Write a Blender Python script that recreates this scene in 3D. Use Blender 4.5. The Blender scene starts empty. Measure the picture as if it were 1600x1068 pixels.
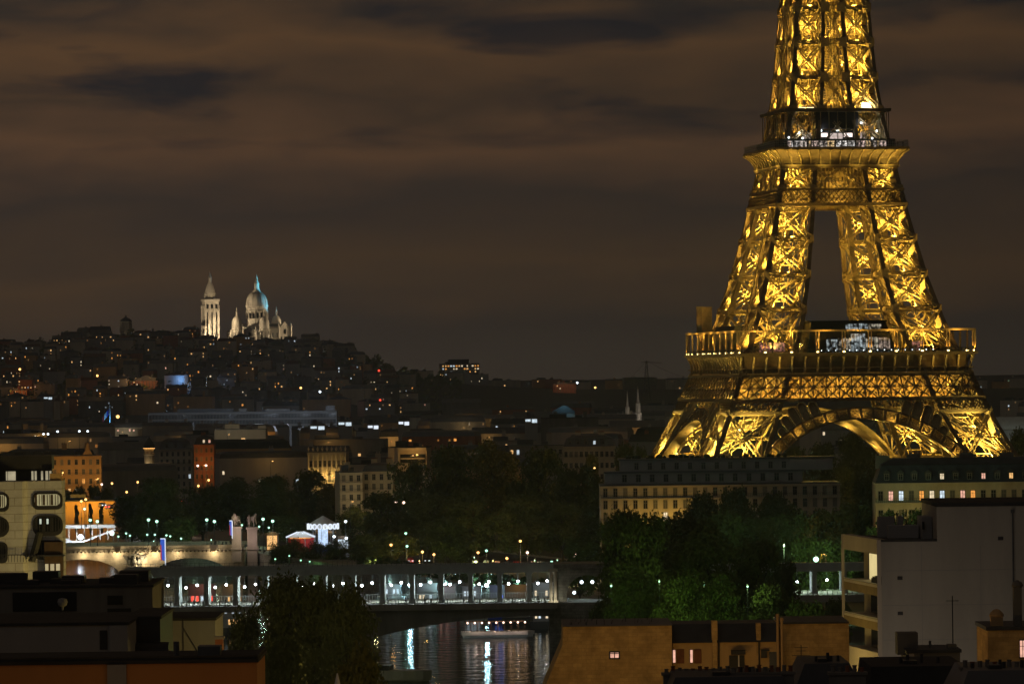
import bpy, bmesh, math, random
from mathutils import Vector, Matrix
R = math.radians
sc = bpy.context.scene
C = sc.collection
random.seed(11)

# ------------------------------------------------------------------ camera
F = 6875.0            # focal length in pixels of the 1600 wide photograph
ROLL = 0.0122         # slight roll of the camera
HZ = 55.0             # the horizon below the picture centre, in those pixels
CAMZ = 52.0
cam_d = bpy.data.cameras.new("camera")
cam = bpy.data.objects.new("camera", cam_d)
C.objects.link(cam)
cam_d.sensor_width = 36.0
cam_d.lens = F / 1600.0 * 36.0
cam_d.shift_x = -HZ * math.sin(ROLL) / 1600.0
cam_d.shift_y = HZ / 1600.0
cam_d.clip_start = 5.0
cam_d.clip_end = 60000.0
cam.matrix_world = Matrix.Translation((0, 0, CAMZ)) @ Matrix.Rotation(R(90), 4, 'X') @ Matrix.Rotation(-ROLL, 4, 'Z')
sc.camera = cam

# ------------------------------------------------------------------ view and sampling
sc.view_settings.view_transform = 'Standard'
sc.view_settings.look = 'None'
sc.view_settings.exposure = 0.2
sc.view_settings.gamma = 1.0
sc.render.engine = 'CYCLES'
cy = sc.cycles
cy.use_denoising = True
try:
    cy.denoiser = 'OPENIMAGEDENOISE'
    cy.denoising_input_passes = 'RGB_ALBEDO_NORMAL'
    cy.denoising_prefilter = 'ACCURATE'
except Exception:
    pass
cy.max_bounces = 4
cy.diffuse_bounces = 2
cy.glossy_bounces = 2
cy.transmission_bounces = 2
cy.transparent_max_bounces = 4
cy.caustics_reflective = False
cy.caustics_refractive = False
cy.sample_clamp_indirect = 2.0
cy.use_light_tree = True

def lin(r, g=None, b=None):
    if g is None:
        r, g, b = r
    return tuple((c / 255 / 12.92) if c / 255 <= 0.04045 else ((c / 255 + 0.055) / 1.055) ** 2.4 for c in (r, g, b))

# ------------------------------------------------------------------ night sky: cloud lit by the city
world = bpy.data.worlds.new("World")
sc.world = world
world.use_nodes = True
nt = world.node_tree
nt.nodes.clear()
def N(tree, typ, **kw):
    n = tree.nodes.new(typ)
    for k, v in kw.items():
        setattr(n, k, v)
    return n
def mth(tree, op, a, b=None, c=None, clamp=False):
    n = N(tree, 'ShaderNodeMath', operation=op)
    n.use_clamp = clamp
    for i, v in enumerate((a, b, c)):
        if v is None:
            continue
        if isinstance(v, (int, float)):
            n.inputs[i].default_value = v
        else:
            tree.links.new(v, n.inputs[i])
    return n.outputs[0]
def ramp(tree, fac, stops, interp='LINEAR'):
    n = N(tree, 'ShaderNodeValToRGB')
    n.color_ramp.interpolation = interp
    e = n.color_ramp.elements
    while len(e) < len(stops):
        e.new(0.5)
    for el, (p, c) in zip(e, stops):
        el.position = p
        el.color = (*c, 1)
    tree.links.new(fac, n.inputs[0])
    return n.outputs[0]
tc = N(nt, 'ShaderNodeTexCoord')
sep = N(nt, 'ShaderNodeSeparateXYZ')
nt.links.new(tc.outputs['Generated'], sep.inputs[0])
X, Y_, Z = sep.outputs
def wnoise(sx, sz, off, detail, rough=0.5, dist=0.0, ox=0.0):
    cmb = N(nt, 'ShaderNodeCombineXYZ')
    nt.links.new(mth(nt, 'MULTIPLY_ADD', X, 1 / sx, ox / sx), cmb.inputs[0])
    nt.links.new(mth(nt, 'MULTIPLY', Z, 1 / sz), cmb.inputs[1])
    nt.links.new(mth(nt, 'MULTIPLY_ADD', Y_, 4.0, off), cmb.inputs[2])
    n = N(nt, 'ShaderNodeTexNoise')
    n.inputs['Scale'].default_value = 1.0
    n.inputs['Detail'].default_value = detail
    n.inputs['Roughness'].default_value = rough
    n.inputs['Distortion'].default_value = dist
    nt.links.new(cmb.outputs[0], n.inputs['Vector'])
    return n.outputs['Fac']
n1 = wnoise(0.075, 0.020, 17.9, 4)
n2 = wnoise(0.030, 0.0075, 36.6, 5, 0.55, 0.4)
n3 = wnoise(0.050, 0.0125, 88.1, 5, 0.5, 0.3, 0.014)
e1 = mth(nt, 'MULTIPLY_ADD', n1, 0.034, -0.017)
e2 = mth(nt, 'MULTIPLY_ADD', n2, 0.010, -0.005)
elev = mth(nt, 'ADD', Z, mth(nt, 'ADD', e1, e2))
fac = mth(nt, 'MULTIPLY', elev, 10.0, clamp=True)
col = ramp(nt, fac, [(0.0, lin(49, 42, 36)), (0.13, lin(46, 39, 34)), (0.25, lin(62, 47, 34)), (0.40, lin(47, 39, 34)),
                     (0.54, lin(73, 53, 38)), (0.64, lin(54, 42, 33)), (0.75, lin(73, 53, 36)), (0.85, lin(42, 36, 32)), (1.0, lin(60, 46, 34))])
# openings in the cloud: darker, bluer night behind (only in the upper part of the view)
hole = mth(nt, 'MULTIPLY', mth(nt, 'MULTIPLY_ADD', n3, 7.0, -3.75, clamp=True), mth(nt, 'MULTIPLY_ADD', Z, 40.0, -1.5, clamp=True), clamp=True)
mix = N(nt, 'ShaderNodeMix', data_type='RGBA')
nt.links.new(mth(nt, 'MULTIPLY', hole, 0.85), mix.inputs[0])
nt.links.new(col, mix.inputs[6])
mix.inputs[7].default_value = (*lin(25, 26, 30), 1)
# a trace of real sky light above the cloud
sky = N(nt, 'ShaderNodeTexSky', sky_type='NISHITA')
sky.sun_disc = False
sky.sun_elevation = R(-4)
sky.sun_rotation = R(200)
addm = N(nt, 'ShaderNodeMix', data_type='RGBA', blend_type='ADD')
addm.inputs[0].default_value = 0.004
nt.links.new(mix.outputs[2], addm.inputs[6])
nt.links.new(sky.outputs[0], addm.inputs[7])
# the cloud thins and darkens away from the bright quarter in view
back = mth(nt, 'MULTIPLY_ADD', Y_, 0.75, 0.62)
back = mth(nt, 'MINIMUM', back, 1.0)
back = mth(nt, 'MAXIMUM', back, 0.85)
side = mth(nt, 'MAXIMUM', mth(nt, 'MINIMUM', mth(nt, 'MULTIPLY_ADD', X, -1.6, 1.0), 1.16), 0.82)
back = mth(nt, 'MULTIPLY', back, side)
bg = N(nt, 'ShaderNodeBackground')
nt.links.new(addm.outputs[2], bg.inputs[0])
nt.links.new(back, bg.inputs[1])
wo = N(nt, 'ShaderNodeOutputWorld')
nt.links.new(bg.outputs[0], wo.inputs[0])
world.cycles.sampling_method = 'MANUAL'
world.cycles.sample_map_resolution = 256

# the one sun lamp: a faint, very soft glow of the overcast night sky from behind the camera
sun_d = bpy.data.lights.new("night_glow", 'SUN')
sun_d.energy = 0.045
sun_d.angle = R(40)
sun_d.color = (0.80, 0.92, 1.0)
sun = bpy.data.objects.new("night_glow", sun_d)
C.objects.link(sun)
sun.rotation_euler = (R(52), 0, R(-28))

# ------------------------------------------------------------------ helpers
def at(px, py, Y):
    """A photograph pixel at distance Y along the view axis -> world point."""
    u, v = px - 800.0, py - 534.0
    a = u * math.cos(ROLL) - v * math.sin(ROLL)
    b = u * math.sin(ROLL) + v * math.cos(ROLL)
    return Vector((a / F * Y, Y, CAMZ - (b - HZ) / F * Y))
def to_px(p):
    a = p[0] / p[1] * F
    b = HZ - (p[2] - CAMZ) / p[1] * F
    return (800 + a * math.cos(ROLL) + b * math.sin(ROLL), 534 - a * math.sin(ROLL) + b * math.cos(ROLL))
def interp(tab, z):
    if z <= tab[0][0]:
        return tab[0][1]
    for (a, va), (b, vb) in zip(tab, tab[1:]):
        if z <= b:
            return va + (vb - va) * (z - a) / (b - a)
    return tab[-1][1]

class MB:
    """Collects faces of one mesh."""
    def __init__(s):
        s.v, s.f, s.mi, s.cur = [], [], [], 0
    def face(s, pts):
        i = len(s.v)
        s.v += [tuple(p) for p in pts]
        s.f.append(tuple(range(i, i + len(pts))))
        s.mi.append(s.cur)
    def hexa(s, p):
        """p: 4 bottom points then 4 top points, both counter-clockwise from above"""
        i = len(s.v)
        s.v += [tuple(q) for q in p]
        for f in ((3, 2, 1, 0), (4, 5, 6, 7), (0, 1, 5, 4), (1, 2, 6, 5), (2, 3, 7, 6), (3, 0, 4, 7)):
            s.f.append(tuple(i + k for k in f))
            s.mi.append(s.cur)
    def box(s, x0, x1, y0, y1, z0, z1):
        s.hexa([(x0, y0, z0), (x1, y0, z0), (x1, y1, z0), (x0, y1, z0), (x0, y0, z1), (x1, y0, z1), (x1, y1, z1), (x0, y1, z1)])
    def bar(s, p, q, w, d=None, n=None):
        """a rectangular bar from p to q, w across, d along the direction n"""
        d = w if d is None else d
        p, q = Vector(p), Vector(q)
        a = q - p
        if a.length < 1e-6:
            return
        a.normalize()
        n = Vector(n) if n is not None else Vector((0, 0, 1))
        t = a.cross(n)
        if t.length < 1e-4:
            t = a.cross(Vector((1, 0, 0)))
            if t.length < 1e-4:
                t = a.cross(Vector((0, 1, 0)))
        t.normalize()
        m = t.cross(a)
        t, m = t * (w / 2), m * (d / 2)
        s.hexa([p - t - m, p + t - m, p + t + m, p - t + m, q - t - m, q + t - m, q + t + m, q - t + m])
    def truss(s, p, q, w, n, rail=0.3, depth=0.55, lace=0.14, pitch=None):
        """a latticed girder: two rails and a zigzag, lying in the plane whose normal is n"""
        p, q, n = Vector(p), Vector(q), Vector(n).normalized()
        a = q - p
        L = a.length
        a.normalize()
        t = a.cross(n).normalized() * (w / 2)
        s.bar(p - t, q - t, rail, depth, n)
        s.bar(p + t, q + t, rail, depth, n)
        k = max(2, int(round(L / (pitch or w * 1.25))))
        o = n * (depth * 0.3)
        for i in range(k):
            c0, c1 = p + a * (L * i / k), p + a * (L * (i + 1) / k)
            sg = 1 if i % 2 else -1
            s.bar(c0 + t * sg + o, c1 - t * sg + o, lace, lace, n)
    def cyl(s, p, q, r0, r1=None, n=10, cap=True):
        r1 = r0 if r1 is None else r1
        p, q = Vector(p), Vector(q)
        a = (q - p).normalized()
        t = a.cross(Vector((0, 0, 1)))
        t = Vector((1, 0, 0)) if t.length < 1e-4 else t.normalized()
        m = a.cross(t)
        i = len(s.v)
        for c, r in ((p, r0), (q, r1)):
            for k in range(n):
                an = 2 * math.pi * k / n
                s.v.append(tuple(c + t * (r * math.cos(an)) + m * (r * math.sin(an))))
        for k in range(n):
            j = (k + 1) % n
            s.f.append((i + k, i + j, i + n + j, i + n + k)); s.mi.append(s.cur)
        if cap:
            s.f.append(tuple(i + k for k in reversed(range(n)))); s.mi.append(s.cur)
            s.f.append(tuple(i + n + k for k in range(n))); s.mi.append(s.cur)
    def lathe(s, c, prof, n=20, sq=False, rot=0.0):
        """prof: (radius, height) pairs turned about the vertical through c"""
        i = len(s.v)
        for r, z in prof:
            for k in range(n):
                an = 2 * math.pi * k / n + rot
                s.v.append((c[0] + r * math.cos(an), c[1] + r * math.sin(an), c[2] + z))
        for j in range(len(prof) - 1):
            for k in range(n):
                l = (k + 1) % n
                s.f.append((i + j * n + k, i + j * n + l, i + (j + 1) * n + l, i + (j + 1) * n + k)); s.mi.append(s.cur)
        s.f.append(tuple(i + (len(prof) - 1) * n + k for k in range(n))); s.mi.append(s.cur)
        s.f.append(tuple(i + k for k in reversed(range(n)))); s.mi.append(s.cur)
    def ball(s, c, r, n=8, m=5):
        prof = [(r * math.sin(math.pi * j / m) + 1e-4, -r * math.cos(math.pi * j / m)) for j in range(m + 1)]
        s.lathe(c, prof, n)
    def poly(s, pts, z0, z1):
        """vertical prism over a counter-clockwise outline"""
        n = len(pts)
        i = len(s.v)
        s.v += [(x, y, z0) for x, y in pts] + [(x, y, z1) for x, y in pts]
        for k in range(n):
            j = (k + 1) % n
            s.f.append((i + k, i + j, i + n + j, i + n + k)); s.mi.append(s.cur)
        s.f.append(tuple(i + k for k in reversed(range(n)))); s.mi.append(s.cur)
        s.f.append(tuple(i + n + k for k in range(n))); s.mi.append(s.cur)
    def sheet(s, pts, y0, y1):
        """prism of an outline in x,z pushed from y0 to y1"""
        n = len(pts)
        i = len(s.v)
        s.v += [(x, y0, z) for x, z in pts] + [(x, y1, z) for x, z in pts]
        for k in range(n):
            j = (k + 1) % n
            s.f.append((i + k, i + j, i + n + j, i + n + k)); s.mi.append(s.cur)
        s.f.append(tuple(i + k for k in range(n))); s.mi.append(s.cur)
        s.f.append(tuple(i + n + k for k in reversed(range(n)))); s.mi.append(s.cur)
    def mesh(s, name, mats, smooth=False):
        me = bpy.data.meshes.new(name)
        me.from_pydata(s.v, [], s.f)
        for m in (mats if isinstance(mats, (list, tuple)) else [mats]):
            me.materials.append(m)
        if any(s.mi):
            me.polygons.foreach_set('material_index', s.mi)
        if smooth:
            me.polygons.foreach_set('use_smooth', [True] * len(s.f))
        me.update()
        return me
    def build(s, name, mats, parent=None, smooth=False, loc=None):
        return put(name, s.mesh(name, mats, smooth), parent, loc)

KIDS = {}
def put(name, me, parent=None, loc=None):
    o = bpy.data.objects.new(name, me)
    C.objects.link(o)
    if parent is not None:
        o.parent = parent
        KIDS.setdefault(parent.name, []).append(o)
    if loc is not None:
        o.location = loc
    return o
def tag(o, label=None, cat=None, group=None, kind=None):
    if label: o['label'] = label
    if cat: o['category'] = cat
    if group: o['group'] = group
    if kind: o['kind'] = kind
    return o
def thing(name, label, cat, loc=(0, 0, 0), rz=0.0, group=None):
    o = bpy.data.objects.new(name, None)
    C.objects.link(o)
    o.location = loc
    o.rotation_euler = (0, 0, rz)
    o.empty_display_size = 1.0
    return tag(o, label, cat, group)
def copy_tree(o, parent=None):
    c = o.copy()
    C.objects.link(c)
    c.parent = parent
    for ch in list(KIDS.get(o.name, ())):
        copy_tree(ch, c)
    return c
SOFT = ('lamp_light', 'tower_light')
def light(parent, loc, power, color, r=0.25, typ='POINT', aim=None, cone=60, name="lamp_light"):
    d = bpy.data.lights.new(name, typ)
    d.energy = power
    d.color = color
    d.shadow_soft_size = r if name in SOFT else 0.0
    if typ == 'SPOT':
        d.spot_size = R(cone)
        d.spot_blend = 0.6
    o = bpy.data.objects.new(name, d)
    C.objects.link(o)
    o.location = loc
    if aim is not None:
        o.rotation_euler = (Vector(aim) - Vector(loc)).to_track_quat('-Z', 'Y').to_euler()
    if parent is not None:
        o.parent = parent
        KIDS.setdefault(parent.name, []).append(o)
    return o

ORD = "first second third fourth fifth sixth seventh eighth ninth tenth eleventh twelfth thirteenth fourteenth fifteenth sixteenth seventeenth eighteenth nineteenth twentieth".split()
def nth(i):
    if i < 20:
        return ORD[i]
    t = "twenty thirty forty fifty sixty seventy eighty ninety".split()[(i + 1) // 10 - 2]
    return t + "-" + ORD[(i + 1) % 10 - 1] if (i + 1) % 10 else t[:-1] + "ieth"
NUM = "no one two three four five six seven eight nine ten eleven twelve thirteen fourteen fifteen sixteen seventeen eighteen nineteen twenty".split()

# ------------------------------------------------------------------ materials
def mat(name, col, rough=0.8, var=0.25, scale=0.4, metal=0.0, bump=0.0, bscale=None, col2=None, streak=False, spec=0.3):
    m = bpy.data.materials.new(name)
    m.use_nodes = True
    t = m.node_tree
    b = t.nodes['Principled BSDF']
    b.inputs['Roughness'].default_value = rough
    b.inputs['Metallic'].default_value = metal
    b.inputs['Specular IOR Level'].default_value = spec
    if var > 0:
        co = N(t, 'ShaderNodeTexCoord')
        mp = N(t, 'ShaderNodeMapping')
        if streak:
            mp.inputs['Scale'].default_value = (1, 1, 0.16)
        t.links.new(co.outputs['Object'], mp.inputs[0])
        nz = N(t, 'ShaderNodeTexNoise')
        nz.inputs['Scale'].default_value = scale
        nz.inputs['Detail'].default_value = 6
        nz.inputs['Roughness'].default_value = 0.65
        t.links.new(mp.outputs[0], nz.inputs['Vector'])
        c2 = col2 or tuple(c * (1 + var) for c in col)
        c1 = tuple(c * (1 - var) for c in col)
        t.links.new(ramp(t, nz.outputs['Fac'], [(0.3, c1), (0.7, c2)]), b.inputs['Base Color'])
        if bump:
            nb = N(t, 'ShaderNodeTexNoise')
            nb.inputs['Scale'].default_value = bscale or scale * 8
            nb.inputs['Detail'].default_value = 4
            t.links.new(co.outputs['Object'], nb.inputs['Vector'])
            bp = N(t, 'ShaderNodeBump')
            bp.inputs['Strength'].default_value = bump
            bp.inputs['Distance'].default_value = 0.2
            t.links.new(nb.outputs['Fac'], bp.inputs['Height'])
            t.links.new(bp.outputs[0], b.inputs['Normal'])
    else:
        b.inputs['Base Color'].default_value = (*col, 1)
    return m
def glow(name, col, s, var=0.0, scale=1.0, patchy=False):
    """something that gives off light; var: uneven brightness, as curtains and furniture make it"""
    m = bpy.data.materials.new(name)
    m.use_nodes = True
    t = m.node_tree
    b = t.nodes['Principled BSDF']
    b.inputs['Base Color'].default_value = (0.02, 0.02, 0.02, 1)
    b.inputs['Emission Color'].default_value = (*col, 1)
    b.inputs['Emission Strength'].default_value = s
    m.cycles.emission_sampling = 'NONE'
    if var:
        co = N(t, 'ShaderNodeNewGeometry')
        nz = N(t, 'ShaderNodeTexNoise')
        nz.inputs['Scale'].default_value = scale
        nz.inputs['Detail'].default_value = 2
        t.links.new(co.outputs['Position'], nz.inputs['Vector'])
        if patchy:
            nz.inputs['Detail'].default_value = 5
            t.links.new(mth(t, 'MULTIPLY', mth(t, 'MULTIPLY_ADD', nz.outputs['Fac'], 5.0, -2.1, clamp=True), s), b.inputs['Emission Strength'])
        else:
            t.links.new(mth(t, 'MULTIPLY_ADD', nz.outputs['Fac'], 2 * var * s, s * (1 - var)), b.inputs['Emission Strength'])
    return m
def brick(name, c1, c2, mortar, bw, bh, rough=0.85, var=0.3):
    m = bpy.data.materials.new(name)
    m.use_nodes = True
    t = m.node_tree
    b = t.nodes['Principled BSDF']
    b.inputs['Roughness'].default_value = rough
    b.inputs['Specular IOR Level'].default_value = 0.2
    co = N(t, 'ShaderNodeTexCoord')
    sp = N(t, 'ShaderNodeSeparateXYZ')
    t.links.new(co.outputs['Object'], sp.inputs[0])
    cb = N(t, 'ShaderNodeCombineXYZ')
    t.links.new(mth(t, 'ADD', sp.outputs[0], sp.outputs[1]), cb.inputs[0])
    t.links.new(sp.outputs[2], cb.inputs[1])
    br = N(t, 'ShaderNodeTexBrick')
    br.inputs['Color1'].default_value = (*c1, 1)
    br.inputs['Color2'].default_value = (*c2, 1)
    br.inputs['Mortar'].default_value = (*mortar, 1)
    br.inputs['Scale'].default_value = 1.0
    br.inputs['Brick Width'].default_value = bw
    br.inputs['Row Height'].default_value = bh
    br.inputs['Mortar Size'].default_value = bh * 0.05
    t.links.new(cb.outputs[0], br.inputs['Vector'])
    nz = N(t, 'ShaderNodeTexNoise')
    nz.inputs['Scale'].default_value = 0.7
    nz.inputs['Detail'].default_value = 7
    nz.inputs['Roughness'].default_value = 0.7
    t.links.new(co.outputs['Object'], nz.inputs['Vector'])
    mx = N(t, 'ShaderNodeMix', data_type='RGBA', blend_type='MULTIPLY')
    mx.inputs[0].default_value = 1.0
    t.links.new(br.outputs['Color'], mx.inputs[6])
    t.links.new(ramp(t, nz.outputs['Fac'], [(0.28, (1 - 2 * var,) * 3), (0.62, (1.15,) * 3)]), mx.inputs[7])
    t.links.new(mx.outputs[2], b.inputs['Base Color'])
    return m

M = dict(
    iron=mat('tower_iron', (0.30, 0.235, 0.12), 0.6, 0.25, 0.8, spec=0.4),
    iron_shaded=mat('tower_iron_shaded', (0.16, 0.12, 0.07), 0.65, 0.3, 0.5, spec=0.3),  # darker copy of the tower iron, shade put into its colour
    cladding=mat('dark_cladding', (0.03, 0.03, 0.032), 0.5, 0.2, 0.5),
    glassdark=mat('dark_glass', (0.012, 0.014, 0.016), 0.12, 0.0, spec=0.5),
    white_stone=mat('travertine', (0.55, 0.52, 0.46), 0.85, 0.12, 0.15, bump=0.2),
    stone=mat('limestone', (0.40, 0.36, 0.28), 0.9, 0.2, 0.25, bump=0.15, streak=True),
    stone_grey=mat('grey_limestone', (0.27, 0.26, 0.22), 0.9, 0.3, 0.2, bump=0.15, streak=True),
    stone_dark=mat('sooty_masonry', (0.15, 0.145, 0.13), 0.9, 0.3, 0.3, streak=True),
    plaster=mat('cream_plaster', (0.42, 0.38, 0.30), 0.9, 0.15, 0.2, streak=True),
    plaster_grey=mat('grey_plaster', (0.25, 0.25, 0.245), 0.9, 0.15, 0.2, streak=True),
    plaster_ochre=mat('ochre_plaster', (0.40, 0.27, 0.13), 0.9, 0.2, 0.2, streak=True),
    brickred=mat('red_brickwork', (0.26, 0.11, 0.06), 0.9, 0.25, 0.3),
    zinc=mat('zinc_roof', (0.075, 0.082, 0.09), 0.5, 0.2, 0.3, spec=0.4),
    slate=mat('slate_roof', (0.045, 0.05, 0.058), 0.6, 0.3, 0.4),
    tile=mat('clay_tile_roof', (0.10, 0.055, 0.035), 0.85, 0.3, 0.4),
    bitumen=mat('roof_bitumen', (0.035, 0.036, 0.036), 0.95, 0.35, 0.25),
    concrete=mat('concrete', (0.27, 0.265, 0.25), 0.9, 0.15, 0.15, streak=True),
    white=mat('white_paint', (0.72, 0.72, 0.70), 0.6, 0.08, 0.5),
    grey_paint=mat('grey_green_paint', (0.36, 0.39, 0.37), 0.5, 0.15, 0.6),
    dark_metal=mat('dark_metal', (0.03, 0.032, 0.034), 0.5, 0.2, 1.0, spec=0.4),
    win_frame=mat('window_frame', (0.22, 0.21, 0.19), 0.6, 0.1, 1.0),
    steel=mat('galvanised_steel', (0.30, 0.31, 0.32), 0.45, 0.1, 1.0, metal=0.6),
    asphalt=mat('asphalt', (0.045, 0.045, 0.047), 0.9, 0.25, 0.05),
    terracotta=mat('terracotta', (0.20, 0.085, 0.045), 0.9, 0.25, 2.0),
    wood=mat('dark_wood', (0.07, 0.045, 0.028), 0.8, 0.25, 2.0),
    bark=mat('bark', (0.055, 0.045, 0.035), 0.95, 0.3, 2.0),
    skin=mat('skin', (0.45, 0.28, 0.2), 0.7, 0.0),
    cloth=mat('dark_clothes', (0.03, 0.032, 0.04), 0.9, 0.2, 3.0),
    canvas=mat('white_canvas', (0.7, 0.7, 0.7), 0.8, 0.1, 1.0),
    red=mat('red_paint', (0.45, 0.03, 0.03), 0.5, 0.1, 1.0),
    blue=mat('blue_cloth', (0.03, 0.07, 0.40), 0.7, 0.1, 1.0),
    tyre=mat('tyre_rubber', (0.02, 0.02, 0.02), 0.9, 0.0),
)
M['curtain'] = mat('window_curtain', (.16, .15, .13), .9, .2, 2.0)
M['shutter'] = mat('window_shutter', (.09, .09, .085), .8, .2, 2.0)
G = dict(
    warm=glow('window_warm', (1.0, 0.55, 0.20), 0.85, 0.9, 2.2),
    amber=glow('window_amber', (1.0, 0.40, 0.08), 0.8, 0.9, 2.2),
    pale=glow('window_pale', (1.0, 0.80, 0.52), 0.8, 0.9, 2.2),
    cool=glow('window_cool', (0.75, 0.9, 1.0), 0.8, 0.9, 2.2),
    pink=glow('window_pink', (1.0, 0.52, 0.38), 0.75, 0.9, 2.2),
    green=glow('window_green', (0.55, 1.0, 0.62), 0.6, 0.5, 0.9),
    red=glow('light_red', (1.0, 0.06, 0.03), 1.6),
    blue=glow('light_blue', (0.15, 0.25, 1.0), 1.5),
    olive=glow('window_olive', (0.75, 0.68, 0.33), 0.5, 0.5, 1.5),
    lamp_green=glow('lamp_mercury', (0.42, 1.0, 0.66), 1.9),
    lamp_white=glow('lamp_white', (0.80, 0.93, 1.0), 3.0),
    lamp_sodium=glow('lamp_sodium', (1.0, 0.50, 0.14), 3.2),
    lamp_pink=glow('lamp_pink', (1.0, 0.66, 0.50), 3.0),
    flood=glow('projector_glass', (1.0, 0.72, 0.25), 10.0),
    **{k + '_dim': glow('window_' + k + '_dim', c, .22, .5, .9) for k, c in (('warm', (1.0, .5, .18)), ('amber', (1.0, .38, .08)), ('pale', (1, .76, .48)), ('cool', (.72, .88, 1)), ('pink', (1, .5, .36)), ('green', (.55, 1, .62)))},
    strip=glow('light_strip', (0.80, 0.88, 1.0), 1.0),
)
# ------------------------------------------------------------------ terrain: one sheet, river bed and the hill included
CREST = [(-900, 560), (-200, 548), (0, 552), (60, 546), (115, 534), (200, 531), (330, 536), (400, 538), (460, 540), (545, 550), (600, 577),
         (650, 593), (700, 598), (800, 605), (900, 608), (1100, 608), (1800, 604), (3000, 600)]
def crest_z(x):
    px = 800 + x / 5300 * F
    return at(px, interp(CREST, px), 5300).z
def river_c(Y):
    """centre line and half width of the river"""
    t = (Y - 880) / 420.0
    lo = -116 - 92 * t - 8 * t * t
    hi = 12.0 if Y < 1010 else 12 - (Y - 1010) * .31
    return (lo + hi) / 2, (hi - lo) / 2
def bank_Y(px):
    """distance at which the line of sight through a photo column meets the tower-side bank"""
    k = (px - 800.0) / F
    return min(1250, max(1010, 325.1 / (.31 + k)))
def sm(t):
    t = min(1, max(0, t))
    return t * t * (3 - 2 * t)
def ground_z(x, Y):
    if Y > 3700:
        xs = x * 5300 / Y
        z = crest_z(xs) * sm((Y - 3700) / 1600) if Y < 5300 else crest_z(xs) * (1 - 0.45 * sm((Y - 5500) / 2500))
        return z
    if 640 < Y < 2100:
        c, hw = river_c(Y)
        if abs(x - c) < hw + 9:
            return -9.0
    return 0.0
g = MB()
xs = [-9000, -5000, -2500, -1500] + list(range(-1200, -400, 50)) + list(range(-400, 200, 8)) + list(range(200, 1300, 50)) + [1500, 2500, 5000, 9000]
ys = [-400, 0, 300, 500, 600] + list(range(640, 1500, 8)) + list(range(1500, 2200, 25)) + list(range(2200, 3700, 100)) + list(range(3700, 5600, 60)) + list(range(5600, 8000, 200)) + [9000, 12000, 20000, 40000]
nx = len(xs)
for Y in ys:
    for x in xs:
        g.v.append((x, Y, ground_z(x, Y)))
for j in range(len(ys) - 1):
    for i in range(nx - 1):
        a = j * nx + i
        g.f.append((a, a + 1, a + nx + 1, a + nx)); g.mi.append(0)
tag(g.build('ground', mat('ground_earth', (0.035, 0.037, 0.032), 0.95, 0.4, 0.03)), kind='structure')

# water
wm = bpy.data.materials.new('river_water')
wm.use_nodes = True
t = wm.node_tree
b = t.nodes['Principled BSDF']
b.inputs['Base Color'].default_value = (0.004, 0.010, 0.016, 1)
b.inputs['Roughness'].default_value = 0.05
b.inputs['IOR'].default_value = 1.10
co = N(t, 'ShaderNodeTexCoord')
mp = N(t, 'ShaderNodeMapping')
mp.inputs['Scale'].default_value = (0.32, 0.36, 1)
t.links.new(co.outputs['Object'], mp.inputs[0])
nz = N(t, 'ShaderNodeTexNoise'); nz.inputs['Scale'].default_value = 0.9; nz.inputs['Detail'].default_value = 4
t.links.new(mp.outputs[0], nz.inputs['Vector'])
bp = N(t, 'ShaderNodeBump'); bp.inputs['Strength'].default_value = 0.5; bp.inputs['Distance'].default_value = 0.34
t.links.new(nz.outputs['Fac'], bp.inputs['Height'])
t.links.new(bp.outputs[0], b.inputs['Normal'])
w = MB()
left, right = [], []
for Y in range(640, 2100, 20):
    c, hw = river_c(Y)
    left.append((c - hw - 9, Y, -6.0)); right.append((c + hw + 9, Y, -6.0))
for i in range(len(left) - 1):
    w.face([left[i], right[i], right[i + 1], left[i + 1]])
tag(w.build('river_water', wm), kind='structure')

# quay walls along both banks
def quay(side, label, top, y0, y1, m, x_in=0.0):
    q = MB()
    prev = None
    for Y in range(y0, y1, 10):
        c, hw = river_c(Y)
        x = c + side * (hw + x_in)
        if prev:
            (xa, ya) = prev
            a, b2 = (xa, ya), (x, Y)
            o = side * 18
            q.hexa([(xa, ya, -8), (xa + o, ya, -8), (x + o, Y, -8), (x, Y, -8), (xa + side * .5, ya, top), (xa + o, ya, top), (x + o, Y, top), (x + side * .5, Y, top)])
            q.hexa([(xa + side * .3, ya, top), (xa + side * 1.4, ya, top), (x + side * 1.4, Y, top), (x + side * .3, Y, top), (xa + side * .3, ya, top + .4), (xa + side * 1.4, ya, top + .4), (x + side * 1.4, Y, top + .4), (x + side * .3, Y, top + .4)])
        prev = (x, Y)
    return tag(q.build('quay_wall', m), label, 'wall')
quay_stone = brick('quay_masonry', (0.22, 0.22, 0.19), (0.28, 0.27, 0.23), (0.12, 0.12, 0.11), 1.6, 0.6)
quay(1, 'stone quay wall along the bank behind the viaduct on the tower side', 0.9, 660, 1700, quay_stone)
quay(-1, 'stone quay wall along the far bank below the garden bridge', 0.9, 660, 1700, quay_stone)
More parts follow.
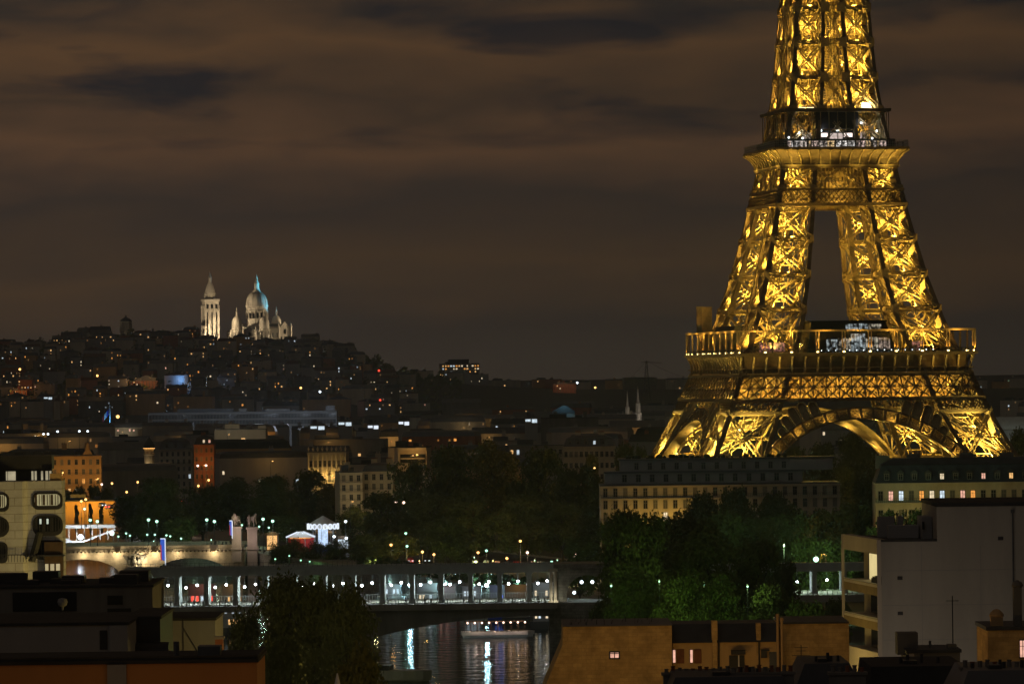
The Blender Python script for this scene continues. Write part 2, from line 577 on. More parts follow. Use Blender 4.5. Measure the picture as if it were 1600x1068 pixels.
# the quay road beyond, a raised strip with kerb and a dashed line
rd = MB()
for Y in range(1000, 1700, 10):
    c, hw = river_c(Y); c2, _ = river_c(Y + 10)
    rd.face([(c + hw + 18.1, Y, 0.012), (c + hw + 75, Y, 0.012), (c2 + hw + 75, Y + 10, 0.012), (c2 + hw + 18.1, Y + 10, 0.012)])
tag(rd.build('quay_road', M['asphalt']), kind='structure')
pv = MB()
for Y in range(1000, 1700, 10):
    c, hw = river_c(Y); c2, _ = river_c(Y + 10)
    for a, b2 in ((75, 79),):
        pv.hexa([(c + hw + a, Y, -.2), (c + hw + b2, Y, -.2), (c2 + hw + b2, Y + 10, -.2), (c2 + hw + a, Y + 10, -.2), (c + hw + a, Y, .14), (c + hw + b2, Y, .14), (c2 + hw + b2, Y + 10, .14), (c2 + hw + a, Y + 10, .14)])
tag(pv.build('pavement', M['concrete']), kind='structure')
mk = MB()
for Y in range(1000, 1700, 10):
    c, hw = river_c(Y); c2, _ = river_c(Y + 4)
    mk.face([(c + hw + 23.9, Y, .017), (c + hw + 24.1, Y, .017), (c2 + hw + 24.1, Y + 4, .017), (c2 + hw + 23.9, Y + 4, .017)])
tag(mk.build('road_markings', M['white']), kind='structure')

# ------------------------------------------------------------------ the tower
TH = R(9.7)
TY = 1285
tc_ = at(1293.5, 548, TY)
tower = thing('lattice_tower', 'huge golden floodlit iron lattice tower on four arched legs above the dark trees', 'tower', (tc_.x, TY, 0), TH)
tower.scale = (.972, .972, 1)
HT = [(0, 61), (15, 52.3), (29, 45.2), (40, 39.7), (51.4, 35.0), (57.6, 32.4), (65, 29.3), (80, 24.6), (94.3, 21.1), (100, 19.8), (110.9, 17.6), (116, 16.6),
      (126.7, 14.4), (137, 13.0), (147.5, 12.1), (158, 11.4), (170, 10.2), (190, 8.6)]
WT = [(0, 19), (15, 17), (29, 16), (51, 15.2), (65, 15), (94, 12.2), (111, 10.7), (127, 10.1), (158, 9.0), (190, 7.4)]
def hz(z): return interp(HT, z)
def wz(z): return interp(WT, z)
FN = [Vector((0, -1, 0)), Vector((1, 0, 0)), Vector((0, 1, 0)), Vector((-1, 0, 0))]
FT = [Vector((1, 0, 0)), Vector((0, 1, 0)), Vector((-1, 0, 0)), Vector((0, -1, 0))]
def FP(k, u, z, off=0.0):
    return FT[k] * u + FN[k] * (hz(z) + off) + Vector((0, 0, z))
YEL = (1.0, 0.595, 0.09)
YELW = (1.0, 0.72, 0.16)
LOW = [0, 13, 26.5, 41, 44.5, 51.3, 57.6, 70.3, 80.4, 90.6, 100.3, 105, 111.6, 116.6]
UP = [116.6, 128, 137.6, 147.8, 158, 168, 178]
NOX = {(41, 44.5), (44.5, 51.3), (100.3, 105)}
rnd = random.Random(5)
def corner(sx, sy, ix, iy, z):
    h, wd = hz(z), wz(z)
    return Vector((sx * (h - wd * ix), sy * (h - wd * iy), z))
def add_chord(mb, lb, sx, sy, ix, iy, z0, z1, s):
    """one corner post of a leg: plates on its two outer sides, lacing on the inner ones"""
    n = max(1, int((z1 - z0) / 6))
    for i in range(n):
        za, zb = z0 + (z1 - z0) * i / n, z0 + (z1 - z0) * (i + 1) / n
        p, q = corner(sx, sy, ix, iy, za), corner(sx, sy, ix, iy, zb)
        ox, oy = sx * (1 - 2 * ix), sy * (1 - 2 * iy)      # outward signs of this corner within its leg
        ex, ey = Vector((ox, 0, 0)), Vector((0, oy, 0))
        for a, b_ in ((ex, ey), (ey, ex)):
            # plate at the outer side a, running along b_
            pts = []
            for c in (p, q):
                pts += [c - b_ * s, c, c - a * .14, c - b_ * s - a * .14]
            mb.hexa(pts)
            # inner rail
        for c0, c1 in ((p, q),):
            mb.bar(c0 - ex * (s - .15) - ey * (s - .15), c1 - ex * (s - .15) - ey * (s - .15), .3)
        k = max(2, int((zb - za) / 1.3))
        for j in range(k):
            f0, f1 = j / k, (j + 1) / k
            a0, a1 = p.lerp(q, f0), p.lerp(q, f1)
            sg = j % 2
            lb.bar(a0 - ex * s - ey * (s * sg), a1 - ex * s - ey * (s * (1 - sg)), .2, .1, ex)
            lb.bar(a0 - ey * s - ex * (s * sg), a1 - ey * s - ex * (s * (1 - sg)), .2, .1, ey)
def leg_faces(sx, sy):
    """(corner a, corner b, normal) of the four faces of a leg"""
    return [((0, 0), (1, 0), Vector((0, sy, 0))), ((0, 0), (0, 1), Vector((sx, 0, 0))), ((1, 0), (1, 1), Vector((-sx, 0, 0))), ((0, 1), (1, 1), Vector((0, -sy, 0)))]
def build_leg(sx, sy, levels, upper):
    bm_, st, lf = MB(), MB(), MB()
    s = 1.25 if not upper else 1.05
    posts = []
    for ix in (0, 1):
        for iy in (0, 1):
            cm = MB()
            add_chord(cm, cm, sx, sy, ix, iy, levels[0], levels[-1], s)
            posts.append(cm)
    for z0, z1 in zip(levels, levels[1:]):
        big = z1 - z0
        tw = 1.05 if not upper else 0.8
        for (a, b_, n) in leg_faces(sx, sy):
            A0, B0, A1, B1 = (corner(sx, sy, *a, z0), corner(sx, sy, *b_, z0), corner(sx, sy, *a, z1), corner(sx, sy, *b_, z1))
            ins = n * 1.5
            outer = n.dot(Vector((sx, sy, 0))) > 0
            dp = 1.5 if outer else .8
            if (z0, z1) not in NOX:
                if outer:
                    bm_.truss(A0 - ins, B1 - ins, tw, n, .26, dp, .12)
                    bm_.truss(B0 - ins, A1 - ins, tw, n, .26, dp, .12)
                else:
                    bm_.bar(A0 - ins, B1 - ins, .62, .5, n)
                    bm_.bar(B0 - ins, A1 - ins, .62, .5, n)
                c = (A0 + B0 + A1 + B1) / 4
                if a != b_:
                    ax = (B0 - A0).normalized()
                    up = ((A1 + B1) - (A0 + B0)).normalized()
                    gs = 1.0 if not upper else .6
                    bm_.hexa([c + ax * (gs * i) + up * (gs * j) + n * (-.6 + d) for d in (0, .1) for i, j in ((-1, 0), (0, -1), (1, 0), (0, 1))])
                if big > 12:
                    am, bb = (A0 + A1) / 2, (B0 + B1) / 2
                    bm_.truss(am - ins, bb - ins, .8, n, .2, .4)
                # node plates
                for q in (A0, B0, A1, B1):
                    d = (c - q).normalized()
                    bm_.hexa([q + d * (k2) + Vector((0, 0, m2)) + n * (.06 + e) for e in (0, .1) for k2, m2 in ((-.2, -1.2), (2.0, -.5), (2.0, .5), (-.2, 1.2))])
            # horizontal girder
            if outer:
                bm_.truss(A1 - ins, B1 - ins, 1.2 if not upper else .95, n, .36, 1.0, .14, 1.2)
            else:
                bm_.bar(A1 - ins, B1 - ins, .9, .6, n)
        # diaphragm at the level
        cs = [corner(sx, sy, i, j, z1) for i, j in ((0, 0), (1, 0), (1, 1), (0, 1))]
        bm_.bar(cs[0], cs[2], .45, .6); bm_.bar(cs[1], cs[3], .45, .6)
        for i in range(4):
            bm_.bar((cs[i] + cs[(i + 1) % 4]) / 2, (cs[(i + 1) % 4] + cs[(i + 2) % 4]) / 2, .3, .4)
    # lift track: ladder-like inclined rails through the leg, and a zigzag stair
    def inside(fx, fy, z):
        return corner(sx, sy, fx, fy, z)
    z0, z1 = levels[0], levels[-1]
    step = 2.6
    n = int((z1 - z0) / step)
    for i in range(n):
        za, zb = z0 + i * step, z0 + (i + 1) * step
        for fx, fy in ((.40, .40), (.40, .68), (.68, .40), (.68, .68)):
            lf.bar(inside(fx, fy, za), inside(fx, fy, zb), .22)
        for (f0, f1) in (((.40, .40), (.68, .40)), ((.40, .68), (.68, .68)), ((.40, .40), (.40, .68)), ((.68, .40), (.68, .68))):
            lf.bar(inside(*f0, zb), inside(*f1, zb), .18)
        if i % 2 == 0:
            lf.bar(inside(.40, .40, za), inside(.68, .40, zb), .12)
            lf.bar(inside(.68, .68, za), inside(.40, .68, zb), .12)
    fl = 2.6
    for i in range(int((z1 - z0) / fl)):
        za, zb = z0 + i * fl, z0 + (i + 1) * fl
        f0, f1 = (.15, .42) if i % 2 else (.42, .15)
        for fy in (.80,):
            st.bar(inside(f0, fy, za), inside(f1, fy, zb), .12, .4)
            st.bar(inside(f0, fy, za) + Vector((0, 0, 1)), inside(f1, fy, zb) + Vector((0, 0, 1)), .08)
        P = inside(f1, .80, zb)
        st.box(P.x - .9, P.x + .9, P.y - .9, P.y + .9, P.z - .06, P.z + .04)
    leg = bm_.build('leg' if not upper else 'upper_leg', M['iron'], tower)
    for cm in posts:
        cm.build('corner_post', M['iron_shaded'], leg)
    lf.build('lift_track', M['iron'], leg)
    st.build('staircase', M['iron'], leg)
    if not upper:
        for ix in (0, 1):
            for iy in (0, 1):
                ft = MB()
                c = corner(sx, sy, ix, iy, 0)
                ft.hexa([(c.x + i * 4, c.y + j * 4, -1) for i, j in ((-1, -1), (1, -1), (1, 1), (-1, 1))] + [(c.x + i * 2.4, c.y + j * 2.4, 2.2) for i, j in ((-1, -1), (1, -1), (1, 1), (-1, 1))])
                ft.build('masonry_footing', M['stone_grey'], leg)
    return leg
LZ_LOW = [(15, 8000), (27.5, 7500), (36, 4500), (59, 4200), (71, 4500), (81, 4200), (91, 3800), (105.6, 2200)]
LZ_UP = [(118, 900), (128.4, 3000), (138, 3000), (148, 3000), (158, 3000)]
pj = MB()
for sx in (-1, 1):
    for sy in (-1, 1):
        build_leg(sx, sy, LOW, False)
        build_leg(sx, sy, UP, True)
        for z, p in LZ_LOW + LZ_UP:
            c = corner(sx, sy, .36, .36, z)
            up_ = corner(sx, sy, .42, .42, z + 12)
            light(tower, corner(sx, sy, .5, .5, z + 5), p * 1.1, YEL, .3, name='tower_light')  # added fill light in mid-leg, evens the brightness; no projector here
            light(tower, c, p * 2.6, YELW if z < 40 else YEL, 0.25, 'SPOT', up_, 125, name='tower_light')
            spots = [c]
            # projectors on the girders just inside the outer faces, pointing up along them
            for kk, (fx, fy) in enumerate(((.5, 0), (0, .5))):
                inn = Vector((0, sy * .35, 0)) if kk == 0 else Vector((sx * .35, 0, 0))
                q = corner(sx, sy, fx, fy, z) - inn
                if (kk == 0 and sy < 0) or (kk == 1 and sx < 0):
                    light(tower, q, p * 1.8, YELW if z < 40 else YEL, 0.2, 'SPOT', corner(sx, sy, fx, fy, z + 10) - inn * 4, 120, name='tower_light')
                spots.append(q - inn)
            for c in spots:
                # the projector's housing under the light: a box on a bracket
                pj.box(c.x - .35, c.x + .35, c.y - .35, c.y + .35, c.z - 1.0, c.z - .6)
                pj.bar((c.x, c.y, c.z - 1.0), (c.x, c.y, c.z - 1.8), .15)
tag(pj.build('projector', M['dark_metal'], tower), kind='stuff')

# belts of lattice under the platforms
def lattice(mb, k, z0, z1, u0f, u1f, cell, bar, xs_rows, verts=False, off=0.15):
    """crossed bars between heights z0, z1 on face k"""
    dz = (z1 - z0) / xs_rows
    for r in range(xs_rows):
        za, zb = z0 + r * dz, z0 + (r + 1) * dz
        n = max(1, int(round((u1f(za) - u0f(za)) / cell)))
        for i in range(n):
            ua0, ua1 = [u0f(za) + (u1f(za) - u0f(za)) * (i + d) / n for d in (0, 1)]
            ub0, ub1 = [u0f(zb) + (u1f(zb) - u0f(zb)) * (i + d) / n for d in (0, 1)]
            mb.bar(FP(k, ua0, za, off), FP(k, ub1, zb, off), bar, .35, FN[k])
            mb.bar(FP(k, ua1, za, off - .12), FP(k, ub0, zb, off - .12), bar, .35, FN[k])
            if verts:
                mb.bar(FP(k, ua0, za, off), FP(k, ub0, zb, off), bar, .35, FN[k])
def hbar(mb, k, z, wd, d, u=None, off=0.2):
    u = hz(z) + off if u is None else u
    mb.bar(FP(k, -u, z, off), FP(k, u, z, off), wd, d, FN[k])
arch_R, arch_zc = 38.0, 0.9
for k in range(4):
    bl = MB()
    # lower belts
    lattice(bl, k, 44.7, 51.3, lambda z: -hz(z), lambda z: hz(z), 3.9, .34, 2, True)
    for z, wd in ((44.6, 1.0), (48, .25), (51.5, .7)):
        hbar(bl, k, z, wd, .6)
    for sgn in (-1, 1):
        lattice(bl, k, 41.2, 44.2, lambda z: (-hz(z) if sgn < 0 else hz(z) - wz(z)), lambda z: (-hz(z) + wz(z) if sgn < 0 else hz(z)), 1.75, .26, 2)
        bl.bar(FP(k, sgn * hz(41), 41.0, .2), FP(k, sgn * (hz(41) - wz(41)), 41.0, .2), .7, .6, FN[k])
    o = bl.build('lattice_belt', M['iron_shaded'], tower)
    # what stands behind the belt: the floor girders, lit from inside
    ig = MB()
    for z in (45.3, 47.2, 49.1, 51.0):
        ig.bar(FP(k, -hz(z) + 9, z, -7.5), FP(k, hz(z) - 9, z, -7.5), 1.25, .3, FN[k])
    for i in range(-15, 16):
        u = i * 1.95
        if abs(u) < hz(51) - 6:
            ig.bar(FP(k, u, 44.8, -7.2), FP(k, u, 51.5, -7.2), .5, .5, FN[k])
            ig.bar(FP(k, u, 51.2, -7.2), FP(k, u, 51.4, -.2), .35, .8)
            ig.bar(FP(k, u, 45.2, -7.2), FP(k, u + 1.9, 51.2, -.6), .16)
            ig.bar(FP(k, u + 1.9, 45.2, -7.2), FP(k, u, 51.2, -.6), .16)
    ig.build('floor_girder', M['iron'], o)
    for u in (-27, -16, -5.5, 5.5, 16, 27) if k in (0, 3) else ():
        light(tower, FP(k, u, 46.2, -1.6), 3600, (1.0, 0.52, 0.07), .25, 'SPOT', FP(k, u, 48.6, -7.5), 150, 'tower_light')
    # upper belt
    bu = MB()
    lattice(bu, k, 101, 104.6, lambda z: -hz(z), lambda z: hz(z), 1.55, .2, 2)
    for z, wd in ((100.6, .8), (104.9, .6), (111.4, .5)):
        hbar(bu, k, z, wd, .6)
    o = bu.build('upper_lattice_belt', M['iron_shaded'], tower)
    mid = MB()
    # the X between the legs under the second platform and the bottom beam seen through the gap
    for ua, ub in ((-(hz(108) - wz(108)), 0), (0, hz(108) - wz(108))):
        mid.truss(FP(k, ua, 105.2, -.3), FP(k, ub, 111.2, -.3), .7, FN[k], .2, .4)
        mid.truss(FP(k, ub, 105.2, -.3), FP(k, ua, 111.2, -.3), .7, FN[k], .2, .4)
    for z in (101.2, 103.4, 106.5, 109.5):
        mid.bar(FP(k, -hz(z) + 6, z, -5), FP(k, hz(z) - 6, z, -5), 1.5, .25, FN[k])
    for i in range(-8, 9):
        mid.bar(FP(k, i * 1.1, 100.8, -4.6), FP(k, i * 1.1, 111.4, -4.6), .25, .3, FN[k])
    mid.build('floor_girder', M['iron'], o)
    for u in (-12.5, 0, 12.5) if k in (0, 3) else ():
        light(tower, FP(k, u, 101.6, -1.2), 1300, (1.0, 0.58, 0.09), .2, 'SPOT', FP(k, u, 104, -5), 150, 'tower_light')
        light(tower, FP(k, u, 106, -1.2), 1000, (1.0, 0.58, 0.09), .2, 'SPOT', FP(k, u, 110, -5), 140, 'tower_light')
    # ---- decorative arch
    ar = MB()
    n = 48
    def AP(r, an, off=0.0):
        z = arch_zc + r * math.cos(an)
        return FP(k, r * math.sin(an), z, off)
    amax = math.asin(min(1, 37.2 / arch_R))
    for i in range(n):
        a0, a1 = -amax + 2 * amax * i / n, -amax + 2 * amax * (i + 1) / n
        for r, th, d in ((arch_R, .32, 3.6), (arch_R + 3.0, .55, .9), (arch_R + .75, .14, .4)):
            pts = []
            for rr in (r, r + th):
                pts += [AP(rr, a0, .3), AP(rr, a1, .3), AP(rr, a1, .3 - d), AP(rr, a0, .3 - d)]
            ar.hexa(pts)
        # back rib of the soffit
        ar.hexa([AP(rr, aa, dd) for rr in (arch_R + .33, arch_R + 1.3) for aa, dd in ((a0, -3.1), (a1, -3.1), (a1, -3.35), (a0, -3.35))])
    m_ = 30
    for i in range(m_ + 1):
        an = -amax + 2 * amax * i / m_
        ar.bar(AP(arch_R + .3, an, .15), AP(arch_R + 3.0, an, .15), .62, .5, FN[k])
        if i < m_:
            an2 = -amax + 2 * amax * (i + 1) / m_
            am = (an + an2) / 2
            # ornament of each panel: a ring with short bars
            prev = None
            for j in range(13):
                t_ = 2 * math.pi * j / 12
                q = AP(arch_R + 1.75 + .75 * math.sin(t_), am + .024 * math.cos(t_), .05)
                if prev is not None:
                    ar.bar(prev, q, .16, .25, FN[k])
                prev = q
            for s1, s2 in ((an, arch_R + .8), (an2, arch_R + .8), (an, arch_R + 2.8), (an2, arch_R + 2.8)):
                ar.bar(AP(s2, s1, .05), AP(arch_R + 1.75, am, .05), .14, .25, FN[k])
    arch = ar.build('arch', M['iron_shaded'], tower)
    aw_ = MB()
    for i in range(n):
        a0, a1 = -amax + 2 * amax * i / n, -amax + 2 * amax * (i + 1) / n
        aw_.hexa([AP(rr, aa, dd) for rr in (arch_R + .4, arch_R + 3.2) for aa, dd in ((a0, -2.5), (a1, -2.5), (a1, -2.65), (a0, -2.65))])
    aw_.build('arch_web', M['iron'], arch)
    for i in range(11) if k in (0, 3) else ():
        light(tower, AP(arch_R + 1.2, -amax * .92 + 2 * amax * .92 * i / 10, -.9), 330, (1.0, .6, .1), .15, 'SPOT', AP(arch_R + 2.2, -amax * .92 + 2 * amax * .92 * i / 10, -2.6), 150, 'tower_light')
    # rounded niches between the arch ring and the belt
    for sgn in (-1, 1) if k != 2 else ():
        for j in range(2, 10):
            ni = MB()
            an = sgn * (0.185 + 0.071 * j)
            r0 = arch_R + 3.3
            # room up to the belt or to the leg's edge
            room = min((44.0 - arch_zc) / math.cos(an) - r0, 99)
            for rr in range(0, 60):
                r_ = r0 + rr * .1
                z = arch_zc + r_ * math.cos(an)
                if abs(r_ * math.sin(an)) > hz(z) - wz(z) - .9:
                    room = min(room, r_ - r0); break
            if room < .9:
                continue
            room = min(room, 5.2)
            hw = 1.2 / r0
            pts = [AP(r0, an - hw, .1)]
            rad = min(1.2, room)
            for q in range(9):
                t_ = math.pi * q / 8
                pts.append(AP(r0 + room - rad + rad * math.sin(t_), an - hw * math.cos(t_), .1))
            pts.append(AP(r0, an + hw, .1))
            for p, q in zip(pts, pts[1:]):
                ni.bar(p, q, .32, .9, FN[k])
            ni.face([p - FN[k] * .5 for p in pts])
            ni.build('spandrel_niche', M['iron'], arch)
    for an in (-.72, -.42, -.14, .14, .42, .72):
        if k in (0, 2, 3):
            light(tower, AP(arch_R - 1.6, an, -5.0), 2200, (1.0, 0.66, 0.12), .2, 'SPOT', AP(arch_R + 2, an, 0), 140, 'tower_light')
        if abs(an) > .2 and k in (0, 3):
            light(tower, AP(arch_R + 3.6, an, -2.6), 1800, (1.0, 0.6, 0.10), .2, 'SPOT', AP(arch_R + 5.5, an, 1), 150, 'tower_light')

# ---- first platform
P1 = 35.9
def ring(mb, half0, half1, z0, z1):
    """square ring (frame) between two half widths"""
    a, b_ = half1, half0
    mb.box(-b_, b_, -b_, -a, z0, z1); mb.box(-b_, b_, a, b_, z0, z1)
    mb.box(-b_, -a, -a, a, z0, z1); mb.box(a, b_, -a, a, z0, z1)
pf = MB()
ring(pf, P1, 12.5, 57.0, 57.6)
ring(pf, P1 + .5, P1 - .6, 57.25, 57.9)
plat = pf.build('platform', M['iron_shaded'], tower)
cb_ = MB()
wl = MB()
for k in range(4):
    wl.hexa([FT[k] * u + FN[k] * d + Vector((0, 0, z)) for z in (51.9, 57.0) for u, d in ((-33.4, 33.9), (33.4, 33.9), (33.4, 33.3), (-33.4, 33.3))])
    for i in range(-9, 10):
        u = i * 3.85
        cb_ = MB()
        prev = None
        for j in range(7):
            f = j / 6
            q = FT[k] * u + FN[k] * (34.2 + 1.5 * f ** 2.2) + Vector((0, 0, 52.1 + 4.9 * f))
            if prev is not None:
                cb_.bar(prev, q, .5, .55, FN[k])
            prev = q
        cb_.bar(FT[k] * u + FN[k] * 34.2 + Vector((0, 0, 53.4)), FT[k] * u + FN[k] * 35.6 + Vector((0, 0, 53.4)), .3)
        cb_.build('console_bracket', M['iron'], plat)
    cb_ = MB()
    hb = [FT[k] * u + FN[k] * 34.3 + Vector((0, 0, 52.0)) for u in (-34.3, 34.3)]
    cb_.bar(hb[0], hb[1], .5, .6, FN[k])
    hb = [FT[k] * u + FN[k] * 34.3 + Vector((0, 0, 53.6)) for u in (-34.3, 34.3)]
    cb_.bar(hb[0], hb[1], .25, .3, FN[k])
    cb_.build('cornice', M['iron'], plat)
    for u in (-31, -23, -13, 0, 13, 23, 31) if k in (0, 3) else ():
        light(tower, FT[k] * u + FN[k] * 37.2 + Vector((0, 0, 53.6)), 150 if abs(u) > 15 else 22, (1.0, .55, .08), .2, 'SPOT', FT[k] * u + FN[k] * 35.2 + Vector((0, 0, 57)), 140, 'tower_light')
wl.build('frieze_wall', M['iron_shaded'], plat)
gl = MB(); po = MB(); ra = MB(); fx_ = MB()
for k in range(4):
    for i in range(10):
        u = -35.4 + 70.8 * i / 9
        po, fx_ = MB(), MB()
        for du in (-.42, .42):
            base = FT[k] * (u + du) + FN[k] * 35.6
            po.bar(base + Vector((0, 0, 57.9)), base + Vector((0, 0, 63.9)), .32)
        c = FT[k] * u + FN[k] * 35.6
        po.bar(c + FT[k] * -.42 + Vector((0, 0, 58.6)), c + FT[k] * .42 + Vector((0, 0, 58.6)), .3)
        fx_.box(*sorted((c.x - .3, c.x + .3)), c.y - .3, c.y + .3, 58.0, 58.35)
        fx_.build('uplight', G['flood'], po.build('gallery_post', M['iron'], plat))
        if k in (0, 3):
            light(tower, FT[k] * u + FN[k] * 36.5 + Vector((0, 0, 58.3)), 800, (1.0, .46, .07), .12, 'SPOT', FT[k] * u + FN[k] * 35.5 + Vector((0, 0, 62)), 70, 'tower_light')
    gl.bar(FT[k] * -35.9 + FN[k] * 35.6 + Vector((0, 0, 64.15)), FT[k] * 35.9 + FN[k] * 35.6 + Vector((0, 0, 64.15)), .55, .7, FN[k])
    gl.bar(FT[k] * -35.9 + FN[k] * 34.4 + Vector((0, 0, 64.3)), FT[k] * 35.9 + FN[k] * 34.4 + Vector((0, 0, 64.3)), .12, 2.4, Vector((0, 0, 1)).cross(FT[k]))
    for z in (58.3, 58.65, 59.0):
        ra.bar(FT[k] * -35.7 + FN[k] * 35.9 + Vector((0, 0, z)), FT[k] * 35.7 + FN[k] * 35.9 + Vector((0, 0, z)), .1)
    for i in range(72):
        q = FT[k] * (-35.7 + i * 71.4 / 71) + FN[k] * 35.9
        ra.bar(q + Vector((0, 0, 57.9)), q + Vector((0, 0, 59.0)), .08)
    for u in (-30, -20, -10, 0, 10, 20, 30) if k in (0, 3) else ():
        light(tower, FT[k] * u + FN[k] * 37.0 + Vector((0, 0, 62.6)), 900, (1.0, .52, .08), .15, 'SPOT', FT[k] * u + FN[k] * 35.6 + Vector((0, 0, 64.2)), 150, 'tower_light')
gl.build('gallery_beam', M['iron'], plat)
ra.build('railing', M['dark_metal'], plat)
# white lamps along the deck edge
for i in range(-5, 12):
    dl = MB()
    dl.ball((i * 2.1, -35.2, 58.5), .16, 6, 4)
    dl.build('deck_lamp', G['lamp_white'], plat)
# pavilion on the front edge, sloping dark glass with a lit room
pav = MB()
def tp(u, d, z): return (u, -d, z)
pav.hexa([tp(-14.5, 33.5, 57.7), tp(12.5, 33.5, 57.7), tp(12.5, 22, 57.7), tp(-14.5, 22, 57.7), tp(-12.8, 32.2, 66.6), tp(9.6, 32.2, 66.6), tp(9.6, 23, 66.6), tp(-12.8, 23, 66.6)])
pav.box(-13.4, 10.0, -32.6, -22.5, 66.62, 67.0)
pavo = pav.build('pavilion', M['glassdark'], tower)
for (u0, u1, z0, z1, g_) in ((-8.5, -5.2, 58.6, 61.6, 'cool'), (-5.0, -1.3, 58.6, 62.0, 'pale'), (-1.1, 3.2, 58.2, 63.2, 'cool'), (3.4, 7.0, 58.6, 62.2, 'pale'), (7.2, 10.6, 58.6, 62.0, 'pink'),
                             (-2.5, 1.2, 64.4, 66.0, 'cool'), (1.4, 4.2, 64.4, 66.1, 'cool'), (4.4, 8.2, 64.4, 65.9, 'pale')):
    w_ = MB()
    f = lambda z: 33.56 - 1.3 * (z - 57.7) / 8.9
    w_.hexa([tp(u0, f(z0) + .02, z0), tp(u1, f(z0) + .02, z0), tp(u1, f(z0) - .1, z0), tp(u0, f(z0) - .1, z0), tp(u0, f(z1) + .02, z1), tp(u1, f(z1) + .02, z1), tp(u1, f(z1) - .1, z1), tp(u0, f(z1) - .1, z1)])
    wo_ = w_.build('lit_window', glow('pavilion_' + g_, {'cool': (.8, .95, 1), 'pale': (1, .9, .7), 'pink': (1, .75, .6)}[g_], .42, .95, .9, True), pavo)
    mu = MB()
    for j in range(1, 5):
        u = u0 + (u1 - u0) * j / 5
        mu.bar(tp(u, f(z0) + .06, z0), tp(u, f(z1) + .06, z1), .1)
    mu.bar(tp(u0, f((z0 + z1) / 2) + .06, (z0 + z1) / 2), tp(u1, f((z0 + z1) / 2) + .06, (z0 + z1) / 2), .1)
    mu.build('glazing_bar', M['dark_metal'], wo_)
for (u0, u1, c) in ((-28, -24.5, 'pink'), (-23.8, -20.6, 'pink'), (18, 21, 'amber')):
    w_ = MB()
    w_.box(u0, u1, -30.8, -30.4, 58.0, 60.9)
    w_.build('shop_window', glow('shop_' + c + str(u0), (1, .40, .30), .45, .95, 1.3, True), tower)
# inner rooms of the first floor, dark boxes behind the gallery
rm = MB()
for k in (1, 2, 3):
    pts = []
    for z, d in ((57.7, 33), (66, 31.5)):
        pts += [FT[k] * u + FN[k] * dd + Vector((0, 0, z)) for u, dd in ((-13, d), (13, d), (13, 23), (-13, 23))]
    rm.hexa(pts)
rm.build('gallery_room', M['cladding'], tower)
scn = MB()
for i in range(6):
    scn.bar((-34.6, 18 + i * 1.5, 57.8), (-34.6, 18 + i * 1.5, 72.2), .25)
for z in (60, 63, 66, 69, 72):
    scn.bar((-34.6, 18, z), (-34.6, 25.5, z), .2)
scn.box(-34.5, -34.4, 18, 25.5, 58, 72)
scn.box(-34.5, -31.5, 18, 18.1, 58, 72)
scn.build('hoarding', M['iron'], tower)

# ---- second platform
P2 = 20.3
p2 = MB()
ring(p2, P2, 3.5, 116.3, 116.8)
ring(p2, P2 + .35, P2 - .5, 116.45, 117.05)
plat2 = p2.build('second_platform', M['iron_shaded'], tower)
fl_ = MB(); con = MB()
for k in range(4):
    n = 8
    prof = [(17.5 + 2.9 * (j / n) ** 2.4, 111.7 + 4.6 * (j / n)) for j in range(n + 1)]
    for (d0, z0), (d1, z1) in zip(prof, prof[1:]):
        fl_.face([FT[k] * -d0 + FN[k] * d0 + Vector((0, 0, z0)), FT[k] * d0 + FN[k] * d0 + Vector((0, 0, z0)), FT[k] * d1 + FN[k] * d1 + Vector((0, 0, z1)), FT[k] * -d1 + FN[k] * d1 + Vector((0, 0, z1))])
    for i in range(-6, 7):
        con = MB()
        for (d0, z0), (d1, z1) in zip(prof, prof[1:]):
            con.bar(FT[k] * (d0 * i / 6) + FN[k] * (d0 + .22) + Vector((0, 0, z0)), FT[k] * (d1 * i / 6) + FN[k] * (d1 + .22) + Vector((0, 0, z1)), .3, .5, FN[k])
        con.build('console_bracket', M['iron'], plat2)
    con = MB()
    con.bar(FT[k] * -17.9 + FN[k] * 17.9 + Vector((0, 0, 111.9)), FT[k] * 17.9 + FN[k] * 17.9 + Vector((0, 0, 111.9)), .4, .5, FN[k])
    con.build('cornice', M['iron'], plat2)
    for u in (-14, -5, 5, 14) if k in (0, 3) else ():
        light(tower, FT[k] * u + FN[k] * 20.6 + Vector((0, 0, 110.6)), 800 if abs(u) > 6 else 380, (1.0, .64, .1), .2, 'SPOT', FT[k] * u + FN[k] * 18.4 + Vector((0, 0, 114.4)), 120, 'tower_light')
fl_.build('flared_soffit', M['iron_shaded'], plat2)
ra2 = MB(); sc_ = MB()
for k in range(4):
    for z in (117.6, 118.3, 118.95):
        ra2.bar(FT[k] * -20.3 + FN[k] * 20.3 + Vector((0, 0, z)), FT[k] * 20.3 + FN[k] * 20.3 + Vector((0, 0, z)), .1)
    for i in range(68):
        q = FT[k] * (-20.3 + i * 40.6 / 67) + FN[k] * 20.3
        ra2.bar(q + Vector((0, 0, 117)), q + Vector((0, 0, 119.0)), .07)
ra2.build('railing', M['steel'], plat2)
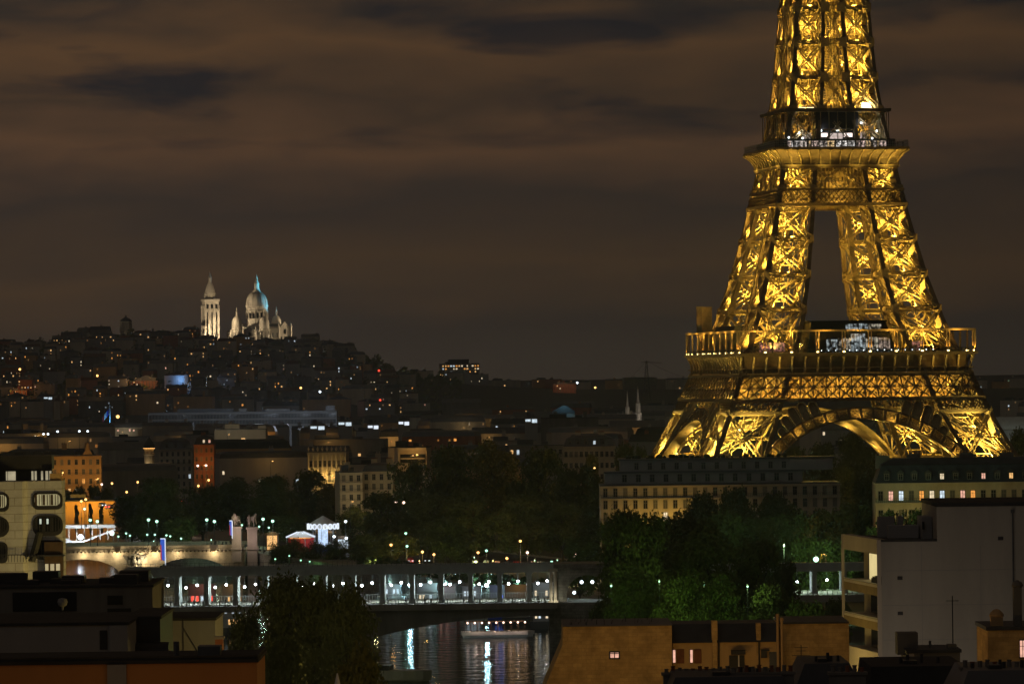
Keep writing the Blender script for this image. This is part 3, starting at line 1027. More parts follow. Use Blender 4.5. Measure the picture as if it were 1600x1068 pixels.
# shops of the second floor behind the railing and their lit windows
sh = MB()
sh.box(-17.2, 17.2, -17.2, 17.2, 116.9, 119.5)
sh.box(-5.5, 5.8, -12.5, 12.5, 119.3, 122.2)
sho = sh.build('shop_block', M['cladding'], plat2)
rr = random.Random(3)
u = -15.6
while u < 15.6:
    wd = rr.uniform(.5, 2.2)
    if rr.random() < .86:
        w_ = MB()
        w_.box(u, min(u + wd, 16.4), -17.32, -17.22, 117.1 + rr.random() * .3, 118.9)
        w_.build('shop_window', glow('second_floor_window', rr.choice([(1, .85, .75), (1, .95, .9), (1, .7, .35), (1, .75, .65)]), rr.uniform(.6, 1.5), .9, 1.8, True), sho)
    u += wd + rr.uniform(.1, .6)
for u0, u1, z0, z1, s_ in ((-5.0, -2.4, 120.3, 121.4, 1.6), (2.6, 5.2, 120.3, 121.4, 1.6), (-2.0, 2.2, 119.5, 121.4, .5), (-9.5, -7.2, 119.6, 121.6, .3), (8.0, 9.4, 119.6, 121.8, .35)):
    w_ = MB()
    yy = -12.6 if abs(u0) < 7 else -11
    w_.box(u0, u1, yy - .1, yy, z0, z1)
    w_.build('shop_window', glow('kiosk_window', (1, .8, .72), s_, .6, 1.4), sho)
for u, z in ((-11.6, 121.4), (-4.8, 122.0), (.2, 122.0), (12.2, 121.9), (-15.4, 119.9), (10, 119.6), (-11.2, 119.7), (7.4, 124.2)):
    lp = MB()
    lp.ball((u, -17.6 if z < 121 else -14.6, z), .3, 8, 6)
    lp.build('white_lamp', G['lamp_white'], plat2)
    light(plat2, (u, -15.2, z), 130, (.95, .95, 1.0), .2)
ud = MB()
ring(ud, 16.2, 4.0, 127.5, 127.9)
ring(ud, 16.3, 16.0, 127.9, 128.4)
udk = ud.build('upper_deck', M['iron_shaded'], tower)
ud2 = MB()
for k in range(4):
    for i in range(13):
        q = FT[k] * (-15.6 + i * 2.6) + FN[k] * 15.6
        ud2.bar(q + Vector((0, 0, 117)), q + Vector((0, 0, 127.5)), .22)
    for u in (-9, 9) if k in (0, 3) else ():
        light(tower, FN[k] * 15.0 + FT[k] * u + Vector((0, 0, 122)), 160, (1, .5, .1), .2, 'SPOT', FN[k] * 13 + FT[k] * u + Vector((0, 0, 126)), 130, 'tower_light')
ud2.build('fence', M['iron'], udk)
for y0, y1 in ((-14.8, -9), (9, 14.8)):
    dk = MB()
    dk.box(-6.5, 6.5, y0, y1, 122.6, 127.4)
    dk.build('lift_housing', M['cladding'], tower)
kk = MB()
kk.hexa([(8.0, -11, 127.9), (12.0, -11, 127.9), (12.0, -8, 127.9), (8.0, -8, 127.9), (8.8, -10.6, 130.4), (11.2, -10.6, 130.4), (11.2, -8.4, 130.4), (8.8, -8.4, 130.4)])
kk.build('kiosk', M['white'], tower)
light(tower, (10, -13.5, 129.6), 1600, (1, .85, .45), .3)
for u in (-10, -7.4):
    kk = MB(); kk.box(u - 1, u + 1, -12.4, -11.8, 128.3, 128.9); kk.build('kiosk_light', glow('kiosk_strip', (1, .8, .4), 2.0), tower)
# core of the upper part: lift columns, wheels and cross girders between the four legs
core = MB()
for z0, z1 in zip(UP, UP[1:]):
    for k in range(4):
        a, b_ = hz(z0) - wz(z0), hz(z1) - wz(z1)
        core.truss(FP(k, -a, z0, -.3), FP(k, b_, z1, -.3), .6, FN[k], .18, .4)
        core.truss(FP(k, a, z0, -.3), FP(k, -b_, z1, -.3), .6, FN[k], .18, .4)
        core.truss(FP(k, -b_, z1, -.3), FP(k, b_, z1, -.3), .9, FN[k], .25, .5)
        # node plates, dark
        for s in (-1, 1):
            q = FP(k, s * b_, z1, .12)
            core.hexa([q + FT[k] * i + Vector((0, 0, j)) + FN[k] * d for d in (0, .12) for i, j in ((-1.2, -1.3), (1.2, -1.3), (1.2, 1.3), (-1.2, 1.3))])
            q = FP(k, s * hz(z1), z1, .12) - FT[k] * (s * .6)
            core.hexa([q + FT[k] * i + Vector((0, 0, j)) + FN[k] * d for d in (0, .12) for i, j in ((-.9, -1.1), (.9, -1.1), (.9, 1.1), (-.9, 1.1))])
for x in (-3.4, -1.6, 1.6, 3.4):
    for y in (-3.4, 0, 3.4):
        core.bar((x, y, 116.8), (x, y, 178), .35)
for i in range(38):
    z = 118 + i * 1.6
    core.bar((-3.4, -3.4, z), (3.4, -3.4, z), .18); core.bar((-3.4, 3.4, z), (3.4, 3.4, z), .18)
    core.bar((-3.4, -3.4, z), (-3.4, 3.4, z), .18); core.bar((3.4, -3.4, z), (3.4, 3.4, z), .18)
    s = 1 if i % 2 else -1
    core.bar((-3.4 * s, -3.4, z), (3.4 * s, -3.4, z + 1.6), .14)
for cx in (-2.2, 2.2):
    prev = None
    for j in range(17):
        t_ = 2 * math.pi * j / 16
        q = Vector((cx + 1.6 * math.cos(t_), -5, 133 + 2.6 * math.sin(t_)))
        if prev: core.bar(prev, q, .35)
        prev = q
core.build('lift_shaft', M['iron'], tower)
for z in (133, 143, 153, 163):
    light(tower, (0, -4.5, z - 4), 3600, YEL, .25, 'SPOT', (0, -3, z + 6), 120, 'tower_light')
# ------------------------------------------------------------------ buildings
WCACHE = {}
def win_mesh(w, h, framemat, mull=True):
    """window frame with mullions, standing a little proud of its wall; local origin at the sill's middle, facing -y"""
    key = (round(w, 2), round(h, 2), framemat.name, mull)
    if key not in WCACHE:
        m = MB()
        f = min(.12, w * .12)
        m.box(-w / 2, w / 2, -.10, .04, -f, 0); m.box(-w / 2, w / 2, -.06, .04, h - f, h)
        m.box(-w / 2, -w / 2 + f, -.06, .04, 0, h - f); m.box(w / 2 - f, w / 2, -.06, .04, 0, h - f)
        if mull:
            m.box(-f * .35, f * .35, -.05, .04, 0, h - f)
            m.box(-w / 2 + f, -f * .35, -.045, .04, h * .62, h * .62 + f * .6)
            m.box(f * .35, w / 2 - f, -.045, .04, h * .62, h * .62 + f * .6)
        WCACHE[key] = m.mesh('window', framemat)
    return WCACHE[key]
def pane_mesh(w, h, pm):
    key = ('p', round(w, 2), round(h, 2), pm.name)
    if key not in WCACHE:
        m = MB()
        m.box(-w / 2 + .02, w / 2 - .02, -.022, .03, .02, h - .02)
        WCACHE[key] = m.mesh('pane', pm)
    return WCACHE[key]
def add_window(parent, x, y, z, w, h, pm, frame=None, rz=0.0, mull=True, simple=False):
    if simple:
        o = put('window', pane_mesh(w, h, pm), parent, (x, y - .04, z))
        o.rotation_euler.z = rz
        return o
    o = put('window', win_mesh(w, h, frame or M['win_frame'], mull), parent, (x, y, z))
    o.rotation_euler.z = rz
    put('pane', pane_mesh(w, h, pm), o)
    return o
def chimneys(parent, spots, m, pots=4, h=2.2, wd=2.0, dp=.7):
    for (x, y, z) in spots:
        c = MB()
        c.box(x - wd / 2, x + wd / 2, y - dp / 2, y + dp / 2, z - 1.5, z + h)
        c.box(x - wd / 2 - .08, x + wd / 2 + .08, y - dp / 2 - .08, y + dp / 2 + .08, z + h, z + h + .15)
        o = c.build('chimney', m, parent)
        p = MB()
        for i in range(pots):
            px = x - wd / 2 + (i + .5) * wd / pots
            p.cyl((px, y, z + h + .15), (px, y, z + h + .75), .14, .11, 7)
        p.build('chimney_pot', M['terracotta'], o)
def roof_mesh(kind, w, d, h, rh):
    m = MB()
    if kind == 'gable':
        m.sheet([(-w / 2 - .3, h), (w / 2 + .3, h), (w / 2 + .3, h + .25), (0, h + rh), (-w / 2 - .3, h + .25)], -.3, d + .3)
    elif kind == 'ridge':
        i = [(-w / 2 - .2, -.3, h), (w / 2 + .2, -.3, h), (w / 2 + .2, d + .3, h), (-w / 2 - .2, d + .3, h), (-w / 2 - .2, d / 2, h + rh), (w / 2 + .2, d / 2, h + rh)]
        for f in ((0, 1, 5, 4), (2, 3, 4, 5), (1, 2, 5), (3, 0, 4), (3, 2, 1, 0)):
            m.face([i[k] for k in f])
    elif kind == 'mansard':
        a = rh * .28
        m.hexa([(-w / 2, 0, h), (w / 2, 0, h), (w / 2, d, h), (-w / 2, d, h), (-w / 2 + a, a, h + rh * .72), (w / 2 - a, a, h + rh * .72), (w / 2 - a, d - a, h + rh * .72), (-w / 2 + a, d - a, h + rh * .72)])
        b_ = a + 2.5
        m.hexa([(-w / 2 + a - .15, a - .15, h + rh * .73), (w / 2 - a + .15, a - .15, h + rh * .73), (w / 2 - a + .15, d - a + .15, h + rh * .73), (-w / 2 + a - .15, d - a + .15, h + rh * .73),
                (-w / 2 + b_, b_, h + rh), (w / 2 - b_, b_, h + rh), (w / 2 - b_, d - b_, h + rh), (-w / 2 + b_, d - b_, h + rh)])
    else:
        m.box(-w / 2 - .1, w / 2 + .1, -.1, d + .1, h, h + .35)
        m.box(-w / 2 + w * .15, -w / 2 + w * .45, d * .3, d * .6, h + .35, h + 2.4)
        m.box(w * .1, w * .22, d * .4, d * .6, h + .35, h + 1.6)
    return m
WR = random.Random(41)
UNLIT = [M['glassdark']] * 6 + [M['curtain']] * 2 + [M['shutter']] * 2
def building(name, label, cat, loc, rz, w, d, h, wall, roof='flat', roofm=None, rh=3.5, floors=0, bays=0, wsize=(1.2, 2.0), lit=None, dark=True, z_first=2.5, band=None, group=None, chim=2, sills=True, dormers=None, frame=None):
    """one building: wall (> cornice), roof, window (> pane), chimney. lit: {(bay, floor): glow}. Local front at y = 0 facing the camera"""
    o = thing(name, label, cat, loc, rz, group)
    m = MB()
    m.box(-w / 2, w / 2, 0, d, -6, h)
    wo_ = m.build('wall', wall, o)
    m = roof_mesh(roof, w, d, h + .002, rh)
    ro = m.build('roof', roofm or M['zinc'], o)
    if floors:
        fh = (h - z_first) / floors
        c = MB()
        for i in range(floors + 1):
            z = z_first + i * fh
            if band and i in band:
                c.box(-w / 2 - .25, w / 2 + .25, -.45, .05, z - .38, z - .12)
        c.box(-w / 2 - .35, w / 2 + .35, -.5, .05, h - .3, h - .002)
        c.build('cornice', band and wall or wall, wo_)
        bw = w / bays
        for f in range(floors):
            for b_ in range(bays):
                g_ = (lit or {}).get((b_, f))
                if g_ is None and not dark:
                    continue
                add_window(o, -w / 2 + (b_ + .5) * bw, 0, z_first + f * fh + .35, wsize[0], min(wsize[1], fh - .7), G[g_] if isinstance(g_, str) else (g_ or WR.choice(UNLIT)), frame)
        if band:
            for i in band:
                if i < floors:
                    z = z_first + i * fh
                    r_ = MB()
                    r_.box(-w / 2 - .15, w / 2 + .15, -.42, -.38, z + .78, z + .84)
                    n = int(w / .45)
                    for k in range(n):
                        x = -w / 2 + (k + .5) * w / n
                        r_.box(x - .025, x + .025, -.42, -.38, z - .12, z + .78)
                    r_.build('balcony_railing', M['dark_metal'], o)
    if chim:
        rr_ = random.Random(int(abs(loc[0]) * 7 + loc[1]))
        chimneys(o, [(-w / 2 + w * (i + .5) / chim + rr_.uniform(-1, 1), d * .5, h + rh * .8) for i in range(chim)], wall, rr_.randint(3, 6), rr_.uniform(1.2, 2.4))
    if dormers:
        for (x, g_) in dormers:
            dm = MB()
            dm.box(x - .8, x + .8, .25, 2.4, h + .5, h + 2.3)
            dm.sheet([(x - .95, h + 2.3), (x + .95, h + 2.3), (x, h + 2.9)], .15, 2.6)
            do = dm.build('dormer', roofm or M['zinc'], o)
            add_window(do, x, .24, h + .75, 1.05, 1.35, G[g_] if g_ else M['glassdark'])
    return o
def px_w(px0, px1, Y):
    return (px1 - px0) / F * Y
def street_lamp(label, pt, h, heads, gm, power, color, name='street_lamp', group=None, r=.34, gz=None, arm=True, cat='lamp'):
    """pt = the lamp head's point; the post goes down to the ground. heads: x offsets of the heads"""
    z0 = pt[2] - h
    o = thing(name, label, cat, (pt[0], pt[1], z0), 0, group)
    p = MB()
    p.cyl((0, 0, 0), (0, 0, .9), .22, .16, 8)
    p.cyl((0, 0, .9), (0, 0, h - .25), .11, .07, 8)
    for dx in heads:
        if dx:
            p.bar((0, 0, h - .5), (dx, 0, h - .35), .09)
            p.cyl((dx, 0, h - .45), (dx, 0, h - .25), .07, .1, 6)
    p.build('post', M['dark_metal'], o)
    for dx in heads:
        b_ = MB()
        b_.ball((dx, 0, h + r * .2), r, 10, 7)
        go = b_.build('globe', G[gm], o, True)
        c = MB()
        c.lathe((dx, 0, h + r * .95), [(r * .75, 0), (r * .5, .12), (.05, .3)], 8)
        c.build('cap', M['dark_metal'], go)
    if power:
        light(o, (0, -r - .5, h + .2), power, color, .3)
    return o
GREENC, WHITEC, SODC, PINKC = (.62, 1.0, .78), (.85, .93, 1.0), (1.0, .50, .12), (1.0, .72, .60)
LF = {}
def lamp_front(o, x, y, z, p, c=SODC):
    """an added facade light on a lamp post before the building o (x, y, z in its own coordinates)"""
    q = Matrix.Translation(o.location) @ Matrix.Rotation(o.rotation_euler.z, 4, 'Z') @ Vector((x, y, z))
    LF[o.name] = LF.get(o.name, 0) + 1
    lb = ' '.join(o['label'].split(' with ')[0].split()[:8])
    h = min(9.0, q.z)
    lo = thing('street_lamp', f"{nth(LF[o.name] - 1)} added lamp before the {lb}", 'lamp', (q.x, q.y, q.z - h), 0)  # post and lantern added round a facade fill light
    m = MB(); m.cyl((0, 0, 0), (0, 0, h + .2), .12, .07, 7); m.bar((0, 0, h + .2), (.9, 0, h + .3), .08); m.build('post', M['dark_metal'], lo)
    m = MB(); m.box(.5, 1.1, -.18, .18, h + .12, h + .24); m.build('lantern', G['lamp_sodium'], lo)
    light(lo, (.8, .5, h + .3), p, c, .2, name='facade_light')

# ================================================================== the hill: basilica, bell tower, water tower
YB = 5300
def hill_pt(px, py, Y=YB):
    return at(px, py, Y)
def cat_dome(mb, c, r, h, lantern=True, n=20):
    prof = [(r * 1.03, 0), (r * 1.03, h * .04)] + [(r * math.cos(t) ** .8 if t < 1.5 else .3, h * (.04 + .96 * math.sin(t))) for t in [i * .157 for i in range(0, 10)]]
    prof.append((r * .14, h))
    mb.lathe(c, prof, n)
bc = hill_pt(402, 531)
bz = bc.z - 3
bas = thing('domed_basilica', 'floodlit white stone basilica with a great dome, one side lit blue, crowning the hill', 'church', (bc.x, YB, bz), R(18))
ws = M['white_stone']
def arcade(mb, c, r, z, h, n, w):
    for i in range(n):
        an = 2 * math.pi * i / n
        x, y = c[0] + r * math.cos(an), c[1] + r * math.sin(an)
        mb.box(x - w, x + w, y - w, y + w, z, z + h)
nave = MB()
nave.box(-20, 34, -9, 12, -4, 18)
nave.sheet([(-20, 18), (34, 18), (34, 18.4), (-20, 18.4)], -9.5, 12.5)
nave.hexa([(-19, -9, 18.4), (33, -9, 18.4), (33, 12, 18.4), (-19, 12, 18.4), (-19, .5, 23), (33, .5, 23), (33, 2.5, 23), (-19, 2.5, 23)])
nave.box(-34, -14, -6, 14, -4, 15)
navo = nave.build('nave', ws, bas)
rfm = MB()
rfm.hexa([(12.4, -9.6, 17.4), (27, -9.6, 17.4), (27, -9.2, 17.4), (12.4, -9.2, 17.4), (12.4, -4, 22.4), (27, -4, 22.4), (27, -3.6, 22.4), (12.4, -3.6, 22.4)])
rfm.build('roof', M['zinc'], navo)
for i in range(8):
    add_window(navo, -10 + i * 5.4, -9.02, 6, 1.6, 5.5, M['glassdark'], ws)
dr = MB()
dr.lathe((0, 0, 0), [(13.8, 15), (13.8, 22), (13.0, 22.5), (13.0, 27), (12.4, 27.2), (12.4, 37), (13.4, 37.6), (13.4, 38.6), (12.7, 39), (12.7, 42.5), (13.5, 43), (13.5, 43.9)], 28)
arcade(dr, (0, 0), 12.8, 28.5, 8.6, 16, .7)
dro = dr.build('drum', ws, bas)
dw = MB()
for i in range(16):
    an = 2 * math.pi * (i + .5) / 16
    dw.bar((12.35 * math.cos(an), 12.35 * math.sin(an), 29), (12.35 * math.cos(an), 12.35 * math.sin(an), 35.5), 2.1, .4, (math.cos(an), math.sin(an), 0))
dw.build('arched_window', M['glassdark'], dro)
dm_ = MB()
cat_dome(dm_, (0, 0, 43.9), 13.2, 17.5, n=28)
for i in range(14):
    an = 2 * math.pi * i / 14
    prev = None
    for j in range(9):
        t_ = j * .165
        q = Vector((13.35 * math.cos(t_) ** .8 * math.cos(an), 13.35 * math.cos(t_) ** .8 * math.sin(an), 44.6 + 16.9 * math.sin(t_)))
        if prev is not None: dm_.bar(prev, q, .5)
        prev = q
domo = dm_.build('dome', ws, bas)
ln = MB()
ln.lathe((0, 0, 60.5), [(5.2, 0), (4.6, 1.8), (3.6, 3.0), (3.6, 4), (3.0, 4.2), (3.0, 9.5), (3.7, 9.8), (3.5, 10.6), (2.9, 12), (1.9, 14.5), (1.2, 16.5), (.8, 18.6), (.3, 20.4)], 14)
arcade(ln, (0, 0), 2.5, 64.7, 5, 8, .3)
ln.bar((0, 0, 80.5), (0, 0, 83), .3); ln.bar((-.8, 0, 82), (.8, 0, 82), .3)
ln.build('lantern', ws, domo)
for (x, y, zb, r, hd, spire, bh) in ((-25.5, -2, 19.5, 6.3, 12.5, True, 0), (24.5, 2, 20.5, 6.1, 12, True, 0), (4.2, -17, 19.5, 6.4, 11.5, False, 0)):
    t_ = MB()
    t_.lathe((x, y, -4), [(r * 1.06, 0), (r * 1.06, zb - 1.5), (r * 1.2, zb - 1), (r * 1.2, zb), (r, zb + .3), (r, zb + 4)], 16)
    arcade(t_, (x, y), r * 1.04, zb - 11, 8, 12, .45)
    to = t_.build('turret', ws, bas)
    d_ = MB()
    cat_dome(d_, (x, y, zb), r, hd, n=18)
    do = d_.build('dome', ws, to)
    s_ = MB()
    s_.lathe((x, y, zb + hd - .5), [(1.8, 0), (1.3, .8), (1.1, 4), (1.4, 4.3), (.8, 6), (.3, 9), (.1, 11 if spire else 4.5)], 10)
    s_.build('lantern', ws, do)
    aw = MB()
    for i in range(10):
        an = 2 * math.pi * (i + .5) / 10
        rr_ = r * 1.065
        aw.bar((x + rr_ * math.cos(an), y + rr_ * math.sin(an), zb - 14), (x + rr_ * math.cos(an), y + rr_ * math.sin(an), zb - 6.5), 1.5, .3, (math.cos(an), math.sin(an), 0))
    aw.build('arched_window', M['glassdark'], to)
def gable_front(x, y, w, h, ph, lab):
    g_ = MB()
    g_.sheet([(x - w / 2, -4), (x + w / 2, -4), (x + w / 2, h), (x, h + ph), (x - w / 2, h)], y, y + 5)
    for s in (-1, 1):
        g_.lathe((x + s * w / 2, y, -4), [(1.5, 0), (1.5, h + 6), (1.9, h + 6.3), (1.2, h + 8), (.1, h + 12)], 8)
    g_.box(x - w / 2, x + w / 2, y - .5, y, h - .6, h)
    g_.box(x - w / 2, x + w / 2, y - .5, y, h * .5, h * .5 + .5)
    o_ = g_.build('gabled_front', ws, bas)
    for i in range(3):
        add_window(o_, x + (i - 1) * w * .28, y, 1, w * .17, h * .36, M['glassdark'], ws, 0, False)
    add_window(o_, x, y, h * .62, w * .22, h * .42, M['glassdark'], ws, 0, False)
gable_front(-13.5, -16, 15, 13, 8, '')
gable_front(31.5, -11, 15, 16, 9, '')
pcs = MB()
for (x, h_) in ((-2.5, 12), (-5.2, 14), (12, 10)):
    pcs.lathe((x, -19, -4), [(1.8, 0), (1.8, h_), (2.1, h_ + .4), (1.4, h_ + 2), (.1, h_ + 5)], 8)
pcs.box(-22, 38, -21, -20, -5, 1.2)
pcs.build('buttress', ws, bas)
# floodlights on the terraces round it: warm from the front, blue from the east side
WB = (1.0, .74, .44)
for p, e, c, aim, cone in (((-95, -28, 2), 310000, WB, (-10, 0, 26), 46), ((20, -95, 0), 30000, WB, (16, 0, 6), 40), ((100, -32, 4), 260000, WB, (12, 0, 24), 42), ((80, -34, 14), 420000, (.05, .62, 1.0), (7, 0, 56), 24), ((55, -45, 34), 420000, (.25, .8, 1.0), (0, 0, 73), 13)):
    light(bas, p, e, c, 1.0, 'SPOT', aim, cone, 'floodlight_beam')
fl2 = MB()
for p in ((-70, -95, 1), (40, -110, 1)):
    fl2.box(p[0] - .6, p[0] + .6, p[1] - .5, p[1] - .1, 0, .8)
fl2.build('floodlight_housing', M['dark_metal'], bas)

tb = hill_pt(330.5, 531)
bell = thing('bell_tower', 'tall square white stone bell tower standing apart beside the domed basilica', 'tower', (tb.x, YB - 15, bz), R(18))
m = MB()
s = 8.4
m.box(-s, s, -s, s, -5, 51)
for x in (-s, -s / 3, s / 3, s):
    for sg in (-1, 1):
        m.box(x - .9, x + .9, sg * s - .5, sg * s + .5, -5, 45)
        m.box(sg * s - .5, sg * s + .5, x - .9, x + .9, -5, 45)
m.box(-s - .9, s + .9, -s - .9, s + .9, 50, 52.4)
m.box(-s - .6, s + .6, -s - .6, s + .6, 38.5, 39.3)
m.build('shaft', ws, bell)
m = MB()
for x in (-5.6, 0, 5.6):
    for z0, z1, wd in ((4, 37, 1.5), (41, 46.5, 2.6)):
        m.box(x - wd / 2, x + wd / 2, -s - .12, -s - .02, z0, z1)
        m.box(-s - .12, -s - .02, x - wd / 2, x + wd / 2, z0, z1)
        m.box(s + .02, s + .12, x - wd / 2, x + wd / 2, z0, z1)
m.build('louvred_opening', M['glassdark'], bell)
m = MB()
m.lathe((0, 0, 52.4), [(7.2, 0), (7.2, 1.5), (6.3, 1.6), (6.3, 6.2), (7.2, 6.4), (7.2, 7.6)], 8, rot=R(22.5))
arcade(m, (0, 0), 6.6, 54, 4.6, 12, .7)
m.build('belfry', ws, bell)
m = MB()
m.lathe((0, 0, 60), [(6.3, 0), (6.1, 1.5), (5.6, 4), (4.7, 7), (3.5, 10), (2.4, 12.4), (2.0, 13.4), (2.0, 17.5), (2.5, 17.8), (1.9, 19.6), (1.0, 22), (.5, 24), (.15, 26.5)], 12)
m.build('spire', ws, bell)
light(bell, (-60, -70, 4), 230000, WB, 1.0, 'SPOT', (0, 0, 34), 50, 'floodlight_beam')
light(bell, (32, -48, 3), 110000, WB, 1.0, 'SPOT', (0, 0, 40), 55, 'floodlight_beam')

wt = hill_pt(197, 529, 5150)
wto = thing('water_tower', 'dim round stone water tower with a conical cap on the hill, left of the basilica', 'tower', (wt.x, 5150, wt.z - 4), 0)
m = MB()
m.lathe((0, 0, 0), [(6.6, 0), (6.4, 12), (7.4, 12.6), (7.4, 13.4), (6.6, 13.6), (6.6, 23), (7.8, 23.6), (7.8, 24.4)], 16)
arcade(m, (0, 0), 6.7, 14.4, 7.5, 12, .5)
m.build('shaft', M['stone'], wto)
m = MB()
m.lathe((0, 0, 24.4), [(7.2, 0), (6.4, 1.6), (3.4, 3.6), (1.2, 4.6), (1.0, 6.2), (.1, 7.4)], 16)
m.build('cap', M['slate'], wto)
light(wto, (-22, -26, 6), 2500, (1, .8, .55), .5, name='floodlight_beam')

# ================================================================== the city: generated houses and blocks
rg = random.Random(77)
CITY = []          # (object, kind, description words, px, py)
LAND = [(330, 470, 'the white bell tower'), (405, 480, 'the domed basilica'), (197, 505, 'the round water tower'), (717, 572, 'the lit tower block on the ridge'),
        (380, 652, 'the long pale slab'), (298, 601, 'the blue lit block'), (987, 628, 'the lit church spires'), (880, 640, 'the teal roof'), (36, 620, 'the orange gabled house'), (245, 600, 'the orange lit wall')]
def simple_building(kind, px, Y, w, d, h, wallm, rf, rfm_, nlit, gl_, rh=3.0, rz=None):
    x = (px - 800) / F * Y
    z = ground_z(x, Y)
    o = thing({'h': 'hillside_house', 'a': 'apartment_block'}[kind], None, {'h': 'house', 'a': 'apartment block'}[kind], (x, Y, z), rg.uniform(-.25, .25) if rz is None else rz)
    m = MB()
    m.box(-w / 2, w / 2, 0, d, -12, h)
    m.build('wall', wallm, o)
    roof_mesh(rf, w, d, h + .002, rh).build('roof', rfm_, o)
    if rg.random() < .8:
        c = MB()
        cx = rg.uniform(-w * .4, w * .4)
        hh = h + rh
        c.box(cx - 1, cx + 1, d * .45, d * .45 + .7, h, hh + rg.uniform(.6, 1.6))
        for i in range(3):
            c.cyl((cx - .6 + i * .6, d * .45 + .35, hh + .4), (cx - .6 + i * .6, d * .45 + .35, hh + 2.0), .14, .12, 6)
        c.build('chimney', wallm, o)
    bays = max(2, int(w / 2.9)); floors = max(2, int(h / 3.1))
    spots = [(b_, f) for b_ in range(bays) for f in range(floors)]
    # lit windows sit in the upper floors, which show above the roofs in front
    spots = [s_ for s_ in spots if s_[1] >= floors - 3]
    rg.shuffle(spots)
    for (b_, f) in spots[:nlit]:
        g_ = gl_ if rg.random() < .8 else rg.choice(['warm', 'pale', 'amber', 'cool'])
        add_window(o, -w / 2 + (b_ + .5) * w / bays, 0, h - (floors - f) * h / floors + .8, rg.choice([.8, 1.0, 1.2, 1.5]), rg.choice([1.1, 1.4, 1.7]), G[g_ if rg.random() < .5 else g_ + '_dim'], simple=True)
    p = to_px((x, Y, z + h))
    CITY.append((o, kind, (w, h, wallm.name, rf, nlit, gl_), p[0], p[1]))
    return o
walls_h = [M['plaster_grey'], M['stone_grey'], M['stone_dark'], M['stone_dark'], M['concrete'], M['stone_grey'], M['plaster'], M['plaster_ochre'], M['stone'], M['plaster_grey'], M['stone_dark'], M['brickred']]
def pick_lit():
    r = rg.random()
    n = 0 if r < .30 else 1 if r < .48 else 2 if r < .66 else 3 if r < .78 else 4 if r < .88 else rg.randint(5, 8)
    return n, rg.choices(['warm', 'pale', 'amber', 'cool', 'pink', 'green'], [38, 20, 22, 9, 6, 3])[0]
# rows climbing the hill
for j, Y in enumerate([4180, 4300, 4420, 4530, 4640, 4750, 4850, 4950, 5050, 5150]):
    px = -25 + (j % 2) * 12
    end = 640 if Y < 4800 else 590 - (Y - 4800) * .18
    while px < end:
        w = rg.uniform(11, 24)
        if 150 < px < 245 and Y >= 5150: px += 40; continue
        n, gl_ = pick_lit()
        h = rg.uniform(9, 17)
        rf = rg.choice(['ridge', 'ridge', 'gable', 'flat', 'mansard'])
        if Y >= 5050 and 300 < px < 470:
            h = rg.uniform(5, 8)
        simple_building('h', px, Y + rg.uniform(-30, 30), w, rg.uniform(9, 14), h, rg.choice(walls_h), rf, rg.choice([M['zinc'], M['slate'], M['tile'], M['zinc']]), n, gl_, rg.uniform(2, 4))
        px += w / Y * F * rg.uniform(1.0, 1.55)
# rows of the plain, from the river district to the foot of the hill and past it on the right
for j, Y in enumerate([1760, 1950, 2150, 2380, 2620, 2900, 3200, 3500, 3800, 4120]):
    px = -30 + (j % 3) * 17
    while px < 1650:
        w = rg.uniform(22, 46)
        pw = w / Y * F
        if px > 1010 and px < 1560 and Y < 3000 and not (1230 < px < 1400):
            px += pw; continue
        if px > 1080 and px < 1540 and Y > 3000:
            px += pw; continue
        n, gl_ = pick_lit()
        n = min(n, 5) if rg.random() < .8 else n
        hh = rg.uniform(15, 23)
        if Y > 3300: hh = rg.uniform(13, 21)
        simple_building('a', px + pw / 2, Y + rg.uniform(-50, 50), w, rg.uniform(12, 18), hh, rg.choice(walls_h), rg.choice(['mansard', 'mansard', 'ridge', 'flat', 'flat']), rg.choice([M['zinc'], M['slate'], M['zinc'], M['bitumen']]), n, gl_, rg.uniform(2.5, 4.5))
        px += pw * rg.uniform(1.02, 1.5)
# the ridge right of the hill
px = 655
while px < 1700:
    w = rg.uniform(18, 40)
    n, gl_ = pick_lit()
    if not 1120 < px < 1500:
        simple_building('a', px, 5250 + rg.uniform(-80, 80), w, 14, rg.uniform(7, 14), rg.choice(walls_h), rg.choice(['flat', 'flat', 'ridge', 'mansard']), rg.choice([M['zinc'], M['slate']]), min(n, 3), gl_, rg.uniform(1.5, 3))
    px += w / 5250 * F * rg.uniform(1, 1.5)

# ---- far landmarks
def place(px0, px1, ptop, Y, base=None):
    """centre point on the ground, width and height of a building spanning px0..px1 with its top at ptop"""
    a = at((px0 + px1) / 2, ptop, Y)
    z0 = ground_z(a.x, Y) if base is None else base
    return (a.x, Y, z0), px_w(px0, px1, Y), a.z - z0
L, w, h = place(686, 749, 568, 5450)
o = building('tower_block', 'broad residential tower block on the ridge with many lit windows in rows', 'tower block', L, 0, w, 16, h, M['concrete'], 'flat', M['bitumen'], 3, 0, 0, chim=0)
for f in range(4):
    for b_ in range(15):
        if rg.random() < .55:
            add_window(o, -w / 2 + (b_ + .5) * w / 15, 0, h - 3.6 - f * 3.6, rg.choice([1.6, 2.2]), 1.7, G[rg.choices(['warm', 'pale', 'amber', 'cool'], [5, 3, 4, 1])[0]], simple=True)
m = MB(); m.box(-w * .28, w * .24, 3, 12, h + .3, h + 5.5); m.build('plant_room', M['bitumen'], o)
L, w, h = place(232, 526, 643.5, 2750)
o = building('office_slab', 'very long pale grey office slab with ranks of vertical fins, below the hill', 'office block', L, 0, w, 16, h, M['plaster_grey'], 'flat', M['zinc'], 2, 0, 0, chim=0)
fin = MB()
n = 130
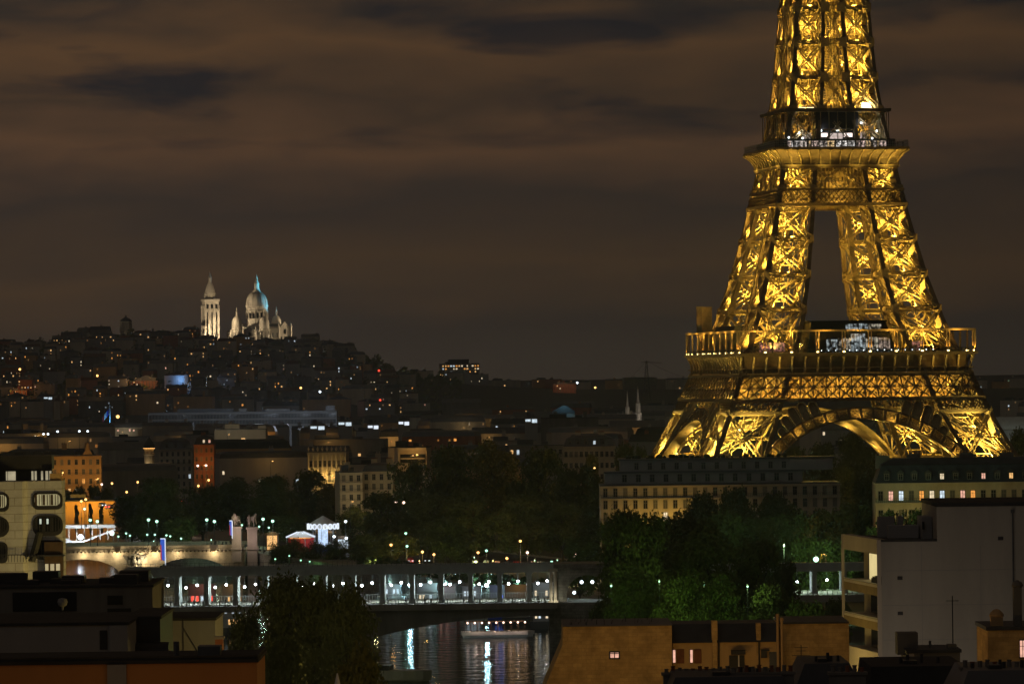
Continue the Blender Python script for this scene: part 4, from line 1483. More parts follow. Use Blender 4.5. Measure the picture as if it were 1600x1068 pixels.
for i in range(n + 1):
    x = -w / 2 + w * i / n
    fin.box(x - .12, x + .12, -.5, -.01, h - 8.5, h - .5)
for z in (h - 8.4, h - 4.6, h - .8):
    fin.box(-w / 2, w / 2, -.35, -.01, z, z + .45)
fin.build('fin', M['concrete'], o)
m = MB()
for z in (h - 7.6, h - 3.9):
    m.box(-w / 2 + .4, w / 2 - .4, -.06, -.012, z, z + 2.6)
m.build('ribbon_window', M['glassdark'], o)
m = MB(); m.box(-w * .02, w * .02, 3, 8, h, h + 2.2); m.box(w * .44, w * .49, 3, 8, h, h + 3.4); m.box(w * .12, w * .25, 3, 8, h, h + 1.8); m.build('plant_room', M['plaster_grey'], o)
for fx in (-.35, -.1, .12, .3, .46):
    light(o, (w * fx, -75, h + 2), 5000 if fx < 0 else 11000, (.72, .82, 1.0), 1.0, name='slab_fill_light')  # added fill lights without fixtures, brightening the slab's front
for (pa, pb, pt, Y, nm, lb, wm_, lit_col, pw_) in (
        (270, 308, 598, 4080, 'school_building', 'low block on the hillside washed in bright blue light', M['plaster'], (.15, .38, 1.0), 26000),
        (306, 324, 598, 4085, 'hillside_block', 'small pale block adjoining the blue lit block on the hillside', M['plaster'], (1, .85, .65), 7000),
        (202, 246, 595, 4060, 'hillside_block', 'long low wall-fronted block glowing orange above the plain, left of the blue block', M['brickred'], (1, .55, .22), 26000),
        (16, 42, 610, 3950, 'gabled_house', 'tall orange-lit stepped house near the left edge of the hill', M['brickred'], (1, .42, .12), 26000),
        (864, 900, 600, 5000, 'long_block', 'long low terracotta-lit block on the ridge right of the tower block', M['brickred'], (1, .5, .25), 12000)):
    if Y < 4900:
        for Y in range(3750, 5200, 10):
            x_ = ((pa + pb) / 2 - 800) / F * Y
            if to_px((x_, Y, ground_z(x_, Y)))[1] < pt + 12: break
    L, w, h = place(pa, pb, pt, Y)
    o = building(nm, lb, 'building', L, 0, w, 14, h, wm_, 'flat', M['zinc'], 2, 3, max(3, int(w / 3)), (1.2, 1.6), {(1, 2): 'warm', (2, 1): 'pale'}, True, max(1, h - 10), chim=1)
    lamp_front(o, -w * .25, -14, h + 3, pw_ * .12, lit_col); lamp_front(o, w * .25, -14, h + 3, pw_ * .12, lit_col)
for i, (pa, pb, pt) in enumerate(((222, 300, 661), (304, 372, 663), (376, 452, 664), (456, 532, 666))):
    L, w, h = place(pa, pb, pt, 2630)
    building('apartment_block', f'dark low block hiding the foot of the long pale slab, {nth(i)} of four', 'apartment block', L, rg.uniform(-.05, .05), w, 14, h - 1.5, rg.choice([M['stone_dark'], M['plaster_grey'], M['stone_grey']]), rg.choice(['flat', 'mansard', 'ridge']), rg.choice([M['bitumen'], M['zinc'], M['slate']]), 2.0, 0, 0, chim=3)
# gym hall with a teal lit roof
L, w, h = place(864, 898, 645, 2600)
o = thing('domed_hall', 'low hall with a shallow teal-lit pitched roof among the dark roofs', 'hall', L)
m = MB(); m.box(-w / 2, w / 2, 0, 14, -2, h); m.build('wall', M['concrete'], o)
m = MB()
m.sheet([(-w / 2 - .5, h), (w / 2 + .5, h), (w / 2, h + 1.2), (w * .12, h + 4.2), (-w * .05, h + 4.4), (-w / 2, h + 1.4)], -.5, 15)
m.build('roof', M['zinc'], o)
light(o, (0, -9, h + 5), 900, (.3, .75, 1.0), .5, name='roof_light')
L, w, h = place(845, 935, 653, 2450)
building('apartment_block', 'long dark block in front of the teal-roofed hall', 'apartment block', L, 0, w, 14, h, M['stone_dark'], 'flat', M['bitumen'], 2, 0, 0, chim=2)
# the church with twin lit spires
L, w, h = place(975, 1000, 648, 3300)
ch = thing('gothic_church', 'distant gothic church with pale floodlit twin spires beside the tower', 'church', L)
m = MB(); m.box(-5, 5, 2, 30, -2, h - 4); m.hexa([(-5, 2, h - 4), (5, 2, h - 4), (5, 30, h - 4), (-5, 30, h - 4), (-.2, 2, h + 3), (.2, 2, h + 3), (.2, 30, h + 3), (-.2, 30, h + 3)]); m.build('nave', ws, ch)
for (x, hh, r) in ((-3.4, at(985, 611, 3300).z - L[2], 1.9), (4.6, at(994, 603, 3300).z - L[2], 2.2), (-10.5, h + 2, 1.1), (-6.8, h + 3, 1.0)):
    m = MB()
    m.lathe((x, 0, -2), [(r * 1.1, 0), (r * 1.1, hh * .56), (r * 1.25, hh * .57), (r * 1.25, hh * .59), (r * .85, hh * .60), (r * .8, hh * .74), (r * .95, hh * .75), (r * .5, hh * .77), (r * .28, hh * .9), (.12, hh + 2)], 8)
    for k in range(4):
        an = k * math.pi / 2 + .78
        m.lathe((x + r * 1.25 * math.cos(an), r * 1.25 * math.sin(an), h - 8), [(.4, 0), (.4, 5), (.05, 8.5)], 5)
    m.build('spire', ws, ch)
light(ch, (16, -14, h - 10), 4200, (1, .86, .7), .5, name='floodlight_beam')
light(ch, (-20, -14, h - 10), 1200, (1, .86, .7), .5, name='floodlight_beam')
# pylon with stays
L, _, h = place(1008, 1012, 563, 4700)
py = thing('lattice_mast', 'dark lattice mast with slack wires rising from the skyline beside the tower', 'mast', L)
m = MB()
for s1 in (-1, 1):
    for s2 in (-1, 1):
        m.bar((s1 * 4, s2 * 4, 0), (s1 * .4, s2 * .4, h), .5)
for i in range(9):
    z0, z1 = h * i / 9, h * (i + 1) / 9
    r0, r1 = 4 - 3.6 * i / 9, 4 - 3.6 * (i + 1) / 9
    for y in (-1, 1):
        m.bar((-r0, y * r0, z0), (r1, y * r1, z1), .3); m.bar((r0, y * r0, z0), (-r1, y * r1, z1), .3)
m.bar((-6, 0, h - 1.5), (16, 0, h - 2.5), .5)
m.build('lattice', M['dark_metal'], py)
m = MB()
for ex, ez in ((-42, h * .25), (60, h * .55)):
    prev = None
    for i in range(11):
        f = i / 10
        q = Vector((ex * f, 0, h + (ez - h) * f - 5 * math.sin(math.pi * f)))
        if prev: m.bar(prev, q, .25)
        prev = q
m.build('stay_wire', M['dark_metal'], py)
# the little blue lit flagpole and flag
L, _, h = place(171, 172, 633, 3000)
fp = thing('flagpole', 'blue-lit slender flagpole with a tricolour flag among dark roofs', 'flagpole', (L[0], 3000, 20))
h2 = h - 20
m = MB(); m.cyl((0, 0, -20), (0, 0, h2), .75, .35, 8); m.build('pole', M['white'], fp)
for i, c in enumerate(('blue', 'white', 'red')):
    m = MB()
    m.sheet([(-1.0 - i * 1.4, h2 - 2.5 - i * 2), (-.9 - i * 1.4, h2 - 6.5 - i * 1.6), (-2.3 - i * 1.4, h2 - 8.5 - i * 1.6), (-2.4 - i * 1.4, h2 - 4.5 - i * 2)], -.1, .1)
    m.build('flag', M[c], fp)
light(fp, (1.5, -5, h2 - 13), 2600, (.12, .5, 1.0), .3, name='pole_light')
# ---- lit halls and small bright roofs of the middle distance
for (pa, pb, pt, Y, lb, g_) in ((484, 508, 662, 2500, 'low white-lit shop front below the long slab', 'cool'), (528, 550, 656, 2550, 'short white-lit building with two bright bays beside the slab', 'cool'),
                                (574, 592, 661, 2550, 'small flat building with a white lit wall', 'strip'), (622, 640, 655, 2500, 'little gabled hall outlined in white light', 'strip'),
                                (820, 840, 651, 2500, 'small building with two blue-white strips of light', 'cool'), (68, 82, 618, 4040, 'little dome-lit pavilion at the foot of the hill', 'cool')):
    L, w, h = place(pa, pb, pt, Y)
    o = building('lit_hall', lb, 'hall', L, 0, w, 10, h, M['concrete'], 'gable' if 'gabled' in lb else 'flat', M['zinc'], 1.6, 0, 0, chim=0)
    for i in range(2):
        m = MB(); m.box(-w * .45 + i * w * .5, -w * .05 + i * w * .5, -.1, -.01, h - 2.6 - i * .7, h - 1.3); m.build('lit_window', G[g_], o)
for i, (px_, py_) in enumerate(((68, 678), (75, 678), (90, 674), (124, 673.5), (137, 673.5))):
    p = at(px_, py_, 2050)
    street_lamp(f'white yard lamp above the dark roofs, {nth(i)} from the left of five', p, 9, (0,), 'lamp_white', 0, WHITEC, 'yard_lamp', 'white yard lamps', .5)
# ---- warm lit facades behind the trees
L, w, h = place(80, 158, 712, 1680)
o = building('apartment_house', 'orange-lit apartment house with a central gable and dark balconies at the left', 'apartment house', L, R(4), w, 14, h, M['plaster_ochre'], 'flat', M['zinc'], 2.5, 6, 7, (1.2, 2.0), {(2, 2): 'warm', (3, 2): 'pale', (4, 3): 'amber'}, True, 2, (2, 3, 4), chim=2)
m = MB(); m.sheet([(w * .12, h + .3), (w * .34, h + .3), (w * .27, h + 2.2), (w * .245, h + 5), (w * .215, h + 5), (w * .19, h + 2.2)], .2, 1.2); m.build('gable', M['plaster_ochre'], o)
lamp_front(o, -6, -11, h - 7, 1500); lamp_front(o, 7, -11, h - 9, 1500)
L, w, h = place(303, 334, 694, 1900)
o = building('corner_house', 'narrow orange-lit corner house with a dark mansard roof', 'apartment house', L, 0, w, 12, h, M['brickred'], 'mansard', M['slate'], 4, 6, 4, (1.0, 1.9), {}, True, 2, (1, 3), chim=1, dormers=[(0, 'pale'), (2.4, 'pink')])
lamp_front(o, 0, -9, h - 9, 1500, (1, .4, .06))
L, w, h = place(335, 415, 671, 2050)
o = building('blank_block', 'large pale blank-walled block rising behind the trees', 'building', L, 0, w, 16, h, M['plaster'], 'flat', M['zinc'], 2, 0, 0, chim=0)
m = MB(); m.box(-w * .3, -w * .02, 2, 7, h, h + 2.6); m.box(w * .35, w * .5, 2, 7, h, h + 1.8); m.build('plant_room', M['plaster'], o)
add_window(o, w * .06, 0, h - 4.6, 1.8, .7, G['warm'], simple=True)
lamp_front(o, -4, -30, h - 2, 3500, (1, .85, .6))
L, w, h = place(482, 540, 706, 1650)
o = building('colonnaded_mansion', 'ornate mansion with a golden-lit row of columns and roof urns', 'mansion', L, R(-3), w, 14, h, M['stone'], 'flat', M['zinc'], 2.0, 4, 8, (1.1, 2.2), {}, True, 2, (2, 3), chim=0)
m = MB()
for i in range(9):
    x = -w / 2 + w * i / 8
    m.cyl((x, -.9, h - 8.5), (x, -.9, h - 1.0), .32, .27, 8)
    m.box(x - .4, x + .4, -1.3, -.5, h - 9, h - 8.5); m.box(x - .4, x + .4, -1.3, -.5, h - 1.0, h - .4)
m.build('column', M['stone'], o)
m = MB()
for i in range(9):
    x = -w / 2 + w * i / 8
    m.lathe((x, -.2, h + .35), [(.25, 0), (.3, .4), (.55, 1.0), (.2, 1.3), (.1, 1.9)], 8)
m.build('roof_urn', M['stone'], o)
for fx in (-.35, -.1, .15, .4):
    lamp_front(o, w * fx, -3.2, h - 9.6, 520, (1, .6, .16))
L, w, h = place(606, 667, 699, 1620)
o = building('garage_block', 'flat-roofed block with a bright orange frame round its dark front', 'building', L, R(-6), w, 14, h, M['plaster'], 'flat', M['bitumen'], 1.5, 0, 0, chim=0)
m = MB(); m.box(-w * .18, w * .46, -.5, -.02, h - 5.6, h - 2.4); m.build('recess', M['glassdark'], o)
m = MB(); m.box(-w * .24, -w * .19, -1.2, -.02, h - 8, h); m.box(-w * .24, w * .5, -1.3, -.02, h - 1.0, h - .05); m.box(-w * .18, w * .46, -.8, -.52, h - 4.2, h - 3.8); m.build('front_frame', M['plaster'], o)
lamp_front(o, w * .15, -7, h - 3, 700)
L, w, h = place(531, 566, 738, 1400)
o = building('apartment_house', 'dim beige apartment house with balconies left of the dark trees', 'apartment house', L, R(9), w, 14, h, M['plaster'], 'flat', M['zinc'], 2.2, 7, 3, (1.2, 1.9), {}, True, 1, (2, 3, 4, 5, 6), chim=1)
lamp_front(o, -2, -13, h - 9, 1000, (1, .68, .3))
L, w, h = place(566, 614, 736, 1410)
o = building('apartment_house', 'dim apartment house with dark tall windows beside the beige house', 'apartment house', L, R(-4), w, 14, h, M['stone'], 'mansard', M['zinc'], 2.6, 7, 4, (1.2, 1.9), {}, True, 1, (3, 5), chim=2)
lamp_front(o, 4, -14, h - 12, 600, (1, .75, .35))
# pale church-like tower with gold light, and the tree of light beside it
L, w, h = place(224, 238, 700, 1800)
o = thing('round_tower_house', 'round stone corner tower with a golden-lit ring under its cap', 'house', L)
m = MB(); m.lathe((0, 6, 0), [(2.1, 0), (2.1, h - 3), (2.4, h - 2.8), (2.4, h - 2.2), (1.9, h - 2.1), (1.9, h)], 14); m.box(2.0, 9, 2, 12, 0, h - 6); m.build('wall', M['stone'], o)
m = MB(); m.lathe((0, 6, h), [(2.6, 0), (2.2, 1.6), (1.2, 3.0), (.1, 4.6)], 14); m.build('cap', M['slate'], o)
m = MB(); m.lathe((0, 6, h - .1), [(2.5, 0), (2.5, .35)], 14); m.build('light_ring', G['lamp_sodium'], o)
lamp_front(o, -1.6, 1.5, h - 9, 420, (1, .7, .35))
L, w, h = place(248, 300, 684, 1950)
building('apartment_house', 'dim cream apartment house left of the orange corner house', 'apartment house', L, 0, w, 14, h - 5, M['plaster'], 'mansard', M['zinc'], 5, 6, 6, (1.1, 1.9), {(5, 2): 'cool'}, True, 2, (2, 4), chim=2, dormers=[(-4, None), (0, None), (4, None)])
L, w, h = place(795, 880, 684, 1750)
building('apartment_house', 'dark apartment house with two neighbouring lit windows behind the central trees', 'apartment house', L, 0, w, 14, h - 3, M['stone_grey'], 'flat', M['zinc'], 3, 6, 9, (1.2, 1.9), {(1, 5): 'cool', (0, 5): 'warm'}, True, 2, (3, 5), chim=2)
L, w, h = place(880, 960, 684, 1600)
o = building('apartment_house', 'dark apartment house with white dormers and one bright attic lamp near the tower', 'apartment house', L, R(-3), w, 14, h - 3, M['stone'], 'mansard', M['zinc'], 4, 6, 10, (1.2, 1.9), {}, True, 2, (3, 5), chim=2, dormers=[(-7, None), (-4, None), (-1, None), (2, 'cool'), (5, None)])
# ---- the long apartment buildings in front of the tower
L, w, h = place(938, 1312, 757, 1080)
w1 = w
o = building('long_apartment_building', 'very long stone apartment building with grey attic storeys, its lower floors lit ochre', 'apartment building', L, 0, w, 15, h, M['stone'], 'flat', M['zinc'], .5, 8, 24, (1.15, 2.1), {(6, 5): 'pale'}, True, 1.2, (2, 5, 7), chim=0)
m = MB()
m.box(-w / 2 + 1.2, w / 2 - 9, 1.6, 14, h + .4, h + 3.4)
m.box(-w / 2 + 5, w / 2 - 12, 3.0, 13, h + 3.4, h + 6.2)
m.box(w / 2 - 12, w / 2 - 1.5, 2, 13, h + 3.4, h + 6.0)
at_ = m.build('attic_storey', M['plaster_grey'], o)
for i in range(13):
    add_window(at_, -w / 2 + 9 + i * 3.3, 3.0, h + 3.9, 1.2, 1.7, M['glassdark'])
    add_window(at_, -w / 2 + 6 + i * 3.4, 1.6, h + .9, 1.3, 1.9, M['glassdark'])
m = MB(); m.box(-w / 2 + .9, w / 2 - 8.6, 1.2, 1.55, h + 3.1, h + 3.5); m.box(-w / 2 + 4.6, w / 2 - 1, 2.5, 13.4, h + 6.2, h + 6.6); m.build('roof_edge', M['zinc'], at_)
ss = random.Random(2)
pl = MB()
for i in range(70):
    x = ss.uniform(-w / 2 + 6, w / 2 - 13); r_ = ss.uniform(.2, .55)
    pl.ball((x, ss.uniform(3, 6), h + 6.6 + r_ * .7), r_, 6, 4)
pl.build('roof_planting', mat('planter_leaves', (.03, .045, .015), .9, .4, 2), at_)
for x in (-w / 2 + 8, -w / 2 + 15, -w / 2 + 21):
    lamp_front(o, x, -6.0, h - 11, 900, (1, .58, .10))
L, w, h = place(1368, 1640, 753, 990)
o = building('mansard_apartment_building', 'dark stone apartment building with a steep slate mansard and several lit windows', 'apartment building', L, R(-2), w, 15, h, M['stone'], 'mansard', M['slate'], 5.5, 6, 17, (1.2, 2.2),
             {(1, 5): 'pink', (2, 5): 'cool', (4, 5): 'amber', (5, 5): 'pale', (6, 5): 'cool', (8, 5): 'pink', (9, 5): 'amber', (12, 4): 'warm', (11, 4): 'cool', (6, 3): 'pink', (13, 4): 'cool'}, True, 1.5, (2, 5), chim=0,
             dormers=[(-w / 2 + 2.6 + i * 3.1, {4: 'pale', 7: 'pink', 9: 'warm'}.get(i)) for i in range(12)])
for x in (-w / 2 + 3, -w / 2 + 11, -w / 2 + 19, -w / 2 + 27):
    lamp_front(o, x, -8, h - 13, 450, (1, .66, .12))
chimneys(o, [(-w / 2 + 9, 7, h + 5), (-w / 2 + 21, 7, h + 5), (-w / 2 + 30, 7, h + 5), (-w / 2 + 2, 8, h + 4.6)], M['stone_dark'], 6, 1.3, 3.2, .8)
# far glass hall behind the right tower leg
L, w, h = place(1545, 1625, 655, 1900)
o = building('glass_hall', 'broad pale glass-roofed hall behind the right foot of the tower', 'hall', L, 0, w, 30, h - 4, M['concrete'], 'ridge', M['grey_paint'], 5, 3, 12, (1.4, 3.5), {(1, 2): 'cool', (4, 2): 'pale'}, True, 2, chim=0)
light(o, (0, -15, h + 4), 1500, (.85, 1, .9), .5, name='roof_light')
def rank(seq, i):
    return sorted(range(len(seq)), key=lambda k: seq[k][0]).index(i)
# ================================================================== people (tiny in the picture, but whole figures)
def skin_person(name, joints, edges, headc, hair=True):
    """one continuous body grown over a skeleton: joints {name: (pos, radius)}"""
    me = bpy.data.meshes.new(name)
    names = list(joints)
    me.from_pydata([joints[k][0] for k in names], [(names.index(a), names.index(b)) for a, b in edges], [])
    o = bpy.data.objects.new(name, me)
    C.objects.link(o)
    md = o.modifiers.new('skin', 'SKIN')
    o.modifiers.new('sub', 'SUBSURF').levels = 1
    for v, k in zip(me.skin_vertices[0].data, names):
        r = joints[k][1]
        v.radius = (r, r) if not isinstance(r, tuple) else r
        v.use_root = k == names[0]
    dg = bpy.context.evaluated_depsgraph_get()
    out = bpy.data.meshes.new_from_object(o.evaluated_get(dg))
    bpy.data.objects.remove(o)
    return out
def person_mesh(stride, arm):
    J = {'pelvis': ((0, 0, .95), .15), 'belly': ((0, 0, 1.12), .14), 'chest': ((0, 0, 1.32), .16), 'neck': ((0, 0, 1.48), .06), 'jaw': ((0, -.02, 1.56), .075), 'head': ((0, 0, 1.66), .105), 'top': ((0, .01, 1.74), .06), 'nose': ((0, -.11, 1.63), .025)}
    E = [('pelvis', 'belly'), ('belly', 'chest'), ('chest', 'neck'), ('neck', 'jaw'), ('jaw', 'head'), ('head', 'top'), ('head', 'nose')]
    for s, nm in ((-1, 'l'), (1, 'r')):
        st = stride * s
        J.update({'hip' + nm: ((s * .1, 0, .88), .1), 'knee' + nm: ((s * .1, -st * .5 - .02, .5), .065), 'ank' + nm: ((s * .1, st * -.6 + .05, .09), .045), 'toe' + nm: ((s * .11, st * -.6 - .14, .05), .04),
                  'sho' + nm: ((s * .19, 0, 1.42), .075), 'elb' + nm: ((s * .25, .05 + st * .3 - arm * .1, 1.14), .05), 'wri' + nm: ((s * .24, -.05 + st * .4 - arm * .3, .92 + arm * .15), .036), 'hand' + nm: ((s * .235, -.08 + st * .4 - arm * .36, .84 + arm * .17), .035)})
        E += [('pelvis', 'hip' + nm), ('hip' + nm, 'knee' + nm), ('knee' + nm, 'ank' + nm), ('ank' + nm, 'toe' + nm), ('chest', 'sho' + nm), ('sho' + nm, 'elb' + nm), ('elb' + nm, 'wri' + nm), ('wri' + nm, 'hand' + nm)]
    return skin_person('person', J, E, None)
PM = []
for st, ar in ((.0, .6), (.35, .1), (.05, 0)):
    me = person_mesh(st, ar)
    for m_ in (M['cloth'], M['skin']):
        me.materials.append(m_)
    for p in me.polygons:
        z = p.center.z
        p.use_smooth = True
        p.material_index = 1 if (1.5 < z < 1.70 and p.center.y < .03) or (abs(p.center.x) > .2 and z < .93) else 0
    PM.append(me)
def person(pt, k, rz, label, group):
    o = bpy.data.objects.new('person', PM[k])
    C.objects.link(o)
    o.location = pt
    o.rotation_euler = (0, 0, rz)
    return tag(o, label, 'person', group)
# visitors along the rail of the second platform
rp = random.Random(9)
Mt = Matrix.Translation((tc_.x, TY, 0)) @ Matrix.Rotation(TH, 4, 'Z') @ Matrix.Diagonal((.972, .972, 1, 1))
for i in range(26):
    u = -18.8 + i * 37.6 / 25 + rp.uniform(-.5, .5)
    person(Mt @ Vector((u, -19.6, 117.05)), rp.choice((0, 2)), TH + rp.uniform(-.8, .8), "dark silhouetted visitor standing at the rail of the tower's upper gallery", "visitors at the tower's upper rail")

# ================================================================== the garden bridge (masonry arches)
YI = 1300
ib = at(250, 858, YI)
bz0 = ib.z                  # cornice level
arch_bridge = thing('arch_bridge', 'pale masonry arch bridge with a carved eagle and a row of cornice blocks, lit warm', 'bridge', (ib.x, YI, 0))
scale = F / YI
span = px_w(237, 365, YI); pitch = span + px_w(195, 237, YI)
xA = at(301, 870, YI).x - ib.x             # middle of the second arch
crown = at(301, 869.5, YI).z
face = brick('bridge_masonry', (0.42, .36, .27), (.46, .40, .30), (.30, .26, .20), 1.4, .55, .9, .12)
m = MB()
# spandrel outline of each bay, cut by a low arch
for k in range(-4, 1):
    xc = xA + k * pitch
    n = 16
    rise = crown + 6.5
    pts_a = [(xc - span / 2 + span * i / n, -6.5 + rise * math.sqrt(max(0, 1 - (2 * i / n - 1) ** 2 * .96)) * 1.0 - rise * .0) for i in range(n + 1)]
    x0, x1 = xc - pitch / 2, xc + pitch / 2
    if k == 0:
        x1 = at(384, 870, YI).x - ib.x
    for (xa, za), (xb, zb) in zip(pts_a, pts_a[1:]):
        m.hexa([(xa, -6, za), (xb, -6, zb), (xb, 24, zb), (xa, 24, za), (xa, -6, bz0 - .5), (xb, -6, bz0 - .5), (xb, 24, bz0 - .5), (xa, 24, bz0 - .5)])
    m.box(x0, xc - span / 2, -6, 24, -9, bz0 - .5)
    m.box(xc + span / 2, x1, -6, 24, -9, bz0 - .5)
    m.lathe((x0, -6, -9), [(2.6, 0), (2.6, 5), (1.6, 6.0), (.1, 6.6)], 12)
    # ring of voussoirs, proud of the face
    for (xa, za), (xb, zb) in zip(pts_a, pts_a[1:]):
        m.bar((xa, -6.05, za + .3), (xb, -6.05, zb + .3), .7, .25, (0, -1, 0))
arch_bridge_wall = m.build('arch', face, arch_bridge)
xl, xr = xA - 4.5 * pitch, at(384, 870, YI).x - ib.x
m = MB()
m.box(xl, xr, -6.5, 24.5, bz0 - .1, bz0 + .35)
for i in range(int((xr - xl) / 1.15)):
    x = xl + i * 1.15
    m.box(x, x + .6, -6.75, -6.0, bz0 - .55, bz0 - .1)
m.box(xl, xr, -6.3, -5.7, bz0 + .35, bz0 + 1.45)
m.box(xl, xr, 23.7, 24.3, bz0 + .35, bz0 + 1.45)
m.build('cornice', face, arch_bridge)
m = MB(); m.box(xl, xr, -5.6, 23.6, bz0 + .354, bz0 + .4); m.build('deck', M['asphalt'], arch_bridge)
# eagle relief in a wreath on the pier
ex = at(213, 874, YI).x - ib.x; ez = at(213, 874, YI).z
m = MB()
prev = None
for i in range(25):
    t_ = 2 * math.pi * i / 24
    q = Vector((ex + 2.0 * math.cos(t_), -6.25, ez - .2 + 2.0 * math.sin(t_)))
    if prev: m.bar(prev, q, .45, .5, (0, -1, 0))
    prev = q
m.lathe((ex, -6.2, ez - 1.3), [(.2, 0), (.75, .7), (.7, 1.6), (.3, 2.2), (.35, 2.5), (.1, 2.8)], 10)
for sg in (-1, 1):
    for j in range(6):
        a = Vector((ex + sg * .5, -6.35, ez + .5))
        b_ = Vector((ex + sg * (3.4 - j * .35), -6.35, ez + 1.5 - j * .55))
        m.bar(a, b_, .42, .3, (0, -1, 0))
    m.bar((ex, -6.3, ez - 1.2), (ex + sg * .6, -6.3, ez - 2.0), .3)
m.build('eagle_relief', M['stone_dark'], arch_bridge)
for x, z, p in ((ex + 1.9, ez + .2, 900), (ex - 5, bz0 - 1.1, 420), (ex + 6, bz0 - 1.1, 420), (xr - 1.2, bz0 - 1.2, 500), (xr - 9, bz0 - 1.0, 320), (ex - 15, bz0 - 1.3, 320), (ex + 12.5, bz0 - 1.2, 260), (ex - 10, bz0 - 1.3, 260)):
    light(arch_bridge, (x, -7.6, z), p, (1, .78, .45), .25, name='parapet_light')
light(arch_bridge, (xA, 6, -3), 700, (.5, 1, .72), .4, name='arch_light')
light(arch_bridge, (xA - pitch, 6, -3), 500, (1, .7, .4), .4, name='arch_light')
m = MB()
for x in (ex - 5, ex + 6, xr - 1.2, xr - 9):
    m.ball((x, -7.3, bz0 - .7), .22, 8, 5)
m.build('parapet_lamp', G['lamp_sodium'], arch_bridge)
# lamp posts of the bridge, in pairs: near and far kerb
for i, (px_, py_, Y) in enumerate(((141, 812.5, 1299), (152, 814.5, 1321), (232, 812, 1299), (245, 814.5, 1321), (323, 812, 1299), (335, 814.5, 1321), (411, 811, 1299), (426, 814, 1321))):
    p = at(px_, py_, Y)
    street_lamp(f'green-white lamp on a slim post along the arch bridge, {nth(i)} of eight from the left', p, p.z - bz0 - .4 if i < 6 else p.z + .2, (0,), 'lamp_green', 500, GREENC, group='lamp posts of the arch bridge', r=.46)
# small globe lamps on the far side of the bridge
for i, (px_, py_) in enumerate(((177, 834), (185, 838), (197, 833), (203, 836.5), (230, 835), (242, 835), (260, 836), (266, 837.5), (283, 841), (378, 820), (405, 822.5), (420, 824))):
    p = at(px_, py_, 1345)
    street_lamp(f'small green-white globe lamp beyond the arch bridge, {nth(i)} from the left', p, p.z, (0,), 'lamp_green', 160, GREENC, 'globe_lamp', 'globe lamps beyond the arch bridge', .3)
# pylons with horse-and-warrior statues
def horse_statue():
    J = {'chest': ((.0, -.55, 1.75), .42), 'barrel': ((0, 0, 1.72), .45), 'rump': ((0, .62, 1.8), .42), 'neck': ((0, -.95, 2.25), .25), 'poll': ((0, -1.15, 2.75), .17), 'muzzle': ((0, -1.5, 2.5), .1), 'tail': ((0, 1.1, 1.6), .1), 'tail2': ((0, 1.25, .9), .08)}
    E = [('barrel', 'chest'), ('barrel', 'rump'), ('chest', 'neck'), ('neck', 'poll'), ('poll', 'muzzle'), ('rump', 'tail'), ('tail', 'tail2')]
    for s, n_ in ((-1, 'l'), (1, 'r')):
        J.update({'sh' + n_: ((s * .22, -.6, 1.4), .2), 'fk' + n_: ((s * .22, -.72 - (.25 if s > 0 else 0), .85), .1), 'ff' + n_: ((s * .22, -.7 - (.1 if s > 0 else 0), .1 + (.3 if s > 0 else 0)), .09),
                  'st' + n_: ((s * .24, .5, 1.3), .22), 'hk' + n_: ((s * .24, .85, .75), .11), 'hf' + n_: ((s * .24, .75, .08), .1)})
        E += [('chest', 'sh' + n_), ('sh' + n_, 'fk' + n_), ('fk' + n_, 'ff' + n_), ('rump', 'st' + n_), ('st' + n_, 'hk' + n_), ('hk' + n_, 'hf' + n_)]
    J = {'barrel': J.pop('barrel'), **J}
    me = skin_person('horse', J, E, None)
    me.materials.append(M['stone'])
    return me
HM = horse_statue()
for i, (pa, pb, pt, pst, Y, rz, lb, pc) in enumerate(((362.5, 377, 822, 796, 1292, .5, 'statue of a horse and warrior on the left stone pylon, head turned to the bridge', (1, .8, .5)),
                                                    (386.5, 402, 823, 800, 1292, -.3, 'darker statue of a horse and warrior on the pinkish lit right pylon', (1, .7, .75)))):
    a = at((pa + pb) / 2, pt, Y)
    wd = px_w(pa, pb, Y) / 2
    o = thing('statue_pylon', lb, 'statue', (a.x, Y, 0), 0, 'statues at the bridge end')
    m = MB()
    zt = a.z
    m.box(-wd, wd, -wd, wd, -7 if i else -1, zt - .6)
    m.box(-wd - .3, wd + .3, -wd - .3, wd + .3, zt - .6, zt)
    m.box(-wd - .3, wd + .3, -wd - .3, wd + .3, bz0, bz0 + .8)
    m.build('pylon', M['stone'], o)
    h_ = put('horse', HM, o, (.15, 0, zt))
    h_.scale = (1.45, 1.45, 1.45); h_.rotation_euler.z = rz + math.pi / 2 * (1 if i else -1) * .6
    w_ = put('warrior', PM[2].copy(), o, (-.9, -.7, zt))
    w_.data.materials.clear(); w_.data.materials.append(M['stone']); w_.data.materials.append(M['stone'])
    w_.scale = (2.1, 2.1, 2.1)
    light(o, (-3.5, -5, zt + .5), 260, pc, .3, name='statue_light')
    light(o, (.5, -5, bz0 + 3), 160, pc, .3, name='statue_light')
